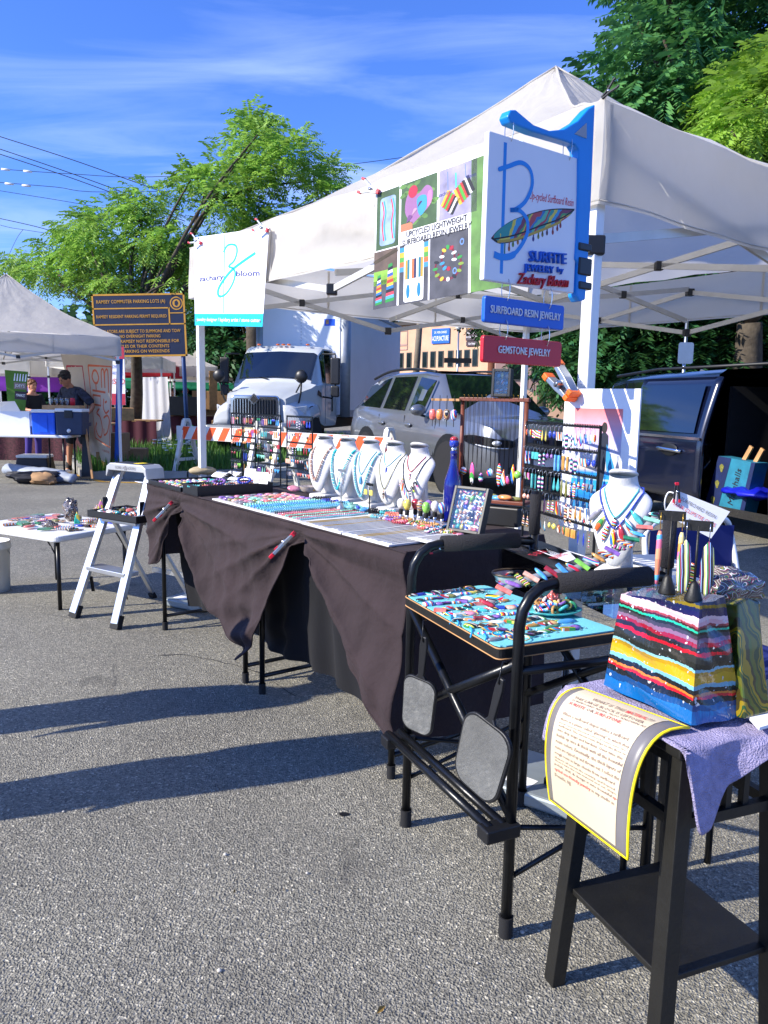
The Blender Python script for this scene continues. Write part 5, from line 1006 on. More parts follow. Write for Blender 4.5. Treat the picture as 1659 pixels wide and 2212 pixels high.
tub((.88,2.16,zt),math.atan2(rd.y,rd.x)+.2,.15,.12,.07,'small white tub beside the large bust'); tub((.86,2.38,zt),math.atan2(rd.y,rd.x)-.2,.18,.14,.085,'white tub at the back of the side table')
MBG=RZ((bp.x-.012,bp.y,.885),FACE+R(22))@Matrix.Scale(.94,4); bust(MBG,'large white bust by the near earring rack, wearing leaf-shaped resin pendants',1.0)
cordneck(MBG,'dark cord necklace with a barrel bead on the large near bust',.05,.226,.150,.0022,'r_turquoise','short stub','st0',1.4)
nk,P=cordneck(MBG,'long necklace of seven leaf-shaped resin pendants on the large near bust',.064,.222,.118,.0026,'r_cobalt')
for k in range(7):
    t=(k-3)/3; q_=P[20+(k-3)*4]+Vector((0,-.004,0)); inst('leaf_pendant',EAR['leaf'],Matrix.Translation(q_)@Matrix.Rotation(-.75*t,4,'Y')@Matrix.Diagonal((1.6,1.6,1.4,1)),['r_smoke','st7','st0','st3','r_crimson','st1','r_turquoise'][k],nk)
# hair clip price sign
Ysg=1.93; TL,TR,BR,BL=[AY(x,y,Ysg) for x,y in ((1464,1060),(1577,1105),(1536,1163),(1434,1110))]
M=Fr(BL,BR-BL,TL-BL); Mi=M.inverted(); hs=thing('price_sign','white laminated sign reading SURFBOARD RESIN HAIR CLIPS TIE CLIPS $20 EACH','sign',M); m=MB(); PP=[Mi@q_ for q_ in (BL,BR,TR,TL)]; m.add(PP+[p_-Vector((0,0,.002)) for p_ in PP],[(0,1,2,3),(7,6,5,4),(0,4,5,1),(1,5,6,2),(2,6,7,3),(3,7,4,0)]); m.build('sheet','paper',hs); sw_=(BR-BL).length; sh_=(TL-BL).length
skx=(PP[3].x)/PP[3].y
def TS(x,y): return Matrix(((1,skx,0,sw_*x+skx*sh_*y),(0,1,0,sh_*y),(0,0,1,.0012),(0,0,0,1)))
text('SURFBOARD RESIN','grey_ink',TS(.5,.78),sh_*.14,hs,sw_*.74); text('HAIR CLIPS/TIE CLIPS','red_ink',TS(.5,.50),sh_*.14,hs,sw_*.88); text('$20','red_ink',TS(.27,.20),sh_*.18,hs,sw_*.22); text('EACH','grey_ink',TS(.62,.20),sh_*.15,hs,sw_*.34)
gm=MB(); gm.tube(spl([Mi@(N4+UZ*1.06),Mi@AY(1436,1090,1.95),Mi@AY(1444,1064,1.945),Mi@AY(1462,1068,Ysg+.004)],5),.002,6); gm.build('wire_holder','white_metal',hs,True)
M=Fr(AY(1462,1062,Ysg-.006),Vector((.06,0,-1)),Vector((1,0,0))); clamp(M,'small black and pink clamp holding the hair clip price sign','black_plastic','red_plastic',.36,'small clamps by the chair arms',.12)
# ================================================================ BLACK STOOL WITH TOWEL, INFO SHEET AND RESIN BLOCK
SA=Vector((.37,-.93,0)).normalized(); SB=Vector((.93,.37,0)).normalized(); SC=Vector((.635,1.555,0)); HZ=.735
MSt=Fr(SC,SB,-SA); stl=thing('wooden_stool','black wooden stool with splayed legs and a lower shelf in the foreground','stool',MSt)
fx,fy=.155,.172; tx,ty=.115,.135
for sx in (-1,1):
    for sy in (-1,1): m=MB(); m.bar((sx*fx,sy*fy,0),(sx*tx,sy*ty,HZ-.02),.036,.036,up=(1,0,0)); m.build('leg','black_wood',stl,bevel=.002)
m=MB(); m.box((0,0,HZ-.012),(.30,.33,.024)); m.build('seat','black_wood',stl,bevel=.004)
def atz(z): k=z/(HZ-.02); return fx+(tx-fx)*k,fy+(ty-fy)*k
x,y=atz(.25); m=MB(); m.box((0,0,.25),(2*x+.0,2*y+.0,.014)); m.build('shelf','black_wood',stl,bevel=.002)
for z in (.57,.69):
    x,y=atz(z)
    for s in (-1,1): m=MB(); m.box((s*x,0,z),(.018,2*y-.036,.022)); m.build('rail','black_wood',stl); m=MB(); m.box((0,s*y,z),(2*x-.036,.018,.022)); m.build('rail','black_wood',stl)
x,y=atz(.63)
for s in (-1,1):
    for k in (-.045,0,.045): m=MB(); m.box((k,s*y,.63),(.014,.014,.10)); m.build('slat','black_wood',stl); m=MB(); m.box((s*x,k,.63),(.014,.014,.10)); m.build('slat','black_wood',stl)
# towel draped over the seat (stool frame: x to the back right, y away from the camera side)
def towel(u,v):
    X=-.265+u*.47; Y=-.335+v*.56; hx,hy=.156,.171; z=HZ+.006; ox=oy=0; dz=0
    if X<-hx:
        k_=min(1,max(0,(Y-.0)/.05)); dz+=(-hx-X)*k_*1.15; ox=(-hx-.006-.055*k_*(1-math.exp(-dz*14))) if k_>.02 else -hx
    if X>hx: e=X-hx; dz+=e; ox=hx+.006
    e=0
    if Y<-hy: e=-hy-Y; oy=-hy-.006-.02*(1-math.exp(-e*8))
    if Y>hy: e=Y-hy; oy=hy+.006
    dz2=e
    px=X if not ox else ox; py=Y if not oy else oy
    if e and Y<-hy:
        k=1 if True else 0; py=oy-.010*math.sin(X*38)*min(1,e/.05); cut=interp(X,[(-.24,.0),(-.165,.0),(-.12,.145),(-.09,.145),(-.04,.075),(.05,.03),(.2,.04)]); dz2=e/.164*cut*1.12
    if ox<0: px=ox-.010*math.sin(Y*34+1)*min(1,dz/.05)
    return Vector((px,py,z-max(dz,dz2) if (dz and dz2) else z-dz-dz2))+Vector((0,0,.0025*math.sin(X*60)*math.sin(Y*52)))
tw=MB(); tw.grid(towel,80,90); o=tw.build('towel','towel',None,True,MSt); tag(o,'lavender terry towel draped over the black stool','towel'); o.modifiers.new('t','SOLIDIFY').thickness=.006
# info sheet
zt_=HZ+.016; s0,s1=G(1255,1486,zt_),G(1488,1572,zt_); so_=-SB*1.0
on=Vector((-.93,-.37,0)).normalized(); pe=MSt@Vector((-.19,0,0)); b0=PL(1188,1727,pe+on*.035,on); b1=PL(1356,1856,pe+on*.035,on)
e0=s0+on*.12+UZ*.012; e1_=s1+on*.15+UZ*.035
def info(u,v):
    A=s0.lerp(s1,u); B=b0.lerp(b1,u); C=e0.lerp(e1_,u); t=interp(v,[(0,0),(.16,.25),(.36,.5),(.65,.75),(1,1)])
    return A*(1-t)**2+C*2*t*(1-t)+B*t*t
ifo=thing('info_sheet','laminated cream info sheet with a yellow border hanging from the stool','info sheet',s0); 
def infn(u,v):
    du=info(min(1,u+.01),v)-info(max(0,u-.01),v); dv=info(u,min(1,v+.01))-info(u,max(0,v-.01)); n=du.cross(dv).normalized(); return n if n.dot(on)+n.z*.5>0 else -n
m=MB(); m.grid(lambda u,v:info(u,v)-s0,14,24); o=m.build('border','grey_border',ifo,True); o.modifiers.new('t','SOLIDIFY').thickness=.0015
m=MB(); m.grid(lambda u,v:info(.075+.80*u,.03+.93*v)+infn(.075+.8*u,.03+.93*v)*.0025-s0,14,24); m.build('page','cream',ifo,True)
m=MB(); E_=[info(u/20,0) for u in range(21)]+[info(1,v/20) for v in range(1,21)]+[info(1-u/20,1) for u in range(1,21)]+[info(0,1-v/20) for v in range(1,20)]; m.tube([p_-s0 for p_ in E_],.003,6,closed=True); m.build('trim','yellow_trim',ifo,True)
def maptext(s,mt,u0,v0,h,wmax=None,fat=0):
    c=bpy.data.curves.new('t','FONT'); c.body=s; c.align_y='CENTER'; c.resolution_u=1; c.offset=fat; o=bpy.data.objects.new('tmp',c); me=bpy.data.meshes.new_from_object(o); bpy.data.objects.remove(o)
    W=(s1-s0).length; Hh=.36; k=h/.72; sc=1.0
    a=np.empty(len(me.vertices)*3); me.vertices.foreach_get('co',a); a=a.reshape(-1,3)
    wd=a[:,0].max()*k
    if wmax and wd>wmax: sc=wmax/wd
    out_=[]
    for x,y,z in a:
        u=u0+x*k*sc; v=v0-y*k*W/Hh*.85; u=min(1,max(0,u)); v=min(1,max(0,v)); out_+=list(info(u,v)+infn(u,v)*.004-s0)
    me.vertices.foreach_set('co',out_); me.materials.clear(); me.materials.append(MAT(mt)); me.update(); ob('lettering',me,ifo); return wd*sc
mat('brown_ink','#6a4a44',.6); mat('pale_red','#d84a48',.6)
LN=[[('WHAT IS THIS ','brown_ink'),('MATERIAL','pale_red'),('???','brown_ink')],[('THIS LARGE BLOCK IS LEFTOVER','brown_ink')],[('SURFBOARD RESIN, ALSO KNOWN AS','brown_ink')],[('SURFITE','pale_red'),(' OR ','brown_ink'),('SURF-STONE.','pale_red')],[],[('When a surfboard shaper makes a surfboard,','brown_ink')],[('there is a phase called "glassing" in which they','brown_ink')],[('pour custom blended colored resins onto the','brown_ink')],[('surfboard. The excess resin drips to the floor or','brown_ink')],[('into drip trays and hardens. Over time this','brown_ink')],[('builds up nice & thick with all the beautiful','brown_ink')],[('resin colors. Eventually, the thick layers of','brown_ink')],[('resin are ripped up and thrown out. I collect this','brown_ink')],[('rough resin in large chunks from surfboard','brown_ink')],[('shapers all across the country, and beyond.','brown_ink')],[('Then I take the raw material and cut, shape,','brown_ink')],[('polish, drill, & design it into beautiful ','brown_ink'),('up-','pale_red')],[('cycled eco-friendly jewelry','pale_red'),(' in my studio in','brown_ink')],[('Denville, NJ.','brown_ink')]]
for i,L_ in enumerate(LN):
    v=.10+i*.038; u=.13 if i else .27
    tot=sum(len(s) for s,_ in L_) or 1; hh=.040 if i<4 else .034
    for s,mt in L_:
        wmax=.735*len(s)/max(tot,44 if i>4 else 30); u+=maptext(s.rstrip() if s.endswith(' ') else s,mt,u,v,hh,wmax,.012 if mt=='pale_red' else 0)+(.012 if s.endswith(' ') else 0)
# resin block
ZB=HZ+.020
bot=[G(1304,1479,ZB),G(1493,1567,ZB),G(1600,1546,ZB)]; top=[AY(1342,1283,bot[0].y+.02),AY(1512,1303,bot[1].y+.03),AY(1566,1287,bot[2].y+.0)]
bot.append(bot[0]+bot[2]-bot[1]); top.append(top[0]+top[2]-top[1]); bc_=sum(bot,Vector())/4; HB=sum(p_.z for p_ in top)/4-ZB
cols=['#0f5f9e','#0d3f74','#15181c','#c01828','#c8742a','#17191b','#6fa6b8','#c29a1c','#a88414','#7fb6c4','#20231f','#2a2d2c','#b31226','#211c22','#8a1028','#7a5a72','#3a3540','#1c2320','#1fae8a','#3c1822','#8f3a44','#d8a8b2','#dcc0c8','#1a1c52','#14204c','#7c6a1c','#1d3458']
ps=[0,.07,.12,.165,.19,.21,.25,.285,.36,.40,.425,.47,.53,.56,.60,.635,.67,.70,.725,.745,.765,.785,.82,.855,.90,.935,.965]
def blockmat():
    m=bpy.data.materials.new('resin_layers'); m.use_nodes=True; t=m.node_tree; b=t.nodes['Principled BSDF']; g=nd(t,'ShaderNodeTexCoord'); s=nd(t,'ShaderNodeSeparateXYZ'); t.links.new(g.outputs['Object'],s.inputs[0])
    n=nd(t,'ShaderNodeTexNoise'); n.inputs['Scale'].default_value=9; n.inputs['Detail'].default_value=3; t.links.new(g.outputs['Object'],n.inputs[0])
    n2=nd(t,'ShaderNodeTexNoise'); n2.inputs['Scale'].default_value=1; mp_=nd(t,'ShaderNodeMapping'); mp_.inputs['Scale'].default_value=(160,160,18); t.links.new(g.outputs['Object'],mp_.inputs[0]); t.links.new(mp_.outputs[0],n2.inputs[0])
    a=nd(t,'ShaderNodeMath',operation='MULTIPLY_ADD'); t.links.new(n.outputs[0],a.inputs[0]); a.inputs[1].default_value=.026; t.links.new(s.outputs['Z'],a.inputs[2])
    a2=nd(t,'ShaderNodeMath',operation='MULTIPLY_ADD'); t.links.new(n2.outputs[0],a2.inputs[0]); a2.inputs[1].default_value=.006; t.links.new(a.outputs[0],a2.inputs[2])
    mr=nd(t,'ShaderNodeMapRange'); t.links.new(a2.outputs[0],mr.inputs[0]); mr.inputs[1].default_value=.026; mr.inputs[2].default_value=HB+.03
    r=nd(t,'ShaderNodeValToRGB'); r.color_ramp.interpolation='CONSTANT'; e=r.color_ramp.elements
    while len(e)<len(cols): e.new(.5)
    for i in range(len(cols)): e[i].position=ps[i]
    for i in range(len(cols)): e[i].color=lin(cols[i])+(1,)
    t.links.new(mr.outputs[0],r.inputs[0])
    # chips along the saw marks
    n3=nd(t,'ShaderNodeTexNoise'); n3.inputs['Scale'].default_value=95; n3.inputs['Detail'].default_value=1; t.links.new(g.outputs['Object'],n3.inputs[0]); r3=nd(t,'ShaderNodeValToRGB'); r3.color_ramp.elements[0].position=.70; r3.color_ramp.elements[0].color=(0,0,0,1); r3.color_ramp.elements[1].position=.74; t.links.new(n3.outputs[0],r3.inputs[0])
    mx=nd(t,'ShaderNodeMixRGB'); t.links.new(r3.outputs[0],mx.inputs[0]); t.links.new(r.outputs[0],mx.inputs[1]); mx.inputs[2].default_value=(.55,.58,.6,1)
    t.links.new(mx.outputs[0],b.inputs['Base Color']); b.inputs['Roughness'].default_value=.14; sock(b,'Coat Weight','Clearcoat').default_value=.5
    bp_=nd(t,'ShaderNodeBump'); bp_.inputs['Strength'].default_value=.35; bp_.inputs['Distance'].default_value=.004; t.links.new(n2.outputs[0],bp_.inputs['Height']); t.links.new(bp_.outputs[0],b.inputs['Normal']); MATS['resin_layers']=m
blockmat()
def bw(i,j,t,v):
    a=bot[i].lerp(bot[j],t); b=top[i].lerp(top[j],t); p=a.lerp(b,v); n=(bot[j]-bot[i]).cross(UZ).normalized(); return p+n*(.006*math.sin(v*13+i)+.004*math.sin(t*9+v*21+i*2))*math.sin(math.pi*t)**.5-bc_
m=MB()
for i in range(4): m.grid(lambda t,v:bw(i,(i+1)%4,t,v),16,26)
m.add([bw(0,1,k/8,1) for k in range(8)]+[bw(1,2,k/8,1) for k in range(8)]+[bw(2,3,k/8,1) for k in range(8)]+[bw(3,0,k/8,1) for k in range(8)],[tuple(range(32))])
blk=thing('resin_block','big multicoloured block of layered surfboard resin standing on the towel','resin block',bc_); m.build('block','resin_layers',blk,30)
stripes('olive_streaks',['#5a5a14','#2c3a14','#7a6a10','#1f4a24','#8a7612','#3a3414','#4a5a1c'],22,(1,.35,0),.10,.2,2)
sl0=bot[2]; M=Fr(G(1622,1545,ZB),(bot[2]-bot[1]),UZ+Vector((-.30,.10,0))); m=MB(); m.prism([(-.036,0),(.034,.004),(.030,.12),(.030,.222),(.0,.235),(-.030,.225),(-.036,.1)],Matrix.Translation((0,0,-.016)),.034); tag(m.build('leaning_resin_board','olive_streaks',None,False,M,.004),'olive and green slab of resin leaning on the right of the big block','resin slab')
stripes('swirl',['#20302c','#7a1c3c','#d8d4cc','#2c5a4c','#8a7a2c','#1c2c5a','#b83a5a','#3a6a5a'],38,(.4,.8,.6),.55,.1,5)
tp=(top[2]+top[3])/2; m=MB(); m.ell((0,0,0),(1,1,1),22,16); vv=[]
for (x,y,z) in m.v: k=1+.16*math.sin(x*5+y*3)+.10*math.sin(z*9+x*7)+.07*math.sin(y*15); vv.append((x*.075*k,y*.05*k,z*.038*k))
m.v=vv; sb_=MB(); sb_.box((0,0,.10),(.13,.11,.20),None,0,.92); tag(sb_.build('resin_block','olive_streaks',None,False,RZ((.735,1.625,ZB),.35),.006),'dark olive resin block behind the big striped one','resin block'); tag(m.build('resin_lump','swirl',None,True,RZ(AY(1570,1268,1.62),.3)),'swirled lump of dark resin behind the big block','resin lump')
m=MB(); m.prism([(-.012,0),(.012,0),(.010,.04),(.004,.075),(-.006,.07)],Matrix.Translation((0,0,-.006)),.012); tag(m.build('resin_chip','st7',None,False,Fr(AY(1488,1290,1.60),(1,.2,0),UZ),.002),'small green and yellow resin chip standing on the block','resin chip')
zt2=top[1].z+.002
m=MB(); m.box((0,0,0),(.0001,.0001,.0001)); 
tf=lambda x,y,Y:(AY(x,y,Y))
def bigT(foot,bl_,br_,label,pair,pms,ps):
    foot=Vector(foot); w=(Vector(br_)-Vector(bl_)).length; h=(Vector(bl_).z+Vector(br_).z)/2-foot.z; d=(Vector(br_)-Vector(bl_)); M=Fr(foot,d*Vector((1,1,0)),Vector((-d.y,d.x,0)))
    r=thing('earring_stand',label,'earring stand',M,'T-shaped earring stands'); m=MB(); m.cyl((0,0,.01),(0,0,h),.0024,n=8); m.build('stem','black_wood',r,True); m=MB(); m.box((0,0,h),(w,.004,.02)); m.build('crossbar','black_wood',r); m=MB(); m.lathe([(.017,0),(.0175,.003),(.008,.034),(.0035,.04)],18); m.build('foot','black_wood',r,True)
    for sx,nm,pm in ((-1,'left',pms[0]),(1,'right',pms[1])):
        e=thing('earring','%s long %s earring hanging on its T stand on the block'%(nm,'stick' if pair=='stick' else 'striped oval'),'earring',M@Matrix.Translation((sx*w*.40,-.008,h-.006)),'earrings on the stands on the block')
        m=MB(); m.tube([(0,.006,.004),(0,.008,.010),(0,0,.012),(0,-.002,.0),(0,0,-.022)],.0009,5); m.build('hook','gold' if pair=='stick' else 'silver',e,True)
        m=MB()
        if pair=='stick': m.lathe([(.003,-.025),(.0055,-.035),(.006,-.08),(.0045,-.12),(.003,-.135)],8); m.build('pendant',pm,e,True); m=MB(); m.lathe([(.003,-.135),(.003,-.148)],6); m.build('glass_tip','acrylic',e,True)
        else: m.lathe([(.001,-.022),(.009,-.034),(.0125,-.065),(.012,-.10),(.008,-.122),(.001,-.130)],14,None,0,1,.35); m.build('pendant',pm,e,True)
stripes('stick_a',['#5ab0d8','#e88a6a','#f0a07a','#f07a9a'],12,(0,0,1),.04,.15,1); stripes('stick_b',['#e8d08a','#f0a0a8','#f07ab0','#e8a04a'],12,(0,0,1),.04,.15,2); stripes('oval_a',['#3a3a4c','#d8dc7a','#f0f0ea','#3a8a4a','#8a2a4a','#8ab0e0','#20202c'],65,(1,0,.06),.006,.12,3)
Yb=top[1].y
bigT(AY(1440,1282,Yb+.10),AY(1382,1113,Yb+.10),AY(1441,1117,Yb+.08),'black T stand with two stick earrings on the resin block','stick',('stick_a','stick_b'),1)
bigT(AY(1497,1298,Yb+.03),AY(1477,1130,Yb+.03),AY(1538,1145,Yb+.01),'black T stand with two striped oval earrings on the resin block','oval',('oval_a','oval_a'),1)
# framed photo and offcuts at the right edge
m=MB(); P=[G(x,y,ZB) for x,y in ((1612,1548),(1660,1530),(1700,1560),(1640,1578))]; m.add(P+[p_+UZ*.006 for p_ in P],[(4,7,6,5),(0,1,5,4),(1,2,6,5),(2,3,7,6),(3,0,4,7)]); tag(m.build('photo_card','paper'),'white-edged photo card lying at the right side of the towel','card')
# blue camp chair behind
cch=thing('camp_chair','navy folding chair with white tube frame beside the van','chair',RZ((1.26,3.05,0),R(25))); m=MB(); m.grid(lambda u,v:Vector(((u-.5)*.46,.02+.03*math.sin(math.pi*u),.42+v*.46)),8,6); o=m.build('backrest','cloth_navy_shade',cch,True); m=MB(); m.grid(lambda u,v:Vector(((u-.5)*.46,-.42*v+.02,.42-.03*math.sin(math.pi*u))),8,6); m.build('seat','cloth_navy_shade',cch,True)
mat('navy_fabric','#0d1f66',.8); cch.children[0].data.materials[0]=MAT('navy_fabric'); cch.children[1].data.materials[0]=MAT('navy_fabric')
for s in (-1,1):
    m=MB(); m.tube(spl([(s*.24,-.42,0),(s*.24,-.1,.42),(s*.24,.03,.80),(s*.20,.04,.90),(s*.10,.04,.915)],5),.012,8); m.build('frame_tube','white_metal',cch,True); m=MB(); m.cyl((s*.24,.12,0),(s*.24,-.40,.45),.011,n=8); m.build('leg','white_metal',cch,True)
# ================================================================ STEP LADDER WITH TRAY
LF=[G(158,1335),G(247,1360)]; LB=[G(316,1290),G(402,1303)]
LF=[Vector((-1.91,4.62,0)),Vector((-1.575,4.40,0))]; dl=(LF[1]-LF[0]).normalized(); bk=Vector((-dl.y,dl.x,0)); LB=[LF[0]+bk*.62+dl*.0,LF[1]+bk*.62]
lc=(LF[0]+LF[1])/2; lad=thing('step_ladder','aluminium two-step ladder with a grey top cap beside the long table','ladder',lc); q=lambda v:v-lc
ZL=.90; tp=[LF[0]+dl*.055+bk*.33,LF[1]-dl*.055+bk*.33]
for i in (0,1):
    a=LF[i]; t=tp[i]+UZ*ZL; m=MB(); m.bar(q(a+UZ*.03),q(t),.062,.026,up=bk); m.build('front_rail','alu',lad,bevel=.003)
    m=MB(); m.bar(q(a),q(a+(t-a)*.085),.07,.034,up=bk); m.build('rail_foot','rubber',lad)
    b=LB[i]; t2=tp[i]+bk*.06+UZ*(ZL-.25); t2=(a+(t-a)*.70)+bk*.03
    m=MB(); m.bar(q(b+UZ*.02),q(t2),.038,.022,up=bk); m.build('rear_rail','alu',lad,bevel=.003); m=MB(); m.bar(q(b),q(b+(t2-b)*.06),.045,.03,up=bk); m.build('rail_foot','rubber',lad)
    h=a+(t-a)*.76; m=MB(); m.prism([(-.035,-.045),(.05,-.045),(.03,.05),(-.03,.05)],Fr(q(h)+dl*(-.02 if i==0 else .014),(bk*1+UZ*.0),UZ),.006); m.build('hinge_plate','black_plastic',lad,bevel=.002)
    for zz in (.52,.62,.68): m=MB(); g=a+(t-a)*zz-dl*(.0145 if i==0 else -.0145); m.bar(q(g-(t-a)*.045),q(g+(t-a)*.04),.034,.002,up=bk); m.build('warning_label','black_ink',lad)
def rung(z): k=z/ZL; return LF[0].lerp(tp[0],k)+UZ*z, LF[1].lerp(tp[1],k)+UZ*z
for z,w in ((.30,.09),(.60,.10)):
    a,b=rung(z); m=MB(); m.bar(q(a+bk*.03),q(b+bk*.03),.11,.028); m.build('step','alu',lad,bevel=.003)
m=MB(); m.bar(q(LB[0]+UZ*.20),q(LB[1]+UZ*.20),.02,.03); m.build('rear_bar','alu',lad)
a,b=rung(.27)
for s,(p_,o) in enumerate(((a,dl),(b,-dl))): m=MB(); m.bar(q(p_+o*.03-UZ*.02),q(p_+o*.1-UZ*.02+bk*.02-UZ*.10+o*-.08),.02,.006); m.build('step_brace','black_metal',lad)
a,b=tp[0]+UZ*(ZL+.0)-dl*.05,tp[1]+UZ*(ZL+.0)+dl*.05; L=(b-a).length; M=Fr(q((a+b)/2),dl,UZ); m=MB(); m.prism([(-L/2,-.035),(-L/2+.012,-.035),(-L/2+.03,.005),(L/2-.03,.005),(L/2-.012,-.035),(L/2,-.035),(L/2-.01,.03),(L/2-.045,.05),(-L/2+.045,.05),(-L/2+.01,.03)],M@Matrix.Translation((0,0,-.07)),.14); mat('grey_cap','#a9abad',.45,.2); m.build('top_cap','grey_cap',lad,bevel=.005)
text('GORILLA   LADDERS','grey_ink',Fr(q((a+b)/2)-bk*.0715+UZ*.025,dl,UZ),.018,lad,L*.5)
m=MB(); o=q((a+b)/2)-bk*.072+UZ*.025; m.add([o+dl*-.012-UZ*.012,o+dl*.012-UZ*.012,o+dl*.012+UZ*.005,o+UZ*.016,o-dl*.012+UZ*.005],[(0,1,2,3,4)]); m.build('emblem','grey_ink',lad)
m=MB(); m.box((0,0,0),(L-.14,.09,.004),Fr(q((a+b)/2)+UZ*.052,dl,bk)); m.build('cap_label','black_ink',lad); m=MB(); m.box((0,0,0),(.05,.07,.005),Fr(q((a+b)/2)+UZ*.053+dl*.06,dl,bk)); m.build('cap_label','yellow_trim',lad)
a,b=rung(.60); tc2=(a+b)/2+bk*.06+UZ*.018; Mt=Fr(tc2+dl*.02,dl,bk); r=thing('display_tray','black tray of tumbled resin pieces on the ladder step','tray',Mt); m=MB(); m.box((0,0,.003),(.46,.30,.006)); m.build('floor','black_plastic',r)
for c_,d_ in (((0,-.147,.022),(.46,.006,.04)),((0,.147,.022),(.46,.006,.04)),((-.227,0,.022),(.006,.288,.04)),((.227,0,.022),(.006,.288,.04))): m=MB(); m.box(c_,d_); m.build('rim','black_plastic',r)
for i in range(70):
    mt=random.choice([('r_smoke','grey'),('r_jet','black'),('r_rose','pink'),('r_pearl','white'),('st4','striped'),('r_coral','coral'),('r_turquoise','turquoise'),('r_cobalt','blue'),('st1','teal striped'),('r_olive','olive')]); lay('resin_piece',STONE[i%4],Mt@Matrix.Translation((random.uniform(-.2,.2),random.uniform(-.125,.125),.016+.03*random.random()))@Matrix.Rotation(random.uniform(0,3),4,'Z')@Matrix.Rotation(random.uniform(-.6,.6),4,'X')@Matrix.Scale(random.uniform(1.2,1.9),4),mt[0],'%s tumbled resin piece heaped in the ladder tray'%mt[1],'resin piece','resin pieces in the ladder tray')
# ================================================================ LOW WHITE TABLE AT THE LEFT
ZW=.49; B_=G(122,1160,ZW); dA=Vector((-.875,.484,0)); dC=Vector((.484,.875,0)); LA,LC=.86,.66
wc=B_+dA*LA/2+dC*LC/2; wc.z=0; wt=thing('low_folding_table','low white plastic folding table with grey legs at the left edge','table',Fr(wc,-dA,-dC*-1) if False else Fr(wc,-dA,dC)); m=MB(); m.prism(rrect(LA,LC,.05,5),Matrix.Translation((0,0,ZW-.04)),.04); m.build('tabletop','white_plastic',wt,bevel=.01)
for sx in (-1,1):
    for sy in (-1,1):
        m=MB(); m.cyl((sx*(LA/2-.07),sy*(LC/2-.06),0),(sx*(LA/2-.07),sy*(LC/2-.06),ZW-.04),.013,n=10); m.build('leg','black_metal',wt,True); m=MB(); m.cyl((sx*(LA/2-.07),sy*(LC/2-.06),ZW-.16),(sx*(LA/2-.17),sy*(LC/2-.06),ZW-.045),.005,n=6); m.build('leg_brace','black_metal',wt,True)
Mw=wt.matrix_world.copy()
def wp(x,y,z=0): return Mw@Vector((x,y,ZW+z))
SLB=[MB().prism([(-.055,0),(-.03,-.018),(.02,-.02),(.06,0),(.02,.022),(-.03,.018)],Matrix.Identity(4),.008).mesh('resin_plate','r_sky'),MB().prism([(-.05,-.02),(.04,-.025),(.055,.01),(.02,.03),(-.04,.024)],Matrix.Identity(4),.011).mesh('resin_plate','r_sky'),MB().lathe([(.03,0),(.034,.004),(.03,.010),(.002,.011)],14,None,0,1.1,.7).mesh('resin_plate','r_sky',True)]
for i in range(44):
    x=random.uniform(-.40,.36); y=random.uniform(-.26,.24); 
    if y<-.12 and x<.0 and random.random()<.5: y+=.2
    mt=random.choice([('r_jet','black'),('r_violet','violet'),('st5','brown striped'),('r_olive','olive'),('st1','teal striped'),('r_emerald','green'),('r_coral','coral'),('st3','yellow and red striped'),('r_smoke','grey'),('r_cobalt','blue')]); lay('resin_plate',SLB[i%3],Matrix.Translation(wp(x,y,.001+.018*random.random()*(1 if abs(x)<.2 else .4)))@Matrix.Rotation(random.uniform(0,3.1),4,'Z')@Matrix.Rotation(random.uniform(-.10,.10),4,'X')@Matrix.Scale(random.uniform(.8,1.25),4),mt[0],'%s flat resin slab lying on the low white table'%mt[1],'resin slab','flat resin slabs on the low white table')
def lump(p,sz,mt,label,seed,cat='resin lump'):
    p=Vector((p.x,p.y,ZW-.004)) if p.z>.3 else p
    m=MB(); m.ell((0,0,0),(1,1,1),18,14); rr=random.Random(seed); ph=[rr.uniform(0,6) for _ in range(6)]; vv=[]
    for (x,y,z) in m.v: k=1+.18*math.sin(x*4+ph[0])*math.cos(z*3+ph[1])+.10*math.sin(y*9+ph[2]+z*7)+.06*math.sin(x*15+ph[3]+y*11); vv.append((x*sz[0]*k,y*sz[1]*k,z*sz[2]*k))
    m.v=vv; return tag(m.build(cat.replace(' ','_'),mt,None,35,RZ(p+UZ*sz[2]*.95,rr.uniform(0,3))),label,cat)
stripes('chunk',['#1c1a1c','#4a2a24','#c9b08a','#23202c','#6a5a4c','#141214','#b8b4b0'],26,(.5,.3,.8),.5,.12,9)
lump(AY(153,1115,5.35),(.055,.045,.085),'chunk','dark craggy resin lump standing on the low white table',1); lump(AY(213,1112,5.5),(.05,.04,.05),'st5','brown jagged resin lump behind the yellow fin on the low white table',2); lump(AY(108,1128,5.0),(.045,.035,.028),'chunk','small grey resin lump at the front of the low white table',3)
FIN=[(-.03,0),(.03,0),(.032,.05),(.022,.11),(.002,.155),(-.016,.11),(-.028,.05)]
stripes('fin_yellow',['#f0e01e','#f4e84a','#f08ab0','#f0d81c','#e8e0c8'],9,(.4,.2,1),.2,.2,3); stripes('fin_teal',['#20c0a0','#3ad0b8','#f0d84a','#1a90c8'],12,(.3,.2,1),.2,.2,4)
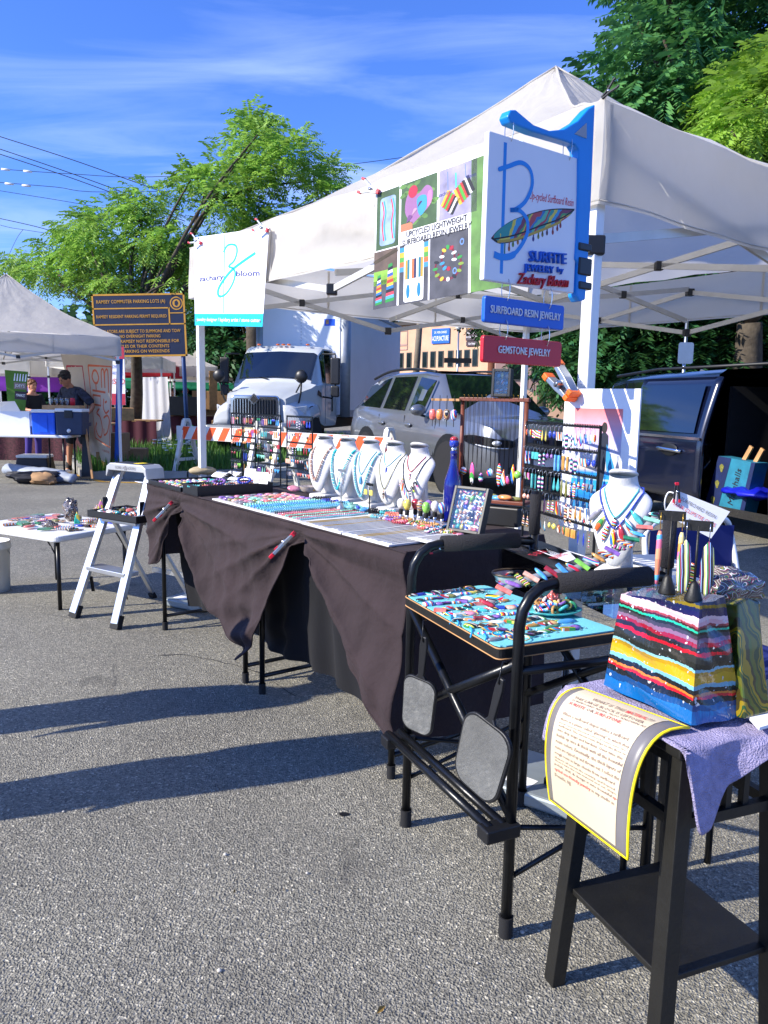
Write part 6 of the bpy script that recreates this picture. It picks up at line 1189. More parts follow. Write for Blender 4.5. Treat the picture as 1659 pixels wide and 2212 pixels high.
for x,y,Y,sc,mt,lb in ((218,1118,5.35,1.0,'fin_yellow','tall yellow and pink resin fin standing on the low white table'),(166,1123,5.15,.62,'fin_teal','small teal resin fin standing on the low white table'),(238,1121,5.3,.55,'st0','small red and yellow resin fin beside the ladder rail'),(250,1118,5.32,.55,'chunk','dark resin fin at the ladder rail')):
    m=MB(); m.prism([(a*sc,b*sc) for a,b in FIN],Matrix.Translation((0,0,-.01*sc)),.02*sc); tag(m.build('resin_fin',mt,None,False,Fr(Vector((AY(x,y,Y).x,AY(x,y,Y).y,ZW)),(1,.3,0),UZ+Vector((.1,.1,0))),.004),lb,'resin fin','resin fins on the low white table')
bk_=thing('bucket','translucent white plastic bucket under the low white table','bucket',G(-14,1275)); m=MB(); m.lathe([(.105,0),(.12,.30),(.128,.30),(.128,.32),(.122,.34),(.125,.355),(.115,.355),(.11,.02),(.002,.015)],24); m.build('shell','white_plastic',bk_,True); m=MB(); m.tube([(.125*math.cos(t),.125*math.sin(t)-.02,.29-.08*math.sin(t)) for t in [math.pi*i/10 for i in range(11)]],.003,5); m.build('handle','steel',bk_,True)
# ================================================================ NEIGHBOURING STALL AT THE LEFT
LP=G(268,1036); # its near right post
tR=Vector((-4.35,12.8,0)); ltd=Vector((-.86,-.5,0)).normalized(); ltb=Vector((-ltd.y,ltd.x,0)); ltb=-ltb if ltb.y<0 else ltb
def LT(a,b,z=0): return tR+ltd*a+ltb*b+UZ*z
canopy('canopy_tent','white pop-up tent of the food stall at the left edge',[LT(0,0),LT(3.05,0),LT(3.05,3.05),LT(0,3.05)],2.32,3.38,.30,seed=4,low=1.92,sag=.06)
YP=12.6
tbl=thing('stall_table','white-topped folding table holding coolers at the left stall','table',RZ((-5.95,12.35,0),R(3))); m=MB(); m.box((0,0,.72),(1.9,.62,.04)); m.build('tabletop','white_plastic',tbl,bevel=.01)
for sx in (-1,1):
    for sy in (-1,1): m=MB(); m.cyl((sx*.86,sy*.25,0),(sx*.86,sy*.25,.70),.016,n=8); m.build('leg','black_metal',tbl,True)
m=MB(); m.cyl((.55,.0,0),(.55,.0,.70),.014,n=8); m.build('leg','black_metal',tbl,True)
def cooler(x0,x1,y0,y1,body,lid,label,latch=None):
    a=AY(x0,y1,12.2); b=AY(x1,y1,12.2); h=AY(x0,y0,12.2).z-a.z; w=(b-a).length; r=thing('cooler',label,'cooler',RZ(((a.x+b.x)/2,12.4,.742),R(3)),'coolers on the stall table'); m=MB(); m.box((0,0,h*.44),(w*.96,.34,h*.88),None,0,1.03); m.build('tub',body,r,bevel=.02); m=MB(); m.box((0,0,h*.94),(w,.36,h*.12)); m.build('lid',lid,r,bevel=.01)
    if latch: m=MB(); m.box((0,-.18,h*.80),(w*.30,.02,h*.28)); m.build('latch',latch,r,bevel=.005); m=MB(); m.cyl((0,-.17,h*.18),(0,-.20,h*.16),.03,n=10); m.build('drain_plug','white_plastic',r,True)
    else: m=MB(); m.box((0,-.178,h*.45),(w*.36,.012,h*.7)); m.build('panel_rib',body,r,bevel=.004)
mat('cooler_blue','#0b55d0',.4); mat('cooler_navy','#1c2c48',.45)
cooler(67,118,911,965,'cooler_blue','white_plastic','bright blue cooler with a white rim on the stall table'); cooler(119,177,908,965,'cooler_navy','white_plastic','dark navy cooler with a white lid on the stall table','black_plastic')
a=AY(0,964,12.2); m=MB(); r=thing('carton','white open carton at the left end of the stall table','box',RZ((a.x+.18,12.4,.742),R(3))); m.box((0,0,.18),(.56,.36,.36)); m.build('body','paper',r); m=MB(); m.add([(-.28,-.18,.36),(.15,-.18,.36),(.10,-.26,.52),(-.25,-.30,.50)],[(0,1,2,3)]); m.build('flap','paper',r)
m=MB(); m.box((0,0,.09),(.42,.30,.18)); tag(m.build('paper_box','paper',None,False,RZ((AY(92,908,12.4).x,12.42,AY(92,908,12.4).z-.09),R(3))),'flat white box lying on the blue cooler','box')
r=thing('wooden_box','plywood box holding jars on the stall coolers','box',RZ((AY(139,905,12.5).x,12.5,AY(139,908,12.5).z),R(3))); m=MB(); m.box((0,0,.12),(.58,.30,.24)); m.build('body','wood_light',r,bevel=.003)
for i in range(5): m=MB(); m.lathe([(.04,0),(.04,.10),(.036,.12),(.03,.13)],10,Matrix.Translation((-.2+i*.085,0,.23))); m.build('jar','acrylic' if i!=4 else 'red_plastic',r,True)
m=MB(); m.box((0,0,.03),(.8,.34,.06)); tag(m.build('navy_board','cooler_navy',None,False,RZ((AY(130,915,12.45).x,12.55,AY(130,912,12.55).z-.06),R(3)),.01),'navy board lying under the plywood box','board')
# banner with line drawing
mat('canvas_cream','#cfc4b4',.85,0,.06,3,.3,4,transl=.25); mat('ink_orange','#c9623c',.7); mat('ink_crimson','#a52a3c',.7)
bn,fb=quadpanel('golden_butter_banner','cream cloth banner with orange lettering drawing hanging at the stall side','banner',[AY(131,765,13.7),AY(243,768,13.0),AY(238,1005,13.0),AY(185,975,13.7)],.004,'canvas_cream')
wb_=Warp(fb); L_=lambda P,w,m_:wb_.line(P,w,m_,2)
L_([(.52,.90),(.98,.90),(.97,.16),(.50,.20),(.52,.90)],.022,'ink_orange'); L_([(.06,.88),(.40,.89),(.38,.40)],.022,'ink_crimson'); L_([(.06,.88),(.02,.55)],.022,'ink_crimson')
L_(sp2([(.62,.74),(.58,.79),(.62,.85),(.68,.85),(.72,.79),(.68,.74),(.62,.74)]),.022,'ink_orange'); L_([(.65,.74),(.65,.67)],.02,'ink_orange'); L_([(.56,.665),(.86,.66)],.02,'ink_orange'); L_(sp2([(.78,.70),(.78,.85),(.83,.86),(.85,.70),(.85,.84),(.91,.86),(.93,.66)]),.02,'ink_orange')
L_([(.56,.62),(.74,.62),(.74,.53),(.56,.53),(.56,.62)],.02,'ink_orange'); L_(sp2([(.82,.60),(.80,.52),(.86,.47),(.94,.50)]),.02,'ink_orange'); L_([(.84,.565),(.89,.58)],.02,'ink_orange')
L_(sp2([(.60,.36),(.55,.30),(.60,.24),(.70,.23),(.75,.32),(.70,.42),(.62,.45),(.70,.50)]),.02,'ink_orange'); L_(sp2([(.80,.32),(.80,.26),(.90,.30),(.95,.40),(.90,.45),(.80,.42)]),.02,'ink_orange')
wb_.build('drawing',bn); wtext(fb,'GOLDEN BUTTER','ink_orange',.76,.105,.022,.44,bn)
r=thing('feather_sign','green cloth sign with a striped awning drawing hanging at the left stall','sign',AY(40,815,12.3)); m=MB(); c_=AY(40,815,12.3); cs4=[AY(10,799,12.3),AY(60,803,12.3),AY(54,888,12.3),AY(17,878,12.3)]; mat('sign_green','#4f7a1e',.7,0,.15); m.add([p_-c_ for p_ in cs4]+[p_-c_+Vector((0,.01,0)) for p_ in cs4],[(3,2,1,0),(4,5,6,7)]); m.build('cloth','sign_green',r)
M4=Fr(cs4[3],(1,0,-.06),UZ); M4.translation=M4.translation-c_; w4=(cs4[1]-cs4[0]).length; h4=(cs4[0]-cs4[3]).length; p=Pan(M4@Matrix.Translation((0,0,.004)))
for i in range(5): x=.24+i*.12; p.poly([((x+.0)*w4,.72*h4),((x+.06)*w4,.72*h4),((x+.08)*w4,.92*h4),((x+.04)*w4,.92*h4)],'paper',3)
p.rect(.26*w4,.50*h4,.78*w4,.68*h4,'#a08a7a',3); p.rect(.30*w4,.22*h4,.82*w4,.44*h4,'#3a2530',3); p.build('print',r)
text("JOEY'S",'paper',M4@Matrix.Translation((.52*w4,.59*h4,.008)),.085*h4,r,.42*w4); text('MARKET','paper',M4@Matrix.Translation((.56*w4,.33*h4,.008)),.08*h4,r,.40*w4)
# leaning A-frame board, rolled tarp, stool, box on the ground
r=thing('easel_board','dark A-frame chalkboard leaning at the stall table end','board',Matrix.Identity(4)); a=G(197,1036); m=MB(); P=[AY(178,912,12.5),AY(183,912,12.5),AY(200,1034,12.4),AY(176,1034,12.4)]; m.add([x for x in P]+[x+Vector((0,.03,0)) for x in P],[(3,2,1,0),(4,5,6,7),(0,1,5,4),(1,2,6,5),(2,3,7,6),(3,0,4,7)]); m.build('panel','black_wood',r); m=MB(); m.bar(AY(183,912,12.45),AY(200,1034,12.35),.03); m.build('edge','wood_light',r)
mat('tarp','#8d95a2',.6,0,.2,4,.5,10)
m=MB(); m.tube(spl([AY(14,1012,12.6),AY(60,1018,12.3),AY(110,1026,12.1),AY(160,1034,11.9)],5),[.10]*8+[.12]*5+[.08]*3,10,0,False,.7); tag(m.build('rolled_tarp','tarp',None,True),'rolled pale grey tarp on the ground under the stall table','tarp')
mat('bag_dark','#1a1c26',.7,0,.4,6); lump(Vector((AY(75,1030,11.9).x,11.95,0)),(.42,.22,.10),'bag_dark','dark crumpled bag on the ground under the stall table',7,'bag'); lump(Vector((AY(95,1022,11.8).x,11.75,0)),(.22,.12,.10),'cardboard','brown printed sack on the ground under the stall table',8,'sack')
r=thing('step_stool','dark brown plastic step stool under the stall table','stool',RZ((AY(74,1015,12.7).x,12.75,0),.1)); mat('brown_plastic','#2a201c',.5); m=MB(); m.box((0,0,.36),(.5,.36,.05)); m.build('top','white_plastic',r,bevel=.02); m=MB(); m.box((0,0,.17),(.58,.42,.34),None,0,.82); m.build('body','brown_plastic',r,bevel=.02)
for i in range(3):
    m=MB(); c_=AY(243+i*10,0,13.4); h0=(.38,.30,.36)[i]
for i,(x,y0,y1,Y,w,lb) in enumerate(((246,935,975,13.6,.45,'top of the cardboard stack behind the stall post'),(244,975,1008,13.5,.46,'bottom of the cardboard stack behind the stall post'),(282,968,1010,14.2,.62,'wide open one beside the cardboard stack'))):
    a=AY(x,y1,Y); h=AY(x,y0,Y).z-max(0,a.z); m=MB(); m.box((0,0,h/2),(w,.4,h)); tag(m.build('cardboard_box','cardboard',None,False,RZ((a.x,Y,max(0,a.z)),.1*i),.004),'brown cardboard box, '+lb,'box','cardboard boxes behind the stall')
m=MB(); m.box((0,0,1.0),(.09,.05,2.0)); tag(m.build('blue_bundle','sign_royal',None,False,RZ((AY(250,1000,13.2).x,13.25,0),.1)@Matrix.Rotation(R(3),4,'Y')),'tall blue folded tent leg bundle behind the stall post','bundle')
mat('red_sign','#b02040',.6); m=MB(); c_=AY(234,812,17); r=thing('pavement_sign','red and white notice sign reading CLOSED behind the stall post','sign',RZ(c_,R(-5))); m.box((0,0,0),(.75,.02,1.25)); m.build('board','paper',r); m=MB(); m.box((0,-.012,.5),(.75,.01,.26)); m.build('band','red_sign',r); m=MB(); m.box((0,-.012,-.5),(.75,.01,.24)); m.build('band','red_sign',r); Mt_=Fr((0,-.02,0),(1,0,0),UZ); text('CLOSED','red_ink',Mt_@Matrix.Translation((.08,-.12,0)),.12,r,.6); text('FLASHING','sign_royal',Mt_@Matrix.Translation((.08,.06,0)),.07,r,.5); text('AND OR','sign_royal',Mt_@Matrix.Translation((.0,.2,0)),.07,r,.5); text('ON','paper',Mt_@Matrix.Translation((.05,.5,.004)),.13,r,.3)
m=MB(); m.cyl((0,.03,-.7),(0,.03,-c_.z),.03); m.build('post','steel',r)
# ================================================================ VEHICLES
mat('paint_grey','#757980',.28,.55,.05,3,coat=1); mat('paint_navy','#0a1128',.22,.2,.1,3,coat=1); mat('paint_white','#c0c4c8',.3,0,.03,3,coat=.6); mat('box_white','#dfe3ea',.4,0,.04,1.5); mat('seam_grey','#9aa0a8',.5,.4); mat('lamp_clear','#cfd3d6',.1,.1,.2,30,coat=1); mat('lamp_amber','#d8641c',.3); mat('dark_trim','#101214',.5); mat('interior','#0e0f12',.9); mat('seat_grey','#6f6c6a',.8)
mat('rim_silver','#a7abb0',.35,.2)
def loft(St,SEC,name,mt,root,skip=(),smooth=38):
    """body skin: St rows, SEC(row)-> half section; faces whose (row,col) is in skip are left open"""
    rows=[SEC(s) for s in St]; n=len(rows[0]); m=MB()
    for sgn in (-1,1):
        vs=[(St[i][0],sgn*y,z) for i in range(len(St)) for (y,z) in rows[i]]; fs=[]
        for i in range(len(St)-1):
            for j in range(n-1):
                if (i,j) in skip or (i,j,sgn) in skip: continue
                f=(i*n+j,i*n+j+1,(i+1)*n+j+1,(i+1)*n+j); fs.append(f if sgn>0 else f[::-1])
        m.add(vs,fs)
    for i in (0,len(St)-1):
        pts=[(St[i][0],y,z) for y,z in rows[i]]+[(St[i][0],-y,z) for y,z in rows[i][::-1]]; m.poly(pts if i else pts[::-1])
    return m.build(name,mt,root,smooth),rows
def winpanel(St,rows,cells,sgn,root,name='window',mt='glass_dark',off=.012,inset=.04):
    m=MB()
    for (i0,i1,j0,j1) in cells:
        P=[Vector((St[i][0],sgn*rows[i][j][0],rows[i][j][1])) for i,j in ((i0,j0),(i1,j0),(i1,j1),(i0,j1))]; c=sum(P,Vector())/4; n=(P[1]-P[0]).cross(P[3]-P[0]); 
        if n.length<1e-6: n=(P[2]-P[0]).cross(P[3]-P[0])
        n.normalize(); 
        if n.y*sgn<0: n=-n
        P=[p+(c-p).normalized()*inset+n*off for p in P]; Q=[p-n*off*1.5 for p in P]
        m.add(P+Q,[(0,1,2,3),(0,4,5,1),(1,5,6,2),(2,6,7,3),(3,7,4,0)])
    return m.build(name,mt,root)
def wheel(root,c,r,w,sgn,spokes=10,rim='rim_silver'):
    M=Matrix.Translation(Vector(c))@Matrix.Rotation(R(-90*sgn),4,'X'); ww=MB(); ww.lathe([(r*.66,-w/2),(r*.95,-w/2),(r,-w*.32),(r,w*.32),(r*.95,w/2),(r*.66,w/2)],28); t=ww.build('wheel','tyre',root,35,M)
    m=MB(); m.lathe([(r*.68,w*.42),(r*.66,w*.50),(r*.60,w*.46),(r*.55,w*.2),(.02,w*.2)],24); 
    for k in range(spokes):
        a=2*math.pi*k/spokes; m.bar((r*.10*math.cos(a),r*.10*math.sin(a),w*.42),(r*.63*math.cos(a),r*.63*math.sin(a),w*.42),.045,.03,up=(0,0,1))
    m.lathe([(r*.16,w*.40),(r*.14,w*.47),(.01,w*.48)],14); m.build('rim',rim,t,False)
# ---------------------------------------------------------------- grey SUV
hs_=Vector((.41,-.91,0)).normalized(); ang=math.atan2(hs_.y,hs_.x); SS=1.08
fw_=Vector((1.08,11.65,0)); Rm=Matrix.Rotation(ang,3,'Z'); og=fw_-Rm@Vector((1.48*SS,-.86*SS,0))
suv=thing('parked_suv','metallic grey SUV parked behind the wooden pendant stand','car',Matrix.Translation(og)@Matrix.Rotation(ang,4,'Z')@Matrix.Scale(SS,4))
#        x     w    sill  belt  roof  wr
ST_=[(-2.46,.78,.45,.86,.92,.55),(-2.40,.92,.38,.98,1.06,.78),(-2.22,.975,.34,1.10,1.36,.70),(-1.95,.99,.32,1.13,1.60,.66),(-1.50,1.0,.30,1.12,1.715,.66),(-1.02,1.0,.30,1.10,1.745,.66),(-.95,1.0,.30,1.10,1.747,.66),(-.06,1.0,.30,1.07,1.745,.66),(.03,1.0,.30,1.07,1.742,.66),(.55,1.0,.30,1.055,1.68,.64),(1.30,.995,.30,1.04,1.10,.74),(1.75,.99,.31,1.00,1.06,.72),(2.15,.975,.33,.97,1.025,.68),(2.38,.92,.36,.91,.96,.62),(2.47,.82,.40,.80,.85,.55)]
def sec(s): x,w,si,b,r,wr=s; return [(0,si-.05),(w*.86,si-.05),(w*.975,si+.06),(w,si+.28),(w*.995,(si+b)/2+.12),(w*.955,b-.02),(w*.93,b+.03),(wr+.03,r-.06),(wr-.06,r-.005),(0,r+.012)]
_,rw=loft(ST_,sec,'body','paint_grey',suv)
for sg in (-1,1):
    for cells in ([(3,5,6,7)],[(6,7,6,7)],[(8,9,6,7),(9,10,6,7)]): winpanel(ST_,rw,cells,sg,suv,inset=.045)
m=MB(); P=lambda i,j,s:Vector((ST_[i][0],s*rw[i][j][0],rw[i][j][1])); m.add([P(9,8,1)+Vector((.03,-.0,.012)),P(9,8,-1)+Vector((.03,0,.012)),P(10,8,-1)+Vector((-.03,-.10,.022)),P(10,8,1)+Vector((-.03,.10,.022))],[(0,1,2,3)]); m.build('windshield','glass_dark',suv)
m=MB(); m.add([(-1.3,.52,1.757),(.35,.52,1.745),(.35,-.52,1.745),(-1.3,-.52,1.757)],[(3,2,1,0)]); m.build('sunroof','glass_dark',suv)
for sg in (-1,1):
    for x in (-1.46,1.48):
        m=MB(); m.lathe([(.02,0),(.44,0),(.44,.012)],26,Matrix.Translation((x,sg*.992,.40))@Matrix.Rotation(R(-90*sg),4,'X')); m.build('wheel_arch','dark_trim',suv); wheel(suv,(x,sg*.90,.375),.375,.26,sg)
    m=MB(); m.tube(spl([(-1.9,sg*.66,1.66),(-1.2,sg*.66,1.775),(-.3,sg*.66,1.785),(.4,sg*.64,1.73)],5),.022,6); m.build('roof_rail','dark_trim',suv,True)
    r_=thing('x','x','x'); bpy.data.objects.remove(r_)
    m=MB(); m.ell((.72,sg*1.10,1.15),(.09,.13,.085),12,8); mr=m.build('wing_mirror','paint_grey',suv,True); m=MB(); m.bar((.70,sg*.98,1.06),(.70,sg*1.08,1.09),.06,.03); m.build('mirror_arm','dark_trim',mr)
    for x in (-.82,.18): m=MB(); m.ell((x,sg*1.008,.92),(.12,.02,.035),10,6); m.build('door_handle','paint_grey',suv,True)
    for x in (-1.0,-.02,1.02): m=MB(); m.bar((x,sg*1.004,.38),(x+.0,sg*.962,1.06),.008,.006); m.build('door_seam','dark_trim',suv)
    hp=spl([(1.92,sg*.998,.80),(2.16,sg*.99,.79),(2.38,sg*.935,.765),(2.478,sg*.83,.75),(2.492,sg*.56,.745)],5)
    m=MB(); m.grid(lambda u,v:Vector(hp[min(20,int(u*20+.5))])+Vector((.012,sg*.012,(v-.5)*(.03+.11*math.sin(math.pi*min(1,u*.9+.05))**.6))),20,3,flip=sg>0); m.build('headlight','glass_dark',suv,True)
    m=MB(); m.tube([p_+Vector((.016,sg*.016,-.055)) for p_ in hp[6:19]],.010,5); m.build('headlight_strip','lamp_clear',suv,True); m=MB(); m.ell(hp[15]+Vector((.02,sg*.02,.01)),(.05,.07,.035),10,6); m.build('headlight_lens','lamp_clear',suv,True)
    m=MB(); m.prism([(0,0),(.40,.06),(.38,-.12),(.05,-.16)],Fr((2.15,sg*.96,.52),Vector((.50,-sg*.70,0)),UZ),.03*sg); m.build('air_intake','dark_trim',suv)
    m=MB(); m.prism([(0,0),(.22,0),(.20,-.26),(.03,-.26)],Fr((2.49,sg*.05,.80),Vector((-.05,sg*1,0)),UZ),.03*sg); g_=m.build('grille','dark_trim',suv)
    for k in range(5): m=MB(); m.box((2.505,sg*(.085+k*.038),.67),(.02,.012,.24)); m.build('grille_bar','chrome',g_)
m=MB(); m.box((2.40,0,.40),(.16,1.3,.10)); m.build('lower_bumper','dark_trim',suv,bevel=.02); m=MB(); m.box((2.46,0,.50),(.03,.5,.12)); m.build('number_plate','paper',suv)
# ---------------------------------------------------------------- white box truck
ht=Vector((-.222,-.975,0)); at_=math.atan2(ht.y,ht.x); og=Vector((-.985,20.0,0))-Matrix.Rotation(at_,3,'Z')@Vector((0,1.25,0))
tk=thing('box_truck','white box truck with chrome grille parked behind the barricade','truck',Matrix.Translation(og)@Matrix.Rotation(at_,4,'Z'))
m=MB(); m.box((-3.3,0,2.40),(6.5,2.44,2.9)); m.build('cargo_side','box_white',tk)
m=MB(); m.box((.0,0,2.38),(.12,2.1,2.75)); m.build('cargo_front','box_white',tk,bevel=.01)
for sg in (-1,1):
    m=MB(); m.cyl((-.09,sg*1.13,.95),(-.09,sg*1.13,3.86),.15,n=20); m.build('corner_cap','seam_grey',tk,True)
    m=MB(); m.box((-3.3,sg*1.235,1.05),(6.5,.03,.16)); m.build('side_rail','seam_grey',tk); m=MB(); m.box((-3.3,sg*1.235,3.82),(6.5,.03,.10)); m.build('side_rail','seam_grey',tk)
m=MB(); m.cyl((-.09,-1.13,3.78),(-.09,1.13,3.78),.15,n=20); m.build('top_cap','seam_grey',tk,True)
for k in range(22): m=MB(); m.lathe([(.012,0),(.012,.008),(.004,.012)],6,Matrix.Translation((.062,0,1.9+k*.075))@Matrix.Rotation(R(90),4,'Y')); m.build('rivet','seam_grey',tk)
for y in (-.9,.9): m=MB(); m.box((.07,y,3.72),(.02,.14,.06)); m.build('marker_lamp','lamp_amber',tk)
m=MB(); m.add([(.063,.62,3.25),(.063,.90,3.25),(.063,.90,3.42),(.063,.62,3.42)],[(0,1,2,3)]); m.build('logo_decal','cooler_blue',tk); m=MB(); m.add([(.064,.66,3.29),(.064,.74,3.29),(.064,.74,3.40),(.064,.66,3.40)],[(0,1,2,3)]); m.build('logo_mark','wood_light',tk)
m=MB(); m.box((-3.0,0,.75),(6.0,.9,.25)); m.build('chassis','dark_trim',tk)
#   cab: x, halfw, zlow, zbelt, zroof, halfroof
CS=[(.25,1.02,.75,1.72,2.55,.92),(.55,1.05,.75,1.72,2.66,.94),(1.25,1.05,.75,1.72,2.64,.93),(1.50,1.05,.80,1.72,2.50,.90),(1.95,1.04,.95,1.70,1.80,.86),(2.05,.96,1.0,1.62,1.74,.72),(2.85,.80,.95,1.45,1.56,.58),(3.10,.70,.92,1.36,1.44,.52)]
def csec(s): x,w,zl,b,r,wr=s; return [(0,zl),(w*.97,zl),(w,zl+.15),(w,(zl+b)/2),(w*.995,b-.02),(w*.985,b+.02),(wr+.03,r-.05),(wr-.05,r-.005),(0,r+.03)]
_,rw=loft(CS,csec,'cab','paint_white',tk)
for sg in (-1,1): winpanel(CS,rw,[(1,2,5,6),(2,3,5,6)],sg,tk,inset=.05)
def wshield(ST,rows,i0,i1,js,root,off):
    P=lambda i,j,s_:Vector((ST[i][0],s_*rows[i][j][0],rows[i][j][1])); A=[P(i0,j,-1) for j in js]+[P(i0,j,1) for j in js[::-1][1 if js[-1]==len(rows[0])-1 else 0:]]; B=[P(i1,j,-1) for j in js]+[P(i1,j,1) for j in js[::-1][1 if js[-1]==len(rows[0])-1 else 0:]]; n=len(A); m=MB()
    vs=[]
    for r_,t in ((A,.07),(B,-.06)):
        for q_ in range(n): o_=(B[q_]-A[q_])*t; vs.append((A[q_] if r_ is A else B[q_])+o_+off)
    m.add(vs,[(k,k+1,n+k+1,n+k) for k in range(n-1)]); return m.build('windshield','glass_dark',root,True)
wshield(CS,rw,3,4,[6,7,8],tk,Vector((.035,0,.03)))
m=MB(); m.bar((1.80,-.72,1.93),(1.98,-.15,1.84),.02,.02); m.build('wiper','dark_trim',tk); m=MB(); m.bar((1.80,.10,1.95),(1.98,.62,1.83),.02,.02); m.build('wiper','dark_trim',tk)
for y in (-.62,-.14,.14,.0,.62): m=MB(); m.ell((1.36,y,2.68),(.06,.05,.022),10,5); m.build('roof_lamp','lamp_amber',tk,True)
for sg in (-1,1):
    m=MB(); m.grid(lambda u,v:Vector((1.85+1.28*u-.10*(1-math.cos(v*1.57))*u**4,sg*(.62+.50*math.sin(v*1.57)*(1-.12*u**4)),1.50-.16*u-.10*u**5-.50*(1-math.cos(v*1.57)))),14,10,flip=sg<0); m.grid(lambda u,v:Vector((3.13-.10*(1-math.cos(u*1.57))-.02*v,sg*(.62+.44*math.sin(u*1.57)),(1.24-.50*(1-math.cos(u*1.57)))*(1-v)+.78*v)),8,3,flip=sg>0); o=m.build('fender','paint_white',tk,True); o.modifiers.new('t','SOLIDIFY').thickness=.03
    m=MB(); m.prism([(0,0),(.46,-.03),(.44,-.20),(.05,-.17)],Fr((2.78,sg*1.10,1.24),Vector((.75,-sg*.62,-.05)),UZ),.05*sg); m.build('headlight','lamp_clear',tk,bevel=.02)
    m=MB(); m.lathe([(.02,0),(.62,0),(.62,.01)],24,Matrix.Translation((2.25,sg*1.03,.62))@Matrix.Rotation(R(-90*sg),4,'X')); m.build('wheel_arch','dark_trim',tk); wheel(tk,(2.25,sg*.98,.50),.50,.30,sg,8,'paint_white'); wheel(tk,(-4.0,sg*1.0,.50),.50,.45,sg,8,'paint_white')
    fr_=[(1.55,sg*1.05,2.45),(1.62,sg*1.38,2.45),(1.66,sg*1.40,2.3),(1.66,sg*1.40,1.55),(1.60,sg*1.30,1.42),(1.55,sg*1.06,1.45)]; m=MB(); m.tube(fr_,.022,7); mi=m.build('mirror_frame','dark_trim',tk,True); m=MB(); m.box((1.66,sg*1.40,2.05),(.10,.22,.62)); m.build('mirror_head','black_plastic',mi,bevel=.03); m=MB(); m.box((1.66,sg*1.40,1.58),(.10,.20,.26)); m.build('mirror_head','black_plastic',mi,bevel=.03)
    m=MB(); m.tube([(2.75,sg*.88,1.30),(2.82,sg*.95,1.52),(2.86,sg*.98,1.78)],.02,6); m.tube([(2.55,sg*.70,1.45),(2.82,sg*.94,1.72)],.018,6); hm=m.build('hood_mirror_arm','dark_trim',tk,True); m=MB(); m.ell((2.88,sg*.98,1.88),(.08,.15,.15),12,8); m.build('hood_mirror','black_plastic',hm,True)
    m=MB(); m.prism([(0,0),(.30,.05),(.26,.16),(.04,.10)],Fr((1.62,sg*1.052,1.44),(1,0,0),UZ),-.012*sg if sg>0 else .012); m.build('side_vent','dark_trim',tk)
    m=MB(); m.box((1.30,sg*1.055,1.35),(.012,.012,1.1)); m.build('door_seam','seam_grey',tk); m=MB(); m.box((.75,sg*1.058,1.35),(.05,.02,.5)); m.build('door_handle','dark_trim',tk)
m=MB(); m.prism(rrect(1.16,.70,.10,4),Fr((3.13,0,1.10),(0,1,0),UZ),.05); gr=m.build('grille_surround','chrome',tk,bevel=.02); m=MB(); m.prism(rrect(1.02,.58,.08,4),Fr((3.17,0,1.09),(0,1,0),UZ),.02); m.build('grille_opening','dark_trim',gr)
for k in range(15): m=MB(); m.box((3.20,-.455+k*.065,1.09),(.03,.016,.54)); m.build('grille_bar','chrome',gr)
m=MB(); M=Fr((3.20,0,1.36),(0,1,0),UZ); m.prism([(-.13,0),(0,-.13),(.13,0),(0,.13)],M,.03); em=m.build('emblem','chrome',tk); m=MB(); m.prism([(-.085,0),(0,-.085),(.085,0),(0,.085)],M@Matrix.Translation((0,0,.031)),.004); m.build('emblem_inset','dark_trim',em)
mat('bumper_grey','#5a6068',.4,.4); m=MB(); m.box((3.16,0,.62),(.30,2.3,.34)); m.build('bumper','bumper_grey',tk,bevel=.06); m=MB(); m.box((3.33,-.12,.66),(.02,.32,.16)); np_=m.build('number_plate','r_yellow',tk); text('39','black_ink',Fr((3.342,-.05,.66),(0,1,0),UZ),.11,tk)
for k,(s_,y_) in enumerate((('EXPRESS',1.62),('ALLEN LLC',1.55))): text('TRUCKING' if k else 'MOVING','grey_ink',Fr((.9,1.066,1.30-.14*k),(-1,0,0),UZ),.07,tk,.42)
# ---------------------------------------------------------------- navy minivan, sliding door open
hv=Vector((.27,-.963,0)); av=math.atan2(hv.y,hv.x); rv=Vector((hv.y,-hv.x,0)); rear=Vector((2.80,10.62,0)); og=rear-rv*1.0
vn=thing('minivan','dark navy minivan with its sliding door open behind the surfer print','van',Matrix.Translation(og)@Matrix.Rotation(av,4,'Z'))
VS=[(.0,.86,.45,1.0,1.42,.68),(.06,.95,.40,1.03,1.62,.72),(.20,.99,.34,1.05,1.72,.75),(.55,1.0,.30,1.05,1.755,.76),(1.0,1.0,.28,1.05,1.765,.77),(2.30,1.0,.28,1.04,1.785,.78),(3.35,1.0,.28,1.03,1.775,.77),(3.5,1.0,.28,1.03,1.765,.77),(4.1,.99,.28,1.0,1.66,.73),(4.75,.98,.30,.98,1.06,.78),(5.1,.93,.34,.86,.92,.6),(5.2,.8,.4,.7,.76,.5)]
skip=set((5,j,-1) for j in range(2,8))
_,rw=loft(VS,sec,'body','paint_navy',vn,skip)
winpanel(VS,rw,[(2,3,6,7),(3,4,6,7),(4,5,6,7)],-1,vn,inset=.05); winpanel(VS,rw,[(3,4,6,7),(4,5,6,7)],1,vn,inset=.05); winpanel(VS,rw,[(7,8,6,7)],-1,vn,inset=.05)
dr=MB(); dr.grid(lambda u,v:Vector((.95+1.42*u,-(1.03 if v<.45 else 1.03-.20*((v-.45)/.55)**1.2),.36+1.34*v)),14,14); dd=dr.build('sliding_door','paint_navy',vn,30); dd.modifiers.new('t','SOLIDIFY').thickness=.04
m=MB(); m.grid(lambda u,v:Vector((1.05+1.18*u-.03*v,-(1.045 if v<.0 else 1.045-.175*((.52+.42*v-.45)/.55)**1.2),.36+1.34*(.54+.40*v))),6,6); m.build('door_window','glass_dark',dd,True)
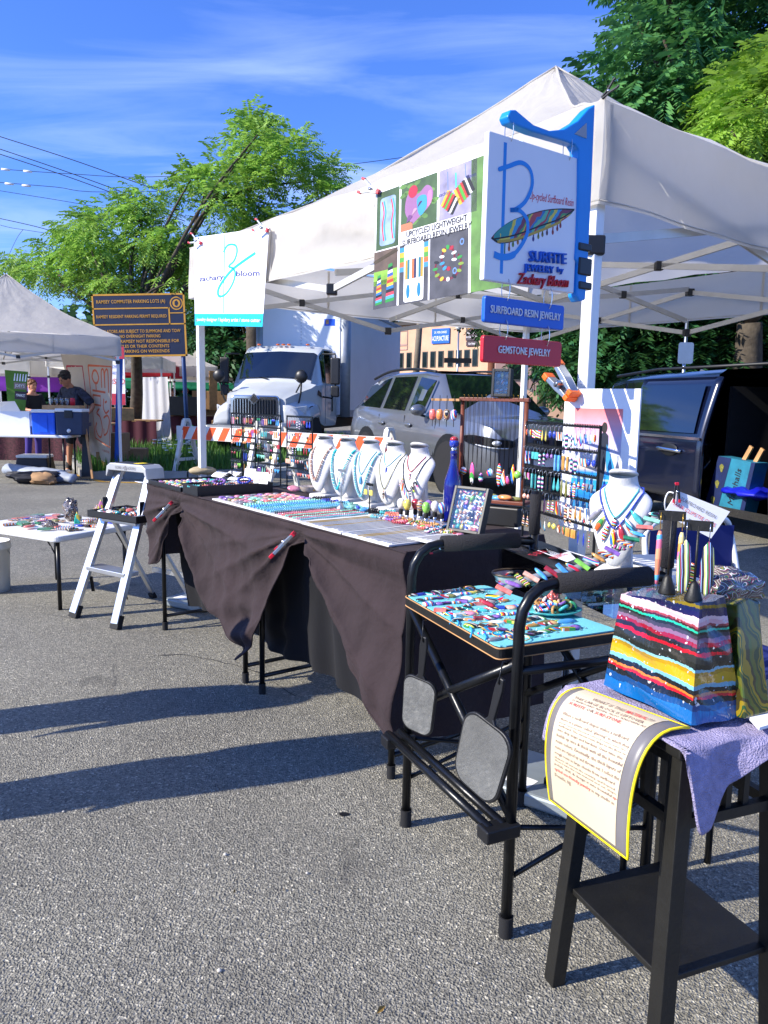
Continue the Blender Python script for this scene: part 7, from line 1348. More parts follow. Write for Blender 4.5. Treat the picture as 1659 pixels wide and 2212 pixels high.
m=MB(); m.bar((.95,-1.045,1.035),(2.36,-1.045,1.025),.012,.03); m.build('chrome_strip','chrome',dd); m=MB(); m.tube(spl([(1.62,-1.04,.885),(1.68,-1.075,.89),(1.98,-1.075,.88),(2.04,-1.04,.872)],4),.02,8); m.build('door_handle','chrome',dd,True); m=MB(); m.ell((1.83,-1.04,.885),(.16,.012,.075),14,6); m.build('handle_recess','dark_trim',dd,True)
m=MB(); m.tube([(.30,-.80,1.755),(1.2,-.80,1.815),(3.3,-.80,1.81)],.018,6); m.build('roof_rail','dark_trim',vn,True)
m=MB(); m.prism([(-.10,0),(.14,0),(.10,.03),(-.04,.075)],Fr((1.0,0,1.775),(1,0,0),UZ),.03); m.build('roof_fin','paint_grey',vn,bevel=.01)
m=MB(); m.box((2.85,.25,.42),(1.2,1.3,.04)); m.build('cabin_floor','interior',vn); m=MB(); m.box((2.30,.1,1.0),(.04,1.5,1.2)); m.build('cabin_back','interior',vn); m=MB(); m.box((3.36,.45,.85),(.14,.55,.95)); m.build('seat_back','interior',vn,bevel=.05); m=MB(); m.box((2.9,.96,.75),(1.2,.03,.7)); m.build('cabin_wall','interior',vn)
for x in (.95,4.1):
    m=MB(); m.lathe([(.02,0),(.42,0),(.42,.012)],24,Matrix.Translation((x,-.995,.38))@Matrix.Rotation(R(90),4,'X')); m.build('wheel_arch','dark_trim',vn); wheel(vn,(x,-.90,.345),.345,.23,-1); wheel(vn,(x,.90,.345),.345,.23,1)
m=MB(); m.box((.05,-.78,1.1),(.08,.22,.55)); m.build('tail_lamp','red_ink',vn,bevel=.02)
# shopping bag inside the open door
Mv=vn.matrix_world.copy(); mat('bag_teal','#1f6f86',.6,0,.2,8); mat('bag_navy','#10204c',.6,0,.2,8)
pB=[PL(x,y,Mv@Vector((2.7,-.80,0)),rv) for x,y in ((1553,985),(1632,1000),(1606,1112),(1520,1100))]
M=Fr(pB[3],pB[2]-pB[3],pB[0]-pB[3]); bg_=thing('shopping_bag','teal and navy shopping bag reading Marshalls inside the open van door','bag',M); Mi=M.inverted(); q4=[Mi@p_ for p_ in pB]
m=MB(); m.add([q4[3],q4[2],q4[1],q4[0]]+[q_-Vector((0,0,.16)) for q_ in (q4[3],q4[2],q4[1],q4[0])],[(0,1,2,3),(0,4,5,1),(1,5,6,2),(2,6,7,3),(3,7,4,0),(7,6,5,4)]); m.build('bag_body','bag_teal',bg_)
f4=lambda u,v:(q4[3]*(1-u)+q4[2]*u)*(1-v)+(q4[0]*(1-u)+q4[1]*u)*v
m=MB(); z_=Vector((0,0,.004)); m.add([f4(0,0)+z_,f4(.36,0)+z_,f4(.36,1)+z_,f4(0,1)+z_],[(0,1,2,3)]); m.build('side_band','bag_navy',bg_); m=MB(); m.add([f4(.9,0)+z_,f4(1,0)+z_,f4(1,1)+z_,f4(.9,1)+z_],[(0,1,2,3)]); m.build('side_band','bag_navy',bg_)
for k in range(3): m=MB(); c_=f4(.18,.2+.3*k); m.add([c_+z_*2+Vector((.03*math.cos(t)*(1+.3*math.sin(3*t)),.045*math.sin(t),0)) for t in [2*math.pi*i/14 for i in range(14)]],[tuple(range(14))]); m.build('dog_motif','amber_print' if 'amber_print' in MATS else 'r_olive',bg_)
o=f4(.64,.5)+z_*1.5; dy=(f4(.64,.9)-f4(.64,.1)); M2=Fr(o,dy,Vector((0,0,1)).cross(dy)); text('Marshalls','black_ink',M2,.085,bg_,dy.length*.85)
for k in range(2): m=MB(); m.bar(f4(.5+.3*k,.9)-Vector((0,0,.08)),f4(.6+.3*k,1.25)-Vector((0,0,.10)),.05,.02); m.build('wood_piece','wood_light',bg_)
mat('bag_blue','#0a14a8',.5,0,.2,10,.6,8); m=MB(); m.ell((0,0,0),(1,1,1),22,12); m.v=[(x*.40*(1+.12*math.sin(y*7)),y*.24*(1+.15*math.sin(x*9)),.05+z*.055*(1+.4*math.sin(x*11+y*6))) for x,y,z in m.v]; tag(m.build('blue_bag','bag_blue',None,True,Mv@Matrix.Translation((2.85,-.70,.445))),'crumpled bright blue bag on the van floor','bag')
# ================================================================ BARRICADES
mat('barr_white','#d9d9d4',.5,0,.08,8); mat('barr_orange','#f0521a',.5,0,.10,12); mat('barr_leg','#d6d5cc',.5,0,.08,8)
def barricade(a,b,label,za=.98):
    a=Vector((a.x,a.y,0));b=Vector((b.x,b.y,0)); d=(b-a).normalized(); s=Vector((-d.y,d.x,0)); L=(b-a).length; r=thing('barricade',label,'barricade',a,'orange and white barricades behind the table'); zt=za-.10; zb=za-.33
    for x in (.12,L-.12):
        c=d*x; top=c+UZ*za
        for sg in (-1,1):
            m=MB(); m.bar(c+s*sg*.33,top+s*sg*.05,.05,.075,up=d); lg=m.build('leg','barr_leg',r,bevel=.004)
            for k in range(9):
                t0=.08+k*.085; P=lambda t,o:(c+s*sg*.33).lerp(top+s*sg*.05,t)-s*sg*o; m=MB(); m.bar(P(t0,.04),P(t0+.085,.09 if k%2 else .04),.012); m.build('leg_rib','barr_leg',lg)
        m=MB(); m.bar(c-s*.22+UZ*.30,c+s*.22+UZ*.30,.05,.07,up=d); m.build('spreader','barr_leg',r); m=MB(); m.bar(c-s*.07+UZ*(za),c+s*.07+UZ*za,.06,.05,up=d); m.build('leg_cap','barr_leg',r,bevel=.01)
    off=-s*.11 if s.y>0 else s*.11
    M=Fr(off+UZ*zb,d,UZ); m=MB(); m.box((L/2,(zt-zb)/2,0),(L,zt-zb,.025)); bd=m.build('board','barr_white',r,bevel=.003)
    h=zt-zb; n=int(L/.30)
    for fz in (.0135,-.0135):
        for k in range(-1,n+1):
            x=.04+k*.30; P=[(x,0),(x+.15,0),(x+.15+h*.55,h),(x+h*.55,h)]; P=[(min(max(px,.004),L-.004),min(max(py,.006),h-.006)) for px,py in P]
            if P[1][0]-P[0][0]<.02 and P[2][0]-P[3][0]<.02: continue
            m=MB(); m.poly([Vector((px,py,fz)) for px,py in (P if fz>0 else P[::-1])]); m.build('stripe','barr_orange',bd); bd.matrix_local
    bd.matrix_local=M
    for c_ in bd.children: pass
    return r
barricade(AY(392,935,13.6),AY(572,948,12.7),'orange striped white barricade standing left behind the narrow racks'); barricade(AY(600,943,12.0),AY(856,964,10.7),'orange striped white barricade behind the busts'); 
cn=thing('traffic_cone','lime green traffic cone behind the barricade','traffic cone',G(416,985)); mat('lime_cone','#3fd41e',.5); m=MB(); m.lathe([(.14,.03),(.03,.70),(.02,.72)],16); m.build('cone','lime_cone',cn,True); m=MB(); m.lathe([(.118,.15),(.085,.35)],16,None,0,1.02,1.02); m.build('collar','paper',cn,True); m=MB(); m.box((0,0,.015),(.36,.36,.03)); m.build('base','lime_cone',cn)
# ================================================================ PARKING SIGN
mat('sign_navy','#0e1c3a',.5,0,.12,3); mat('sign_gold','#c9922a',.5,0,.1); YG=18.1
cr_=[AY(187,632,YG),AY(391,637,YG),AY(402,769,YG),AY(206,772,YG)]; ps_=thing('parking_sign','large navy and gold Ramsey commuter parking rules sign beside the tree','sign',Matrix.Identity(4)); M=Fr(cr_[3],cr_[2]-cr_[3],cr_[0]-cr_[3]); ps_.matrix_world=M; W4=((cr_[1]-cr_[0]).length+(cr_[2]-cr_[3]).length)/2; H4=((cr_[0]-cr_[3]).length+(cr_[1]-cr_[2]).length)/2
m=MB(); m.box((W4/2,H4/2,-.02),(W4,H4,.03)); m.build('panel','sign_navy',ps_); p=Pan(Matrix.Identity(4)@Matrix.Translation((0,0,0))); b_=.035; X_=lambda u:u*W4; Y_=lambda v:v*H4
for a0,b0,a1,b1 in ((0,0,1,.028),(0,.972,1,1),(0,0,.018,1),(.982,0,1,1),(0,.505,1,.525),(0,.76,.83,.78),(.82,.505,.835,.78),(.835,.68,1,.695)): p.rect(X_(a0),Y_(b0),X_(a1),Y_(b1),'sign_gold',3)
p.oval(X_(.91),Y_(.84),.15,.15,'sign_gold',3,n=24); p.oval(X_(.91),Y_(.84),.125,.125,'sign_navy',5,n=24); p.oval(X_(.91),Y_(.84),.09,.09,'sign_gold',7,n=20); p.oval(X_(.91),Y_(.84),.05,.07,'sign_navy',9,n=5); p.build('border',ps_)
for s_,u,v,h,w in (('RAMSEY COMMUTER PARKING LOTS (A)',.42,.875,.055,.74),('RAMSEY RESIDENT PARKING PERMIT REQUIRED',.42,.64,.05,.76),('VIOLATORS ARE SUBJECT TO SUMMONS AND TOW',.50,.405,.052,.88),('NO OVERNIGHT PARKING',.50,.325,.05,.44),('BORO OF RAMSEY NOT RESPONSIBLE FOR',.50,.245,.05,.84),('VEHICLES OR THEIR CONTENTS',.50,.165,.05,.62),('FREE PARKING ON WEEKENDS',.50,.085,.05,.62)): text(s_,'sign_gold',Matrix.Translation((X_(u),Y_(v),.008)),H4*h,ps_,W4*w,fat=.008)
for u,lb in ((.10,0),(.93,1)):
    a=M@Vector((X_(u),0,-.06)); pt=Vector((a.x+(.12 if lb else 0),a.y,0)); m=MB(); Mi=M.inverted(); m.cyl(Mi@(a+UZ*1.2),Mi@pt,.05,n=10); mat('post_blue','#1c3a6a',.5,.2) if 'post_blue' not in MATS else 0; m.build('post','post_blue',ps_,True)
# ================================================================ TENTS FARTHER BACK
def sq(x,d,ang,s=3.05):
    c=Vector(((x-829.5)/FPX*d,d,0)); e=Vector((math.cos(ang),math.sin(ang),0)); f=Vector((-e.y,e.x,0)); return [c,c-e*s,c-e*s+f*s,c+f*s]
canopy('canopy_tent','white pop-up tent with a long white side curtain behind the parking sign',sq(353,21.5,.15),2.45,3.3,.32,seed=5,truss=False,nu=10,sag=.04)
mat('red_fabric','#b3162e',.75,0,.1,3,transl=.25); mat('purple_fabric','#8a3ab8',.75,0,.1,3,transl=.35); mat('green_fabric','#0f8a5a',.75,0,.1,3,transl=.3)
canopy('canopy_tent','red pop-up tent behind the white tent with the curtain',sq(371,25,.1),2.4,3.2,.36,'red_fabric',seed=6,truss=False,nu=8)
canopy('canopy_tent','wide white pop-up tent behind the near left post',sq(530,30,.05,3.6),2.5,3.55,.45,seed=7,truss=False,nu=10); canopy('canopy_tent','white pop-up tent left of the truck mirror, partly hidden by the post',sq(470,27,.35,3.4),2.45,3.5,.35,seed=8,truss=False,nu=10)
canopy('canopy_tent','green-edged tent in the far row of stalls',sq(505,36,.05,6),2.1,2.9,.30,'green_fabric',seed=9,truss=False,nu=6); canopy('canopy_tent','purple tent seen under the left stall roof',sq(140,27,.1,3.4),2.0,2.7,.5,'purple_fabric',seed=10,truss=False,nu=6); canopy('canopy_tent','white tent behind the left stall, right of the purple one',sq(215,24,.1,3.2),2.4,3.3,.4,seed=12,truss=False,nu=8); canopy('canopy_tent','white tent at the far left behind the stall sign',sq(70,22,.1,3.2),2.35,3.2,.4,seed=13,truss=False,nu=8)
cu=MB(); p0=AY(300,815,21.2); p1=AY(362,822,20.2); cu.grid(lambda u,v:Vector((p0.x+(p1.x-p0.x)*u+.30*(1-v)*u*0,p0.y+(p1.y-p0.y)*u+.05*math.sin(u*22),.12+(p0.z-.12)*v))+Vector((.10*(1-v)*(u-.2),0,0)),30,6); tag(cu.build('side_curtain','white_fabric',None,True),'long white tent curtain hanging beside the tree trunk','curtain')
def stall(x,d,w,label,mt,h=.75,grp='far stall tables',top='cardboard'):
    c=Vector(((x-829.5)/FPX*d,d,0)); r=thing('stall_counter',label,'table',RZ(c,.05),grp); m=MB(); m.box((0,0,h-.02),(w,.7,.04)); m.build('tabletop',top,r); m=MB(); m.grid(lambda u,v:Vector((w*(u-.5),-.36-.02*math.sin(u*40),(h-.02)*v)),40,2); m.build('skirt',mt,r,True); return r
mat('skirt_maroon','#4a1226',.8); mat('skirt_check','#4a2028',.8,0,.7,30)
stall(425,23.5,3.2,'far stall table with a maroon skirt behind the barricade','skirt_maroon',.85); stall(470,26,2.6,'far stall table stacked with brown crates','cardboard',1.0); stall(95,16.5,3.0,'checked red and white stall table behind the coolers','skirt_check',.8); stall(250,19.5,2.2,'far stall table with a maroon skirt beside the tree trunk','skirt_maroon',.8); stall(500,33,5,'farthest stall table under the green-edged tent','paper',.9)
for i,(x,d,w,h,mt,lb) in enumerate(((400,22.9,1.0,.55,'dark_trim','dark crate of goods on the maroon stall table'),(440,25.6,.7,.6,'cardboard','brown produce crate on the far stall, left one'),(480,25.6,.7,.6,'cardboard','brown produce crate on the far stall, right one'),(492,22,.9,.75,'cardboard','open cardboard box beside the truck bumper'),(255,18.6,.7,.3,'wood_light','wicker-coloured crate beside the tree trunk'),(460,24,.25,1.2,'wood_light','tall brown display board on the far stall'))):
    c=Vector(((x-829.5)/FPX*d,d,.85 if i in(0,) else (1.0 if i in (1,2,5) else (.8 if i==4 else 0)))); m=MB(); m.box((0,0,h/2),(w,.5 if i!=5 else .05,h)); tag(m.build('goods_crate',mt,None,False,RZ(c,.1*i),.01),lb,'crate','crates at the far stalls')
# ================================================================ BUILDING AND STREET BEHIND
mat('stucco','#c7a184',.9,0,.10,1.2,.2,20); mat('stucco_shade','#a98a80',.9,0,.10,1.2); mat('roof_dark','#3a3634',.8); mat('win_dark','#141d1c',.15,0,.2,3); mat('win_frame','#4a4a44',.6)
fa=Vector((.79,55.2,0)); fb_=Vector((6.45,50.0,0)); fd=(fb_-fa).normalized(); fnm=Vector((fd.y,-fd.x,0)); A_=fa-fd*12; ZBt=6.65
MB_=Fr(A_,fd,UZ); bl_=thing('office_building','peach stucco office building with narrow windows behind the SUV','building',MB_); Lf=12+(fb_-fa).length
m=MB(); m.box((Lf/2,ZBt/2,-4),(Lf,ZBt,8)); m.build('wall','stucco',bl_); m=MB(); m.box((Lf/2,ZBt+.10,-3.9),(Lf+.3,.22,8.4)); m.build('roof','roof_dark',bl_); m=MB(); m.box((12.8,ZBt+.55,-3),(1.2,.9,1.2)); m.build('roof_unit','paper',bl_); m=MB(); m.box((15,ZBt+.30,-4),(5,.5,1)); m.build('roof_unit','paper',bl_)
fp=lambda x,y:MB_.inverted()@PL(x,y,A_,fnm)
for i in range(10):
    x=867+i*17.2+(.6*i if i>5 else 0); p0=fp(x,764-.9*i); p1=fp(x,794-.45*i); m=MB(); m.box((p0.x,(p0.y+p1.y)/2,.01),(.46,p0.y-p1.y+.1,.06)); f_=m.build('window','win_frame',bl_); m=MB(); m.box((p0.x,(p0.y+p1.y)/2,.03),(.34,p0.y-p1.y,.06)); m.build('pane','win_dark',f_)
for i in range(6): m=MB(); m.box((1.2+i*1.6,4.0,.01),(.46,1.4,.06)); f_=m.build('window','win_frame',bl_); m=MB(); m.box((1.2+i*1.6,4.0,.03),(.34,1.3,.06)); m.build('pane','win_dark',f_)
def bsign(x0,x1,y0,y1,mt,lines,nm='wall_sign'):
    a=fp(x0,y0);b=fp(x1,y1); cx,cy=(a.x+b.x)/2,(a.y+b.y)/2; w=b.x-a.x;h=a.y-b.y; m=MB(); m.box((cx,cy,.06),(w,h,.08)); o=m.build(nm,mt,bl_)
    for s_,v,hh,ww,mm in lines: text(s_,mm,Matrix.Translation((cx,cy+(v-.5)*h,.104)),hh*h,o,ww*w)
mat('sign_brown','#3a2a34',.6)
bsign(935,972,711,741,'sign_royal',[('ACUPUNCTURE','paper',.32,.5,.92) if 0 else ('ACUPUNCTURE',.32,.34,.92,'paper'),('DR. WEN CHINESE',.74,.16,.7,'paper')]); bsign(1009,1034,705,735,'sign_brown',[('FAMILY DENTISTRY',.82,.14,.8,'sign_gold'),('Family, Cosmetic',.52,.14,.8,'paper'),('& Implant Dentistry',.25,.14,.9,'paper')]); bsign(1009,1033,738,747,'sign_brown',[('Gum Fitting',.5,.45,.6,'paper')])
a=fp(856,720); 
for (x0,x1,y0,y1) in ((856,880,716,744),(856,880,747,755)):
    p0,p1=fp(x0,y0),fp(x1,y1); m=MB()
    for q0,q1 in (((p0.x,p0.y),(p1.x,p0.y)),((p1.x,p0.y),(p1.x,p1.y)),((p1.x,p1.y),(p0.x,p1.y)),((p0.x,p1.y),(p0.x,p0.y))): m.bar((q0[0],q0[1],.02),(q1[0],q1[1],.02),.06,.04)
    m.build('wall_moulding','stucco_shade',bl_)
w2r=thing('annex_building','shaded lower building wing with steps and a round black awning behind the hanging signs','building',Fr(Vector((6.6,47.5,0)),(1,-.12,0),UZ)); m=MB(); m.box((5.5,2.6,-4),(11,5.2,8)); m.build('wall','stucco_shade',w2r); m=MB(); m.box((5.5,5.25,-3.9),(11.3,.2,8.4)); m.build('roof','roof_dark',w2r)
for x in (1.2,2.6,7.6): m=MB(); m.box((x,3.4,.02),(.9,1.2,.08)); f_=m.build('window','win_frame',w2r); m=MB(); m.box((x,3.4,.05),(.75,1.05,.06)); m.build('pane','win_dark',f_)
m=MB(); m.lathe([(1.3,0),(1.2,.5),(.9,.95),(.4,1.25),(.05,1.35)],20,Matrix.Translation((5.6,2.9,0))@Matrix.Rotation(R(-90),4,'X')); m.build('awning','dark_trim',w2r,True); text('One Place','paper',Matrix.Translation((5.6,3.2,1.42)),.3,w2r)
for k in range(9): m=MB(); m.box((4.6-k*.33,.10+k*.17+.0,1.6),(.34,.20+k*.34-.16*k,2.2)); m.build('step','kerb',w2r)
m=MB(); m.prism([(1.4,0),(4.9,0),(4.9,.5),(1.8,2.2),(1.4,2.2)],Matrix.Translation((0,0,2.75)),.2); m.build('stair_wall','stucco',w2r)
for k in range(9): m=MB(); m.cyl((4.7-k*.36,.5+k*.19,2.85),(4.7-k*.36,1.45+k*.19,2.85),.025,n=6); m.build('rail_post','dark_trim',w2r)
m=MB(); m.cyl((4.9,1.35,2.85),(1.7,3.05,2.85),.035,n=6); m.build('handrail','dark_trim',w2r)
pl_=thing('utility_pole','leaning weathered utility pole in front of the peach building','utility pole',AY(893,820,38)*Vector((1,1,0))); q0=pl_.location; m=MB(); m.cyl((0,0,0),Vector((AY(912,660,38).x-q0.x,0,AY(912,600,38).z)),.19,.13,n=12); mat('pole_wood','#6f665a',.95,0,.25,4,.5,10); m.build('pole','pole_wood',pl_,True)
lp=thing('lamp_post','slim street lamp post in front of the peach building','lamp post',AY(988,800,40)*Vector((1,1,0))); h=AY(988,712,40).z; m=MB(); m.cyl((0,0,0),(0,0,h),.06,.045,n=8); m.build('post','steel',lp,True); m=MB(); m.ell((0,0,h+.12),(.16,.16,.16),10,6); m.build('lamp','white_plastic',lp,True); m=MB(); m.box((0,-.05,AY(988,779,40).z),(1.4,.05,.25)); m.build('street_name_plate','dark_trim',lp)
rb=barricade(AY(1090,870,27),AY(1130,874,26),'small red and white barricade by the annex steps')
ss=thing('street_sign','grey back of a street sign on a post above the van roof','sign',Vector((AY(1478,780,13.5).x,13.5,0))); m=MB(); m.cyl((0,0,0),(0,0,AY(1478,640,13.5).z),.03,n=8); m.build('post','steel',ss,True); m=MB(); m.prism(rrect(.26,.36,.04,3),Fr((0,-.04,AY(1478,763,13.5).z),(1,0,0),UZ),.006); m.build('plate','steel',ss)
# overhead wires
mat('wire','#15171c',.6)
for i,(P,r_) in enumerate((([(-60,275),(0,295),(150,343),(302,397),(420,440)],.014),([(-60,302),(0,322),(130,366),(265,415),(400,468)],.014),([(-60,313),(0,333),(130,376),(254,421),(400,478)],.014),([(-60,360),(0,365),(160,376),(328,382),(683,362),(878,339),(960,328)],.010),([(-60,389),(0,394),(120,404),(243,415),(704,402),(815,392),(960,376)],.010),([(-60,402),(0,412),(130,433),(254,454),(380,470)],.009),([(-60,460),(0,472),(80,490),(153,511),(260,540)],.012),([(0,486),(24,492),(50,496),(153,512)],.008),([(50,496),(38,512),(22,545),(5,588)],.008))):
    m=MB(); m.tube(spl([AY(x,y,27) for x,y in P],5),r_,5); tag(m.build('overhead_wire','wire',None,True),['uppermost black overhead wire at the upper left','second overhead wire from the top at the left','third overhead wire from the top at the left','long wire with pale sleeves passing behind the tree top','long wire passing behind the tree and tent, lower one','thin wire sloping into the tree at the left','wire sloping into the tree just above the stall','short service wire at the left edge','wire dropping down at the left edge'][i],'wire','overhead wires')
for i,(x,y) in enumerate(((12,366),(60,370),(20,397),(57,401))): m=MB(); a=AY(x-9,y-.6,26.9); b=AY(x+9,y+.8,26.9); m.cyl(a,b,.035,n=6); tag(m.build('wire_sleeve','white_plastic',None,True),'white sleeve on an overhead wire, %s from the left'%nth(i),'wire sleeve','white wire sleeves')
# ================================================================ TREES
def leafmesh(P,D,Ln,lw,npair,droop,name,mt,rgen,wr=.36,hang=.35):
    """pinnate sprays: N points P, directions D, each with pairs of leaflets"""
    N=len(P); P=np.asarray(P);D=np.asarray(D); D/=np.linalg.norm(D,axis=1,keepdims=True); up=np.array([0,0,1.]); S_=np.cross(D,up); S_/=np.maximum(1e-6,np.linalg.norm(S_,axis=1,keepdims=True)); Ls=Ln*rgen.uniform(.7,1.25,(N,1)); V=[]
    for k in range(npair):
        t=(k+.6)/npair; base=P+D*Ls*t-up*(Ls*t*t*droop)
        for sg in (-1,1):
            dr=S_*sg*.85+D*.45-up*rgen.uniform(hang*.3,hang*1.6,(N,1)); dr/=np.linalg.norm(dr,axis=1,keepdims=True); l=lw*rgen.uniform(.75,1.2,(N,1))*(1-.35*abs(t-.45)); w=np.cross(dr,D); w=D*.8+w*.3; w/=np.linalg.norm(w,axis=1,keepdims=True); hw=l*wr*.5
            V.append(np.stack([base,base+dr*l*.45+w*hw,base+dr*l,base+dr*l*.45-w*hw],1))
    V=np.concatenate(V,0).reshape(-1,3); n=len(V)//4; me=bpy.data.meshes.new(name); me.vertices.add(n*4); me.vertices.foreach_set('co',V.astype(np.float32).ravel()); me.loops.add(n*4); me.loops.foreach_set('vertex_index',np.arange(n*4,dtype=np.int32)); me.polygons.add(n); me.polygons.foreach_set('loop_start',np.arange(0,n*4,4,dtype=np.int32)); me.polygons.foreach_set('loop_total',np.full(n,4,dtype=np.int32))
    for q_ in (mt if isinstance(mt,(list,tuple)) else [mt]): me.materials.append(MAT(q_))
    if isinstance(mt,(list,tuple)): me.polygons.foreach_set('material_index',rgen.integers(0,len(mt),n).astype(np.int32))
    me.update(calc_edges=True); return me
def pin(x,y,poly):
    c=False;j=len(poly)-1
    for i in range(len(poly)):
        if (poly[i][1]>y)!=(poly[j][1]>y) and x<(poly[j][0]-poly[i][0])*(y-poly[i][1])/(poly[j][1]-poly[i][1])+poly[i][0]: c=not c
        j=i
    return c
def tree(name,label,outline,dc,dd,ncl,cr,nsp,Ln,lw,npair,mt,base,fork,tr,seed,droop=.3,flat=.55,grp='trees around the lot',nb=26,bark='bark',wr=.36,hang=.35,edge=0):
    rg=np.random.default_rng(seed); xs=[p[0] for p in outline]; ys=[p[1] for p in outline]; C=[]
    while len(C)<ncl:
        x,y=rg.uniform(min(xs),max(xs)),rg.uniform(min(ys),max(ys))
        if pin(x,y,outline): C.append(AY(x,y,dc+rg.uniform(-dd,dd)))
    if edge:
        for i in range(len(outline)):
            a,b=outline[i],outline[(i+1)%len(outline)]; k=max(1,int(math.hypot(a[0]-b[0],a[1]-b[1])/edge))
            for j in range(k): C.append(AY(a[0]+(b[0]-a[0])*j/k,a[1]+(b[1]-a[1])*j/k,dc+rg.uniform(-dd,dd)*.7))
    r=thing(name,label,'tree',base,grp); PP=[];DD=[]
    ctr=sum(C,Vector())/len(C)
    for c in C:
        k=int(nsp*rg.uniform(.6,1.4)); q_=rg.normal(0,1,(k,3)); q_/=np.linalg.norm(q_,axis=1,keepdims=True); q_*=rg.uniform(.15,1,(k,1))**.5; rad=cr*rg.uniform(.7,1.25); q_*=np.array([rad,rad,rad*flat]); PP.append(q_+np.array(c-Vector(base))); o_=np.array((c-ctr).normalized())*.5; DD.append(q_/rad+o_+rg.normal(0,.35,(k,3))-np.array([0,0,.15]))
    me=leafmesh(np.concatenate(PP),np.concatenate(DD),Ln,lw,npair,droop,'crown',mt,rg,wr,hang); ob('crown',me,r)
    b0=Vector((0,0,0)); f0=Vector(fork)-Vector(base); m=MB(); m.tube(spl([b0,b0.lerp(f0,.5)+Vector((.06,.05,0)),f0],4),[tr*(1.25-.5*i/8) for i in range(9)],10); m.build('trunk',bark,r,True)
    idx=rg.choice(len(C),min(nb,len(C)),replace=False); m=MB()
    for i in idx:
        e=C[i]-Vector(base); mid=f0.lerp(e,.5)+Vector((rg.uniform(-.3,.3),rg.uniform(-.3,.3),rg.uniform(.1,.5))); pts=spl([f0,mid,e],5); m.tube(pts,[tr*.34*(1-j/len(pts))+.010 for j in range(len(pts))],6)
        for _ in range(2):
            c2=C[rg.integers(len(C))]-Vector(base)
            if (c2-e).length<cr*4: m.tube(spl([pts[6],(pts[6]+c2)/2+UZ*.1,c2],3),[.03*(1-j/8)+.008 for j in range(7)],5)
    m.build('branches',bark,r,True); return r
mat('leaf_a','#78a444',.5,0,.35,1.2,transl=.42,spec=.3); mat('leaf_a2','#98bd52',.5,0,.35,1.2,transl=.45,spec=.3); mat('leaf_b','#43784a',.5,0,.35,1.2,transl=.35,spec=.3); mat('leaf_b2','#5f9452',.5,0,.35,1.2,transl=.35,spec=.3); mat('leaf_c','#8cb23c',.5,0,.30,1.2,transl=.5,spec=.3); mat('leaf_d','#23431f',.6,0,.4,1,transl=.25,spec=.2); mat('leaf_d2','#2f5526',.6,0,.4,1,transl=.25,spec=.2)
OL=[(545,255),(572,285),(600,325),(640,295),(655,320),(682,362),(722,362),(700,390),(715,430),(690,470),(640,520),(600,560),(520,600),(440,610),(400,640),(330,615),(250,610),(190,622),(120,596),(20,572),(50,560),(110,535),(150,492),(200,465),(275,445),(310,415),(375,418),(425,378),(482,385),(508,320)]
tree('locust_tree','feathery green honey locust tree above the parking sign',OL,20.6,1.7,125,.48,36,.38,.15,6,['leaf_a','leaf_a2'],G(287,968),AY(292,720,19.0),.15,21,droop=.35,edge=34)
OR_=[(1385,-60),(1370,30),(1382,90),(1345,150),(1312,185),(1306,210),(1335,250),(1380,300),(1480,345),(1600,400),(1800,420),(2100,300),(2150,-200),(1700,-330),(1400,-200)]
tree('walnut_tree','tall dark green tree with long leaves rising behind the tent at the right',OR_,15.5,2.6,190,.72,32,.42,.20,6,['leaf_b','leaf_b2'],Vector((7.9,17.2,0)),Vector((7.8,17.0,3.2)),.33,22,droop=.15,wr=.42,nb=40,edge=46)
tree('locust_tree','bright yellow-green tree at the right edge above the tent',[(1585,190),(1640,150),(1800,120),(2050,200),(2050,430),(1800,400),(1659,385),(1600,360),(1570,300)],12.4,1.0,46,.50,60,.42,.16,7,['leaf_c','leaf_a2'],Vector((7.6,12.6,0)),Vector((7.5,12.6,3.0)),.16,23,droop=.4,wr=.3,edge=50)
tree('shade_tree','dense dark tree behind the van seen under the tent',[(1180,620),(1260,600),(1700,600),(1900,640),(1900,800),(1700,815),(1450,815),(1290,830),(1200,800)],20.5,2.6,150,.95,40,.55,.24,6,['leaf_d','leaf_d2','leaf_b'],Vector((AY(1600,790,19).x,19,0)),AY(1605,690,19),.30,24,droop=.3,wr=.45,nb=16)
tree('shade_tree','shaded leafy tree between the peach building and the red sign',[(1060,640),(1250,620),(1262,740),(1200,715),(1130,700),(1070,690),(1055,670)],33,2.5,70,1.05,34,.6,.30,5,['leaf_d','leaf_d2'],Vector((AY(1170,800,34).x,34,0)),AY(1175,740,34),.2,25,wr=.5,nb=10)
tree('shade_tree','dark tree behind the truck cab and the left post',[(400,560),(560,520),(620,600),(620,720),(560,800),(480,760),(410,700)],31,2.5,70,1.1,36,.6,.30,5,['leaf_d','leaf_d2','leaf_b'],Vector((AY(545,900,27).x,27,0)),AY(545,700,27),.28,26,wr=.5,nb=12)
tree('shade_tree','thin bright shrub growing beside the black awning',[(1205,740),(1240,730),(1262,790),(1255,840),(1215,845),(1195,790)],24,.8,16,.5,26,.4,.2,5,['leaf_c','leaf_a'],Vector((AY(1235,880,24).x,24,0)),AY(1235,800,24),.05,27,wr=.5,nb=6)
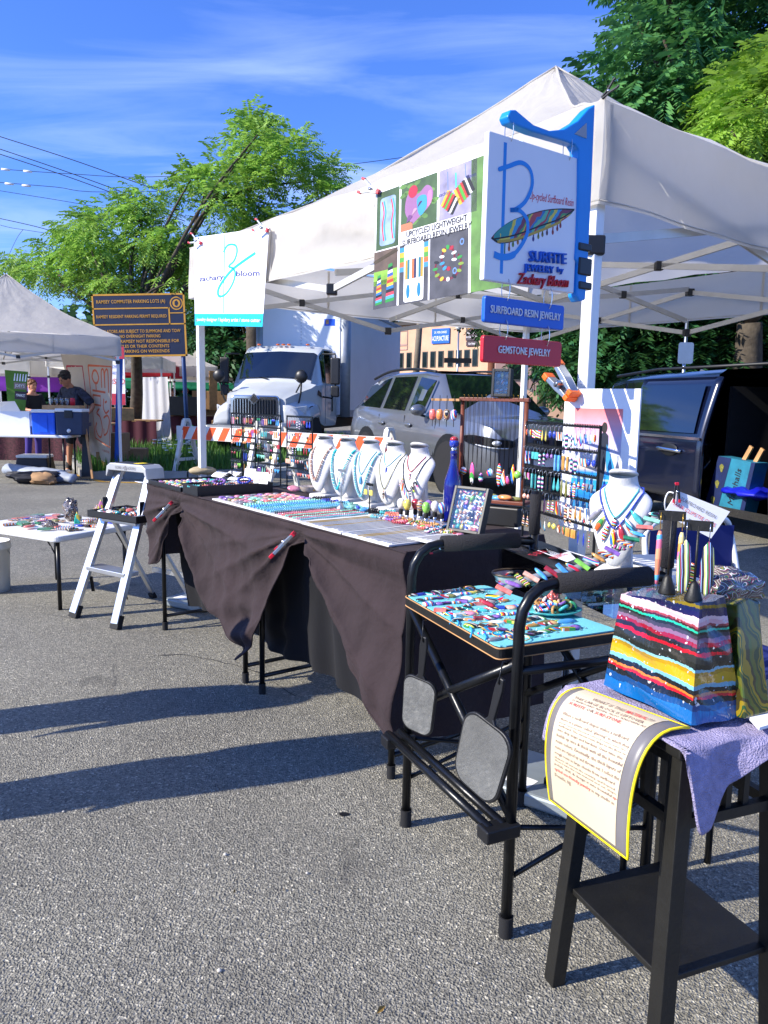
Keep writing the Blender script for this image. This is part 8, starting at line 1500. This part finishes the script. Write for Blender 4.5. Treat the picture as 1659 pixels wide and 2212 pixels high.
# far belt of woods closing the view
rg=np.random.default_rng(5); PP=[];DD=[]
for i in range(520):
    a=rg.uniform(-1.15,1.15); d=rg.uniform(70,95); top=8.5+3.0*math.sin(a*7)+2.2*math.sin(a*19+1)+rg.uniform(-1,1.2)+(4 if a>.3 else 0); c=np.array([math.sin(a)*d,math.cos(a)*d,0]); k=46; z=rg.uniform(0,1,k)**.7*top; q_=rg.normal(0,1.5,(k,3)); q_[:,2]*=.5; p=c+q_; p[:,2]+=z; PP.append(p); DD.append(rg.normal(0,1,(k,3))+np.array([0,0,.3]))
me=leafmesh(np.concatenate(PP),np.concatenate(DD),1.3,.85,3,.3,'far_woods',['leaf_d','leaf_d2','leaf_b'],rg,.7); tag(ob('far_woods',me),'far belt of dark woods along the horizon','woods',kind='stuff')
# ================================================================ PEOPLE
def skin_mesh(name,J,E,mt,levels=2):
    """J: list of (pos, radius); E: edges; grown with a Skin modifier and baked"""
    me=bpy.data.meshes.new(name); me.from_pydata([tuple(j[0]) for j in J],E,[]); o=bpy.data.objects.new('tmp',me); COL.objects.link(o); s=o.modifiers.new('s','SKIN'); s.use_smooth_shade=True
    for i,v in enumerate(me.skin_vertices[0].data):
        r=J[i][1]; v.radius=(r,r) if not isinstance(r,tuple) else r
    me.skin_vertices[0].data[0].use_root=True; sb=o.modifiers.new('d','SUBSURF'); sb.levels=levels; sb.render_levels=levels
    dg=bpy.context.evaluated_depsgraph_get(); nm=bpy.data.meshes.new_from_object(o.evaluated_get(dg)); bpy.data.objects.remove(o); nm.name=name; nm.materials.clear(); nm.materials.append(MAT(mt)); nm.polygons.foreach_set('use_smooth',[True]*len(nm.polygons)); return nm
def person(M,label,h=1.75,shirt='#1a2030',trouser='#20242c',skin='skin',hair='hair',long_hair=False,lean=0.,arms='down',bare_legs=True,shoe='paper',stance=.10,turn=0,bag=None,sleeve=True,head_tilt=.0):
    k=h/1.75; v=lambda x,y,z:Vector((x,y,z))*k
    root=thing('person',label,'person',M,None)
    hip=v(0,0,.92); ch_=v(0,-lean*.32,1.32); nk_=v(0,-lean*.42,1.47); hd=v(0,-lean*.52-head_tilt*.06,1.60-.02*head_tilt)
    J=[(hip,.12*k),(v(0,-lean*.12,1.08),.115*k),(ch_,.13*k),(nk_,.055*k),(hd-v(0,0,.02),.062*k)]; E=[(0,1),(1,2),(2,3),(3,4)]
    AR={}
    for sg in (-1,1):
        b=len(J); J+=[(v(sg*.09,0,.86),.085*k),(v(sg*(.09+stance*.4),-.015,.48),.055*k),(v(sg*(.09+stance*.7),.02,.09),.037*k),(v(sg*(.10+stance*.7),-.10,.035),.034*k)]; E+=[(0,b),(b,b+1),(b+1,b+2),(b+2,b+3)]
        sh=ch_+v(sg*.18,0,.09); 
        if arms=='hips': el=sh+v(sg*.20,.10,-.25); wr_=el+v(-sg*.14,-.16,-.20)
        elif arms=='fwd': el=sh+v(sg*.04,-.08,-.27); wr_=el+v(-sg*.05,-.22,-.02)
        elif arms=='out': el=sh+v(sg*.18,-.02,-.24); wr_=el+v(sg*.02,-.20,-.10)
        else: el=sh+v(sg*.05,.03,-.29); wr_=el+v(sg*.0,-.06,-.25)
        if arms=='mixed': el=sh+(v(sg*.20,.10,-.25) if sg>0 else v(-.03,-.10,-.27)); wr_=el+(v(-.12,-.14,-.22) if sg>0 else v(.06,-.22,-.06))
        b=len(J); J+=[(sh,.058*k),(el,.040*k),(wr_,.027*k),(wr_+(wr_-el).normalized()*.05*k,.034*k)]; E+=[(2,b),(b,b+1),(b+1,b+2),(b+2,b+3)]; AR[sg]=(sh,el,wr_)
        d=(wr_-el).normalized(); s=d.orthogonal().normalized(); t=d.cross(s); pb=len(J)-1
        for f in range(4): p1=J[pb][0]+d*.03*k+s*(f-1.5)*.017*k; J+=[(p1,.0085*k),(p1+(d*.045-t*.012)*k,.008*k)]; E+=[(pb,len(J)-2),(len(J)-2,len(J)-1)]
        p1=J[pb][0]+s*.035*k-d*.01*k; J+=[(p1,.010*k),(p1+(d*.035+s*.015)*k,.009*k)]; E+=[(pb,len(J)-2),(len(J)-2,len(J)-1)]
    ob('body',skin_mesh('body',J,E,skin,1),root)
    Hm=Matrix.Translation(hd)@Matrix.Rotation(R(28)*head_tilt,4,'X')@Matrix.Rotation(turn,4,'Z')@Matrix.Scale(k,4)
    m=MB(); m.ell((0,0,.02),(.075,.095,.118),18,14); m.ell((0,-.022,-.055),(.052,.065,.06),14,8); m.ell((0,-.098,.0),(.014,.022,.028),8,6); 
    for sg in (-1,1): m.ell((sg*.076,.005,.005),(.012,.025,.033),8,6)
    hdm=m.build('head',skin,root,True,Hm)
    for sg in (-1,1): m=MB(); m.ell((sg*.031,-.084,.028),(.013,.009,.007),8,5); m.build('eye','black_ink',hdm,True); m=MB(); m.box((sg*.031,-.092,.048),(.034,.008,.008)); m.build('eyebrow',hair,hdm)
    m=MB(); m.ell((0,-.083,-.052),(.024,.010,.007),8,4); m.build('mouth','pale_red',hdm,True)
    m=MB(); m.ell((0,.018,.055),(.088,.100,.095),18,12); rr=random.Random(3)
    for _ in range(46):
        a=rr.uniform(0,6.28); e=rr.uniform(.15,1.4); c=Vector((math.cos(a)*math.cos(e)*.08,.018+math.sin(a)*math.cos(e)*.092,.055+math.sin(e)*.088))
        if c.y<-.06 and c.z<.09: continue
        m.ell(c,(.026,.026,.022),7,5)
    if long_hair: m.grid(lambda u,v_:Vector((.10*math.cos(math.pi*u)*(1-.2*v_),.03+.085*math.sin(math.pi*u)*(1-.3*v_),.06-.34*v_)),14,8)
    m.build('hair',hair,hdm,True)
    # shirt: looser skin over the trunk and upper arms
    J2=[(hip+v(0,0,.0),(.165*k,.135*k)),(v(0,-lean*.12,1.08),(.165*k,.13*k)),(ch_,(.175*k,.135*k)),(ch_+v(0,-lean*.06,.10),(.12*k,.10*k)),(nk_-v(0,0,.035),.065*k)]; E2=[(0,1),(1,2),(2,3),(3,4)]
    for sg in (-1,1):
        sh,el,_w=AR[sg]; b=len(J2); J2+=[(sh,.082*k),(sh.lerp(el,.55),.078*k),(sh.lerp(el,.92),.080*k)]; E2+=[(2,b),(b,b+1),(b+1,b+2)]
    ob('shirt',skin_mesh('shirt',J2,E2,shirt,2),root)
    J3=[(hip+v(0,0,.05),(.155*k,.125*k)),(hip-v(0,0,.04),(.15*k,.125*k))]; E3=[(0,1)]
    for sg in (-1,1):
        b=len(J3); kn=v(sg*(.09+stance*.4),-.015,.48); tp_=v(sg*.09,0,.82); J3+=[(tp_,.105*k),(kn+v(0,0,.02),.088*k if bare_legs else .07*k)]; E3+=[(1,b),(b,b+1)]
        if not bare_legs: J3.append((v(sg*(.09+stance*.7),.02,.08),.062*k)); E3.append((b+1,b+2))
    ob('trousers',skin_mesh('trousers',J3,E3,trouser,2),root)
    for sg in (-1,1):
        a=v(sg*(.09+stance*.7),.02,.0); m=MB(); m.ell((0,-.055,.045),(.05,.135,.048),12,8,Matrix.Translation(a)); m.build('shoe',shoe,root,True)
        if bare_legs: m=MB(); m.cyl(a+v(0,0,.06),a+v(0,-.004,.20),.045*k,.05*k,n=10); m.build('sock','rubber',root,True)
    if bag: m=MB(); m.box((0,0,0),(.30,.12,.34)); m.build('bag',bag,root,bevel=.03,M=Matrix.Translation(v(.30,.0,.80)))
    return root
mat('shirt_dark','#252c3e',.85,0,.8,22); mat('shirt_black','#101218',.85,0,.2); mat('shorts_dark','#181a20',.85); mat('shirt_white','#d8d8dc',.85,0,.06); mat('denim','#2a3a5a',.85,0,.2); mat('apron_purple','#3a2a7a',.85); mat('shirt_teal','#2a8aa8',.85); mat('shirt_olive','#4a5030',.85); mat('shirt_pink','#c88a9a',.85)
def pmx(x,y,d,face): return RZ(Vector(((x-829.5)/FPX*d,d,0)),face)
pv=G(158,1017); person(RZ(Vector((AY(170,1000,13.35).x,13.35,0)),R(-25)),'person in a dark patterned shirt and shorts looking down behind the coolers',1.80,'shirt_dark','shorts_dark','skin','hair',False,.28,'mixed',True,'paper',.22,turn=R(-10),head_tilt=1.1)
person(pmx(70,900,15.0,R(60)),'person in a black top and purple apron behind the left stall posts',1.66,'shirt_black','apron_purple','skin2','hair2',False,.10,'fwd',False,'rubber',.05)
person(pmx(482,880,29,R(200)),'person with long brown hair and a white top at the far stalls',1.68,'shirt_white','denim','skin2','hair2',True,.05,'out',False,'paper',.06)
person(pmx(505,880,30.5,R(170)),'person in a black top beside the one in white at the far stalls',1.72,'shirt_black','denim','skin2','hair',False,.05,'down',False,'rubber',.06)
person(pmx(374,880,28,R(30)),'person in a teal top at the far stalls left of the blue sign post',1.7,'shirt_teal','denim','skin2','hair',True,.05,'fwd',False,'rubber',.06)
person(pmx(405,880,27.5,R(-60)),'person in an olive top at the far stalls right of the blue sign post',1.72,'shirt_olive','denim','skin2','hair2',False,.15,'fwd',False,'rubber',.06)
person(pmx(296,880,22.5,R(90)),'person in a rose top sitting by the tree trunk and curtain',1.62,'shirt_pink','denim','skin2','hair2',True,.05,'fwd',False,'rubber',.06)
# two visitors in the aisle just left of the picture; only their long shadows reach into view
person(RZ(Vector((-2.72,2.66,0)),R(-15)),'visitor standing left of view, casting the upper shadow on the asphalt',1.72,'shirt_white','denim','skin2','hair2',False,.05,'down',False,'paper',.04); person(RZ(Vector((-2.10,2.20,0)),R(15)),'visitor standing left of view, casting the lower shadow on the asphalt',1.78,'shirt_teal','denim','skin2','hair',False,.05,'down',False,'paper',.10)
person(RZ(Vector((-2.32,2.02,0)),R(10)),'visitor standing left of view, nearest the camera, broadening the lower shadow',1.70,'shirt_olive','denim','skin2','hair',True,.05,'down',False,'paper',.14)
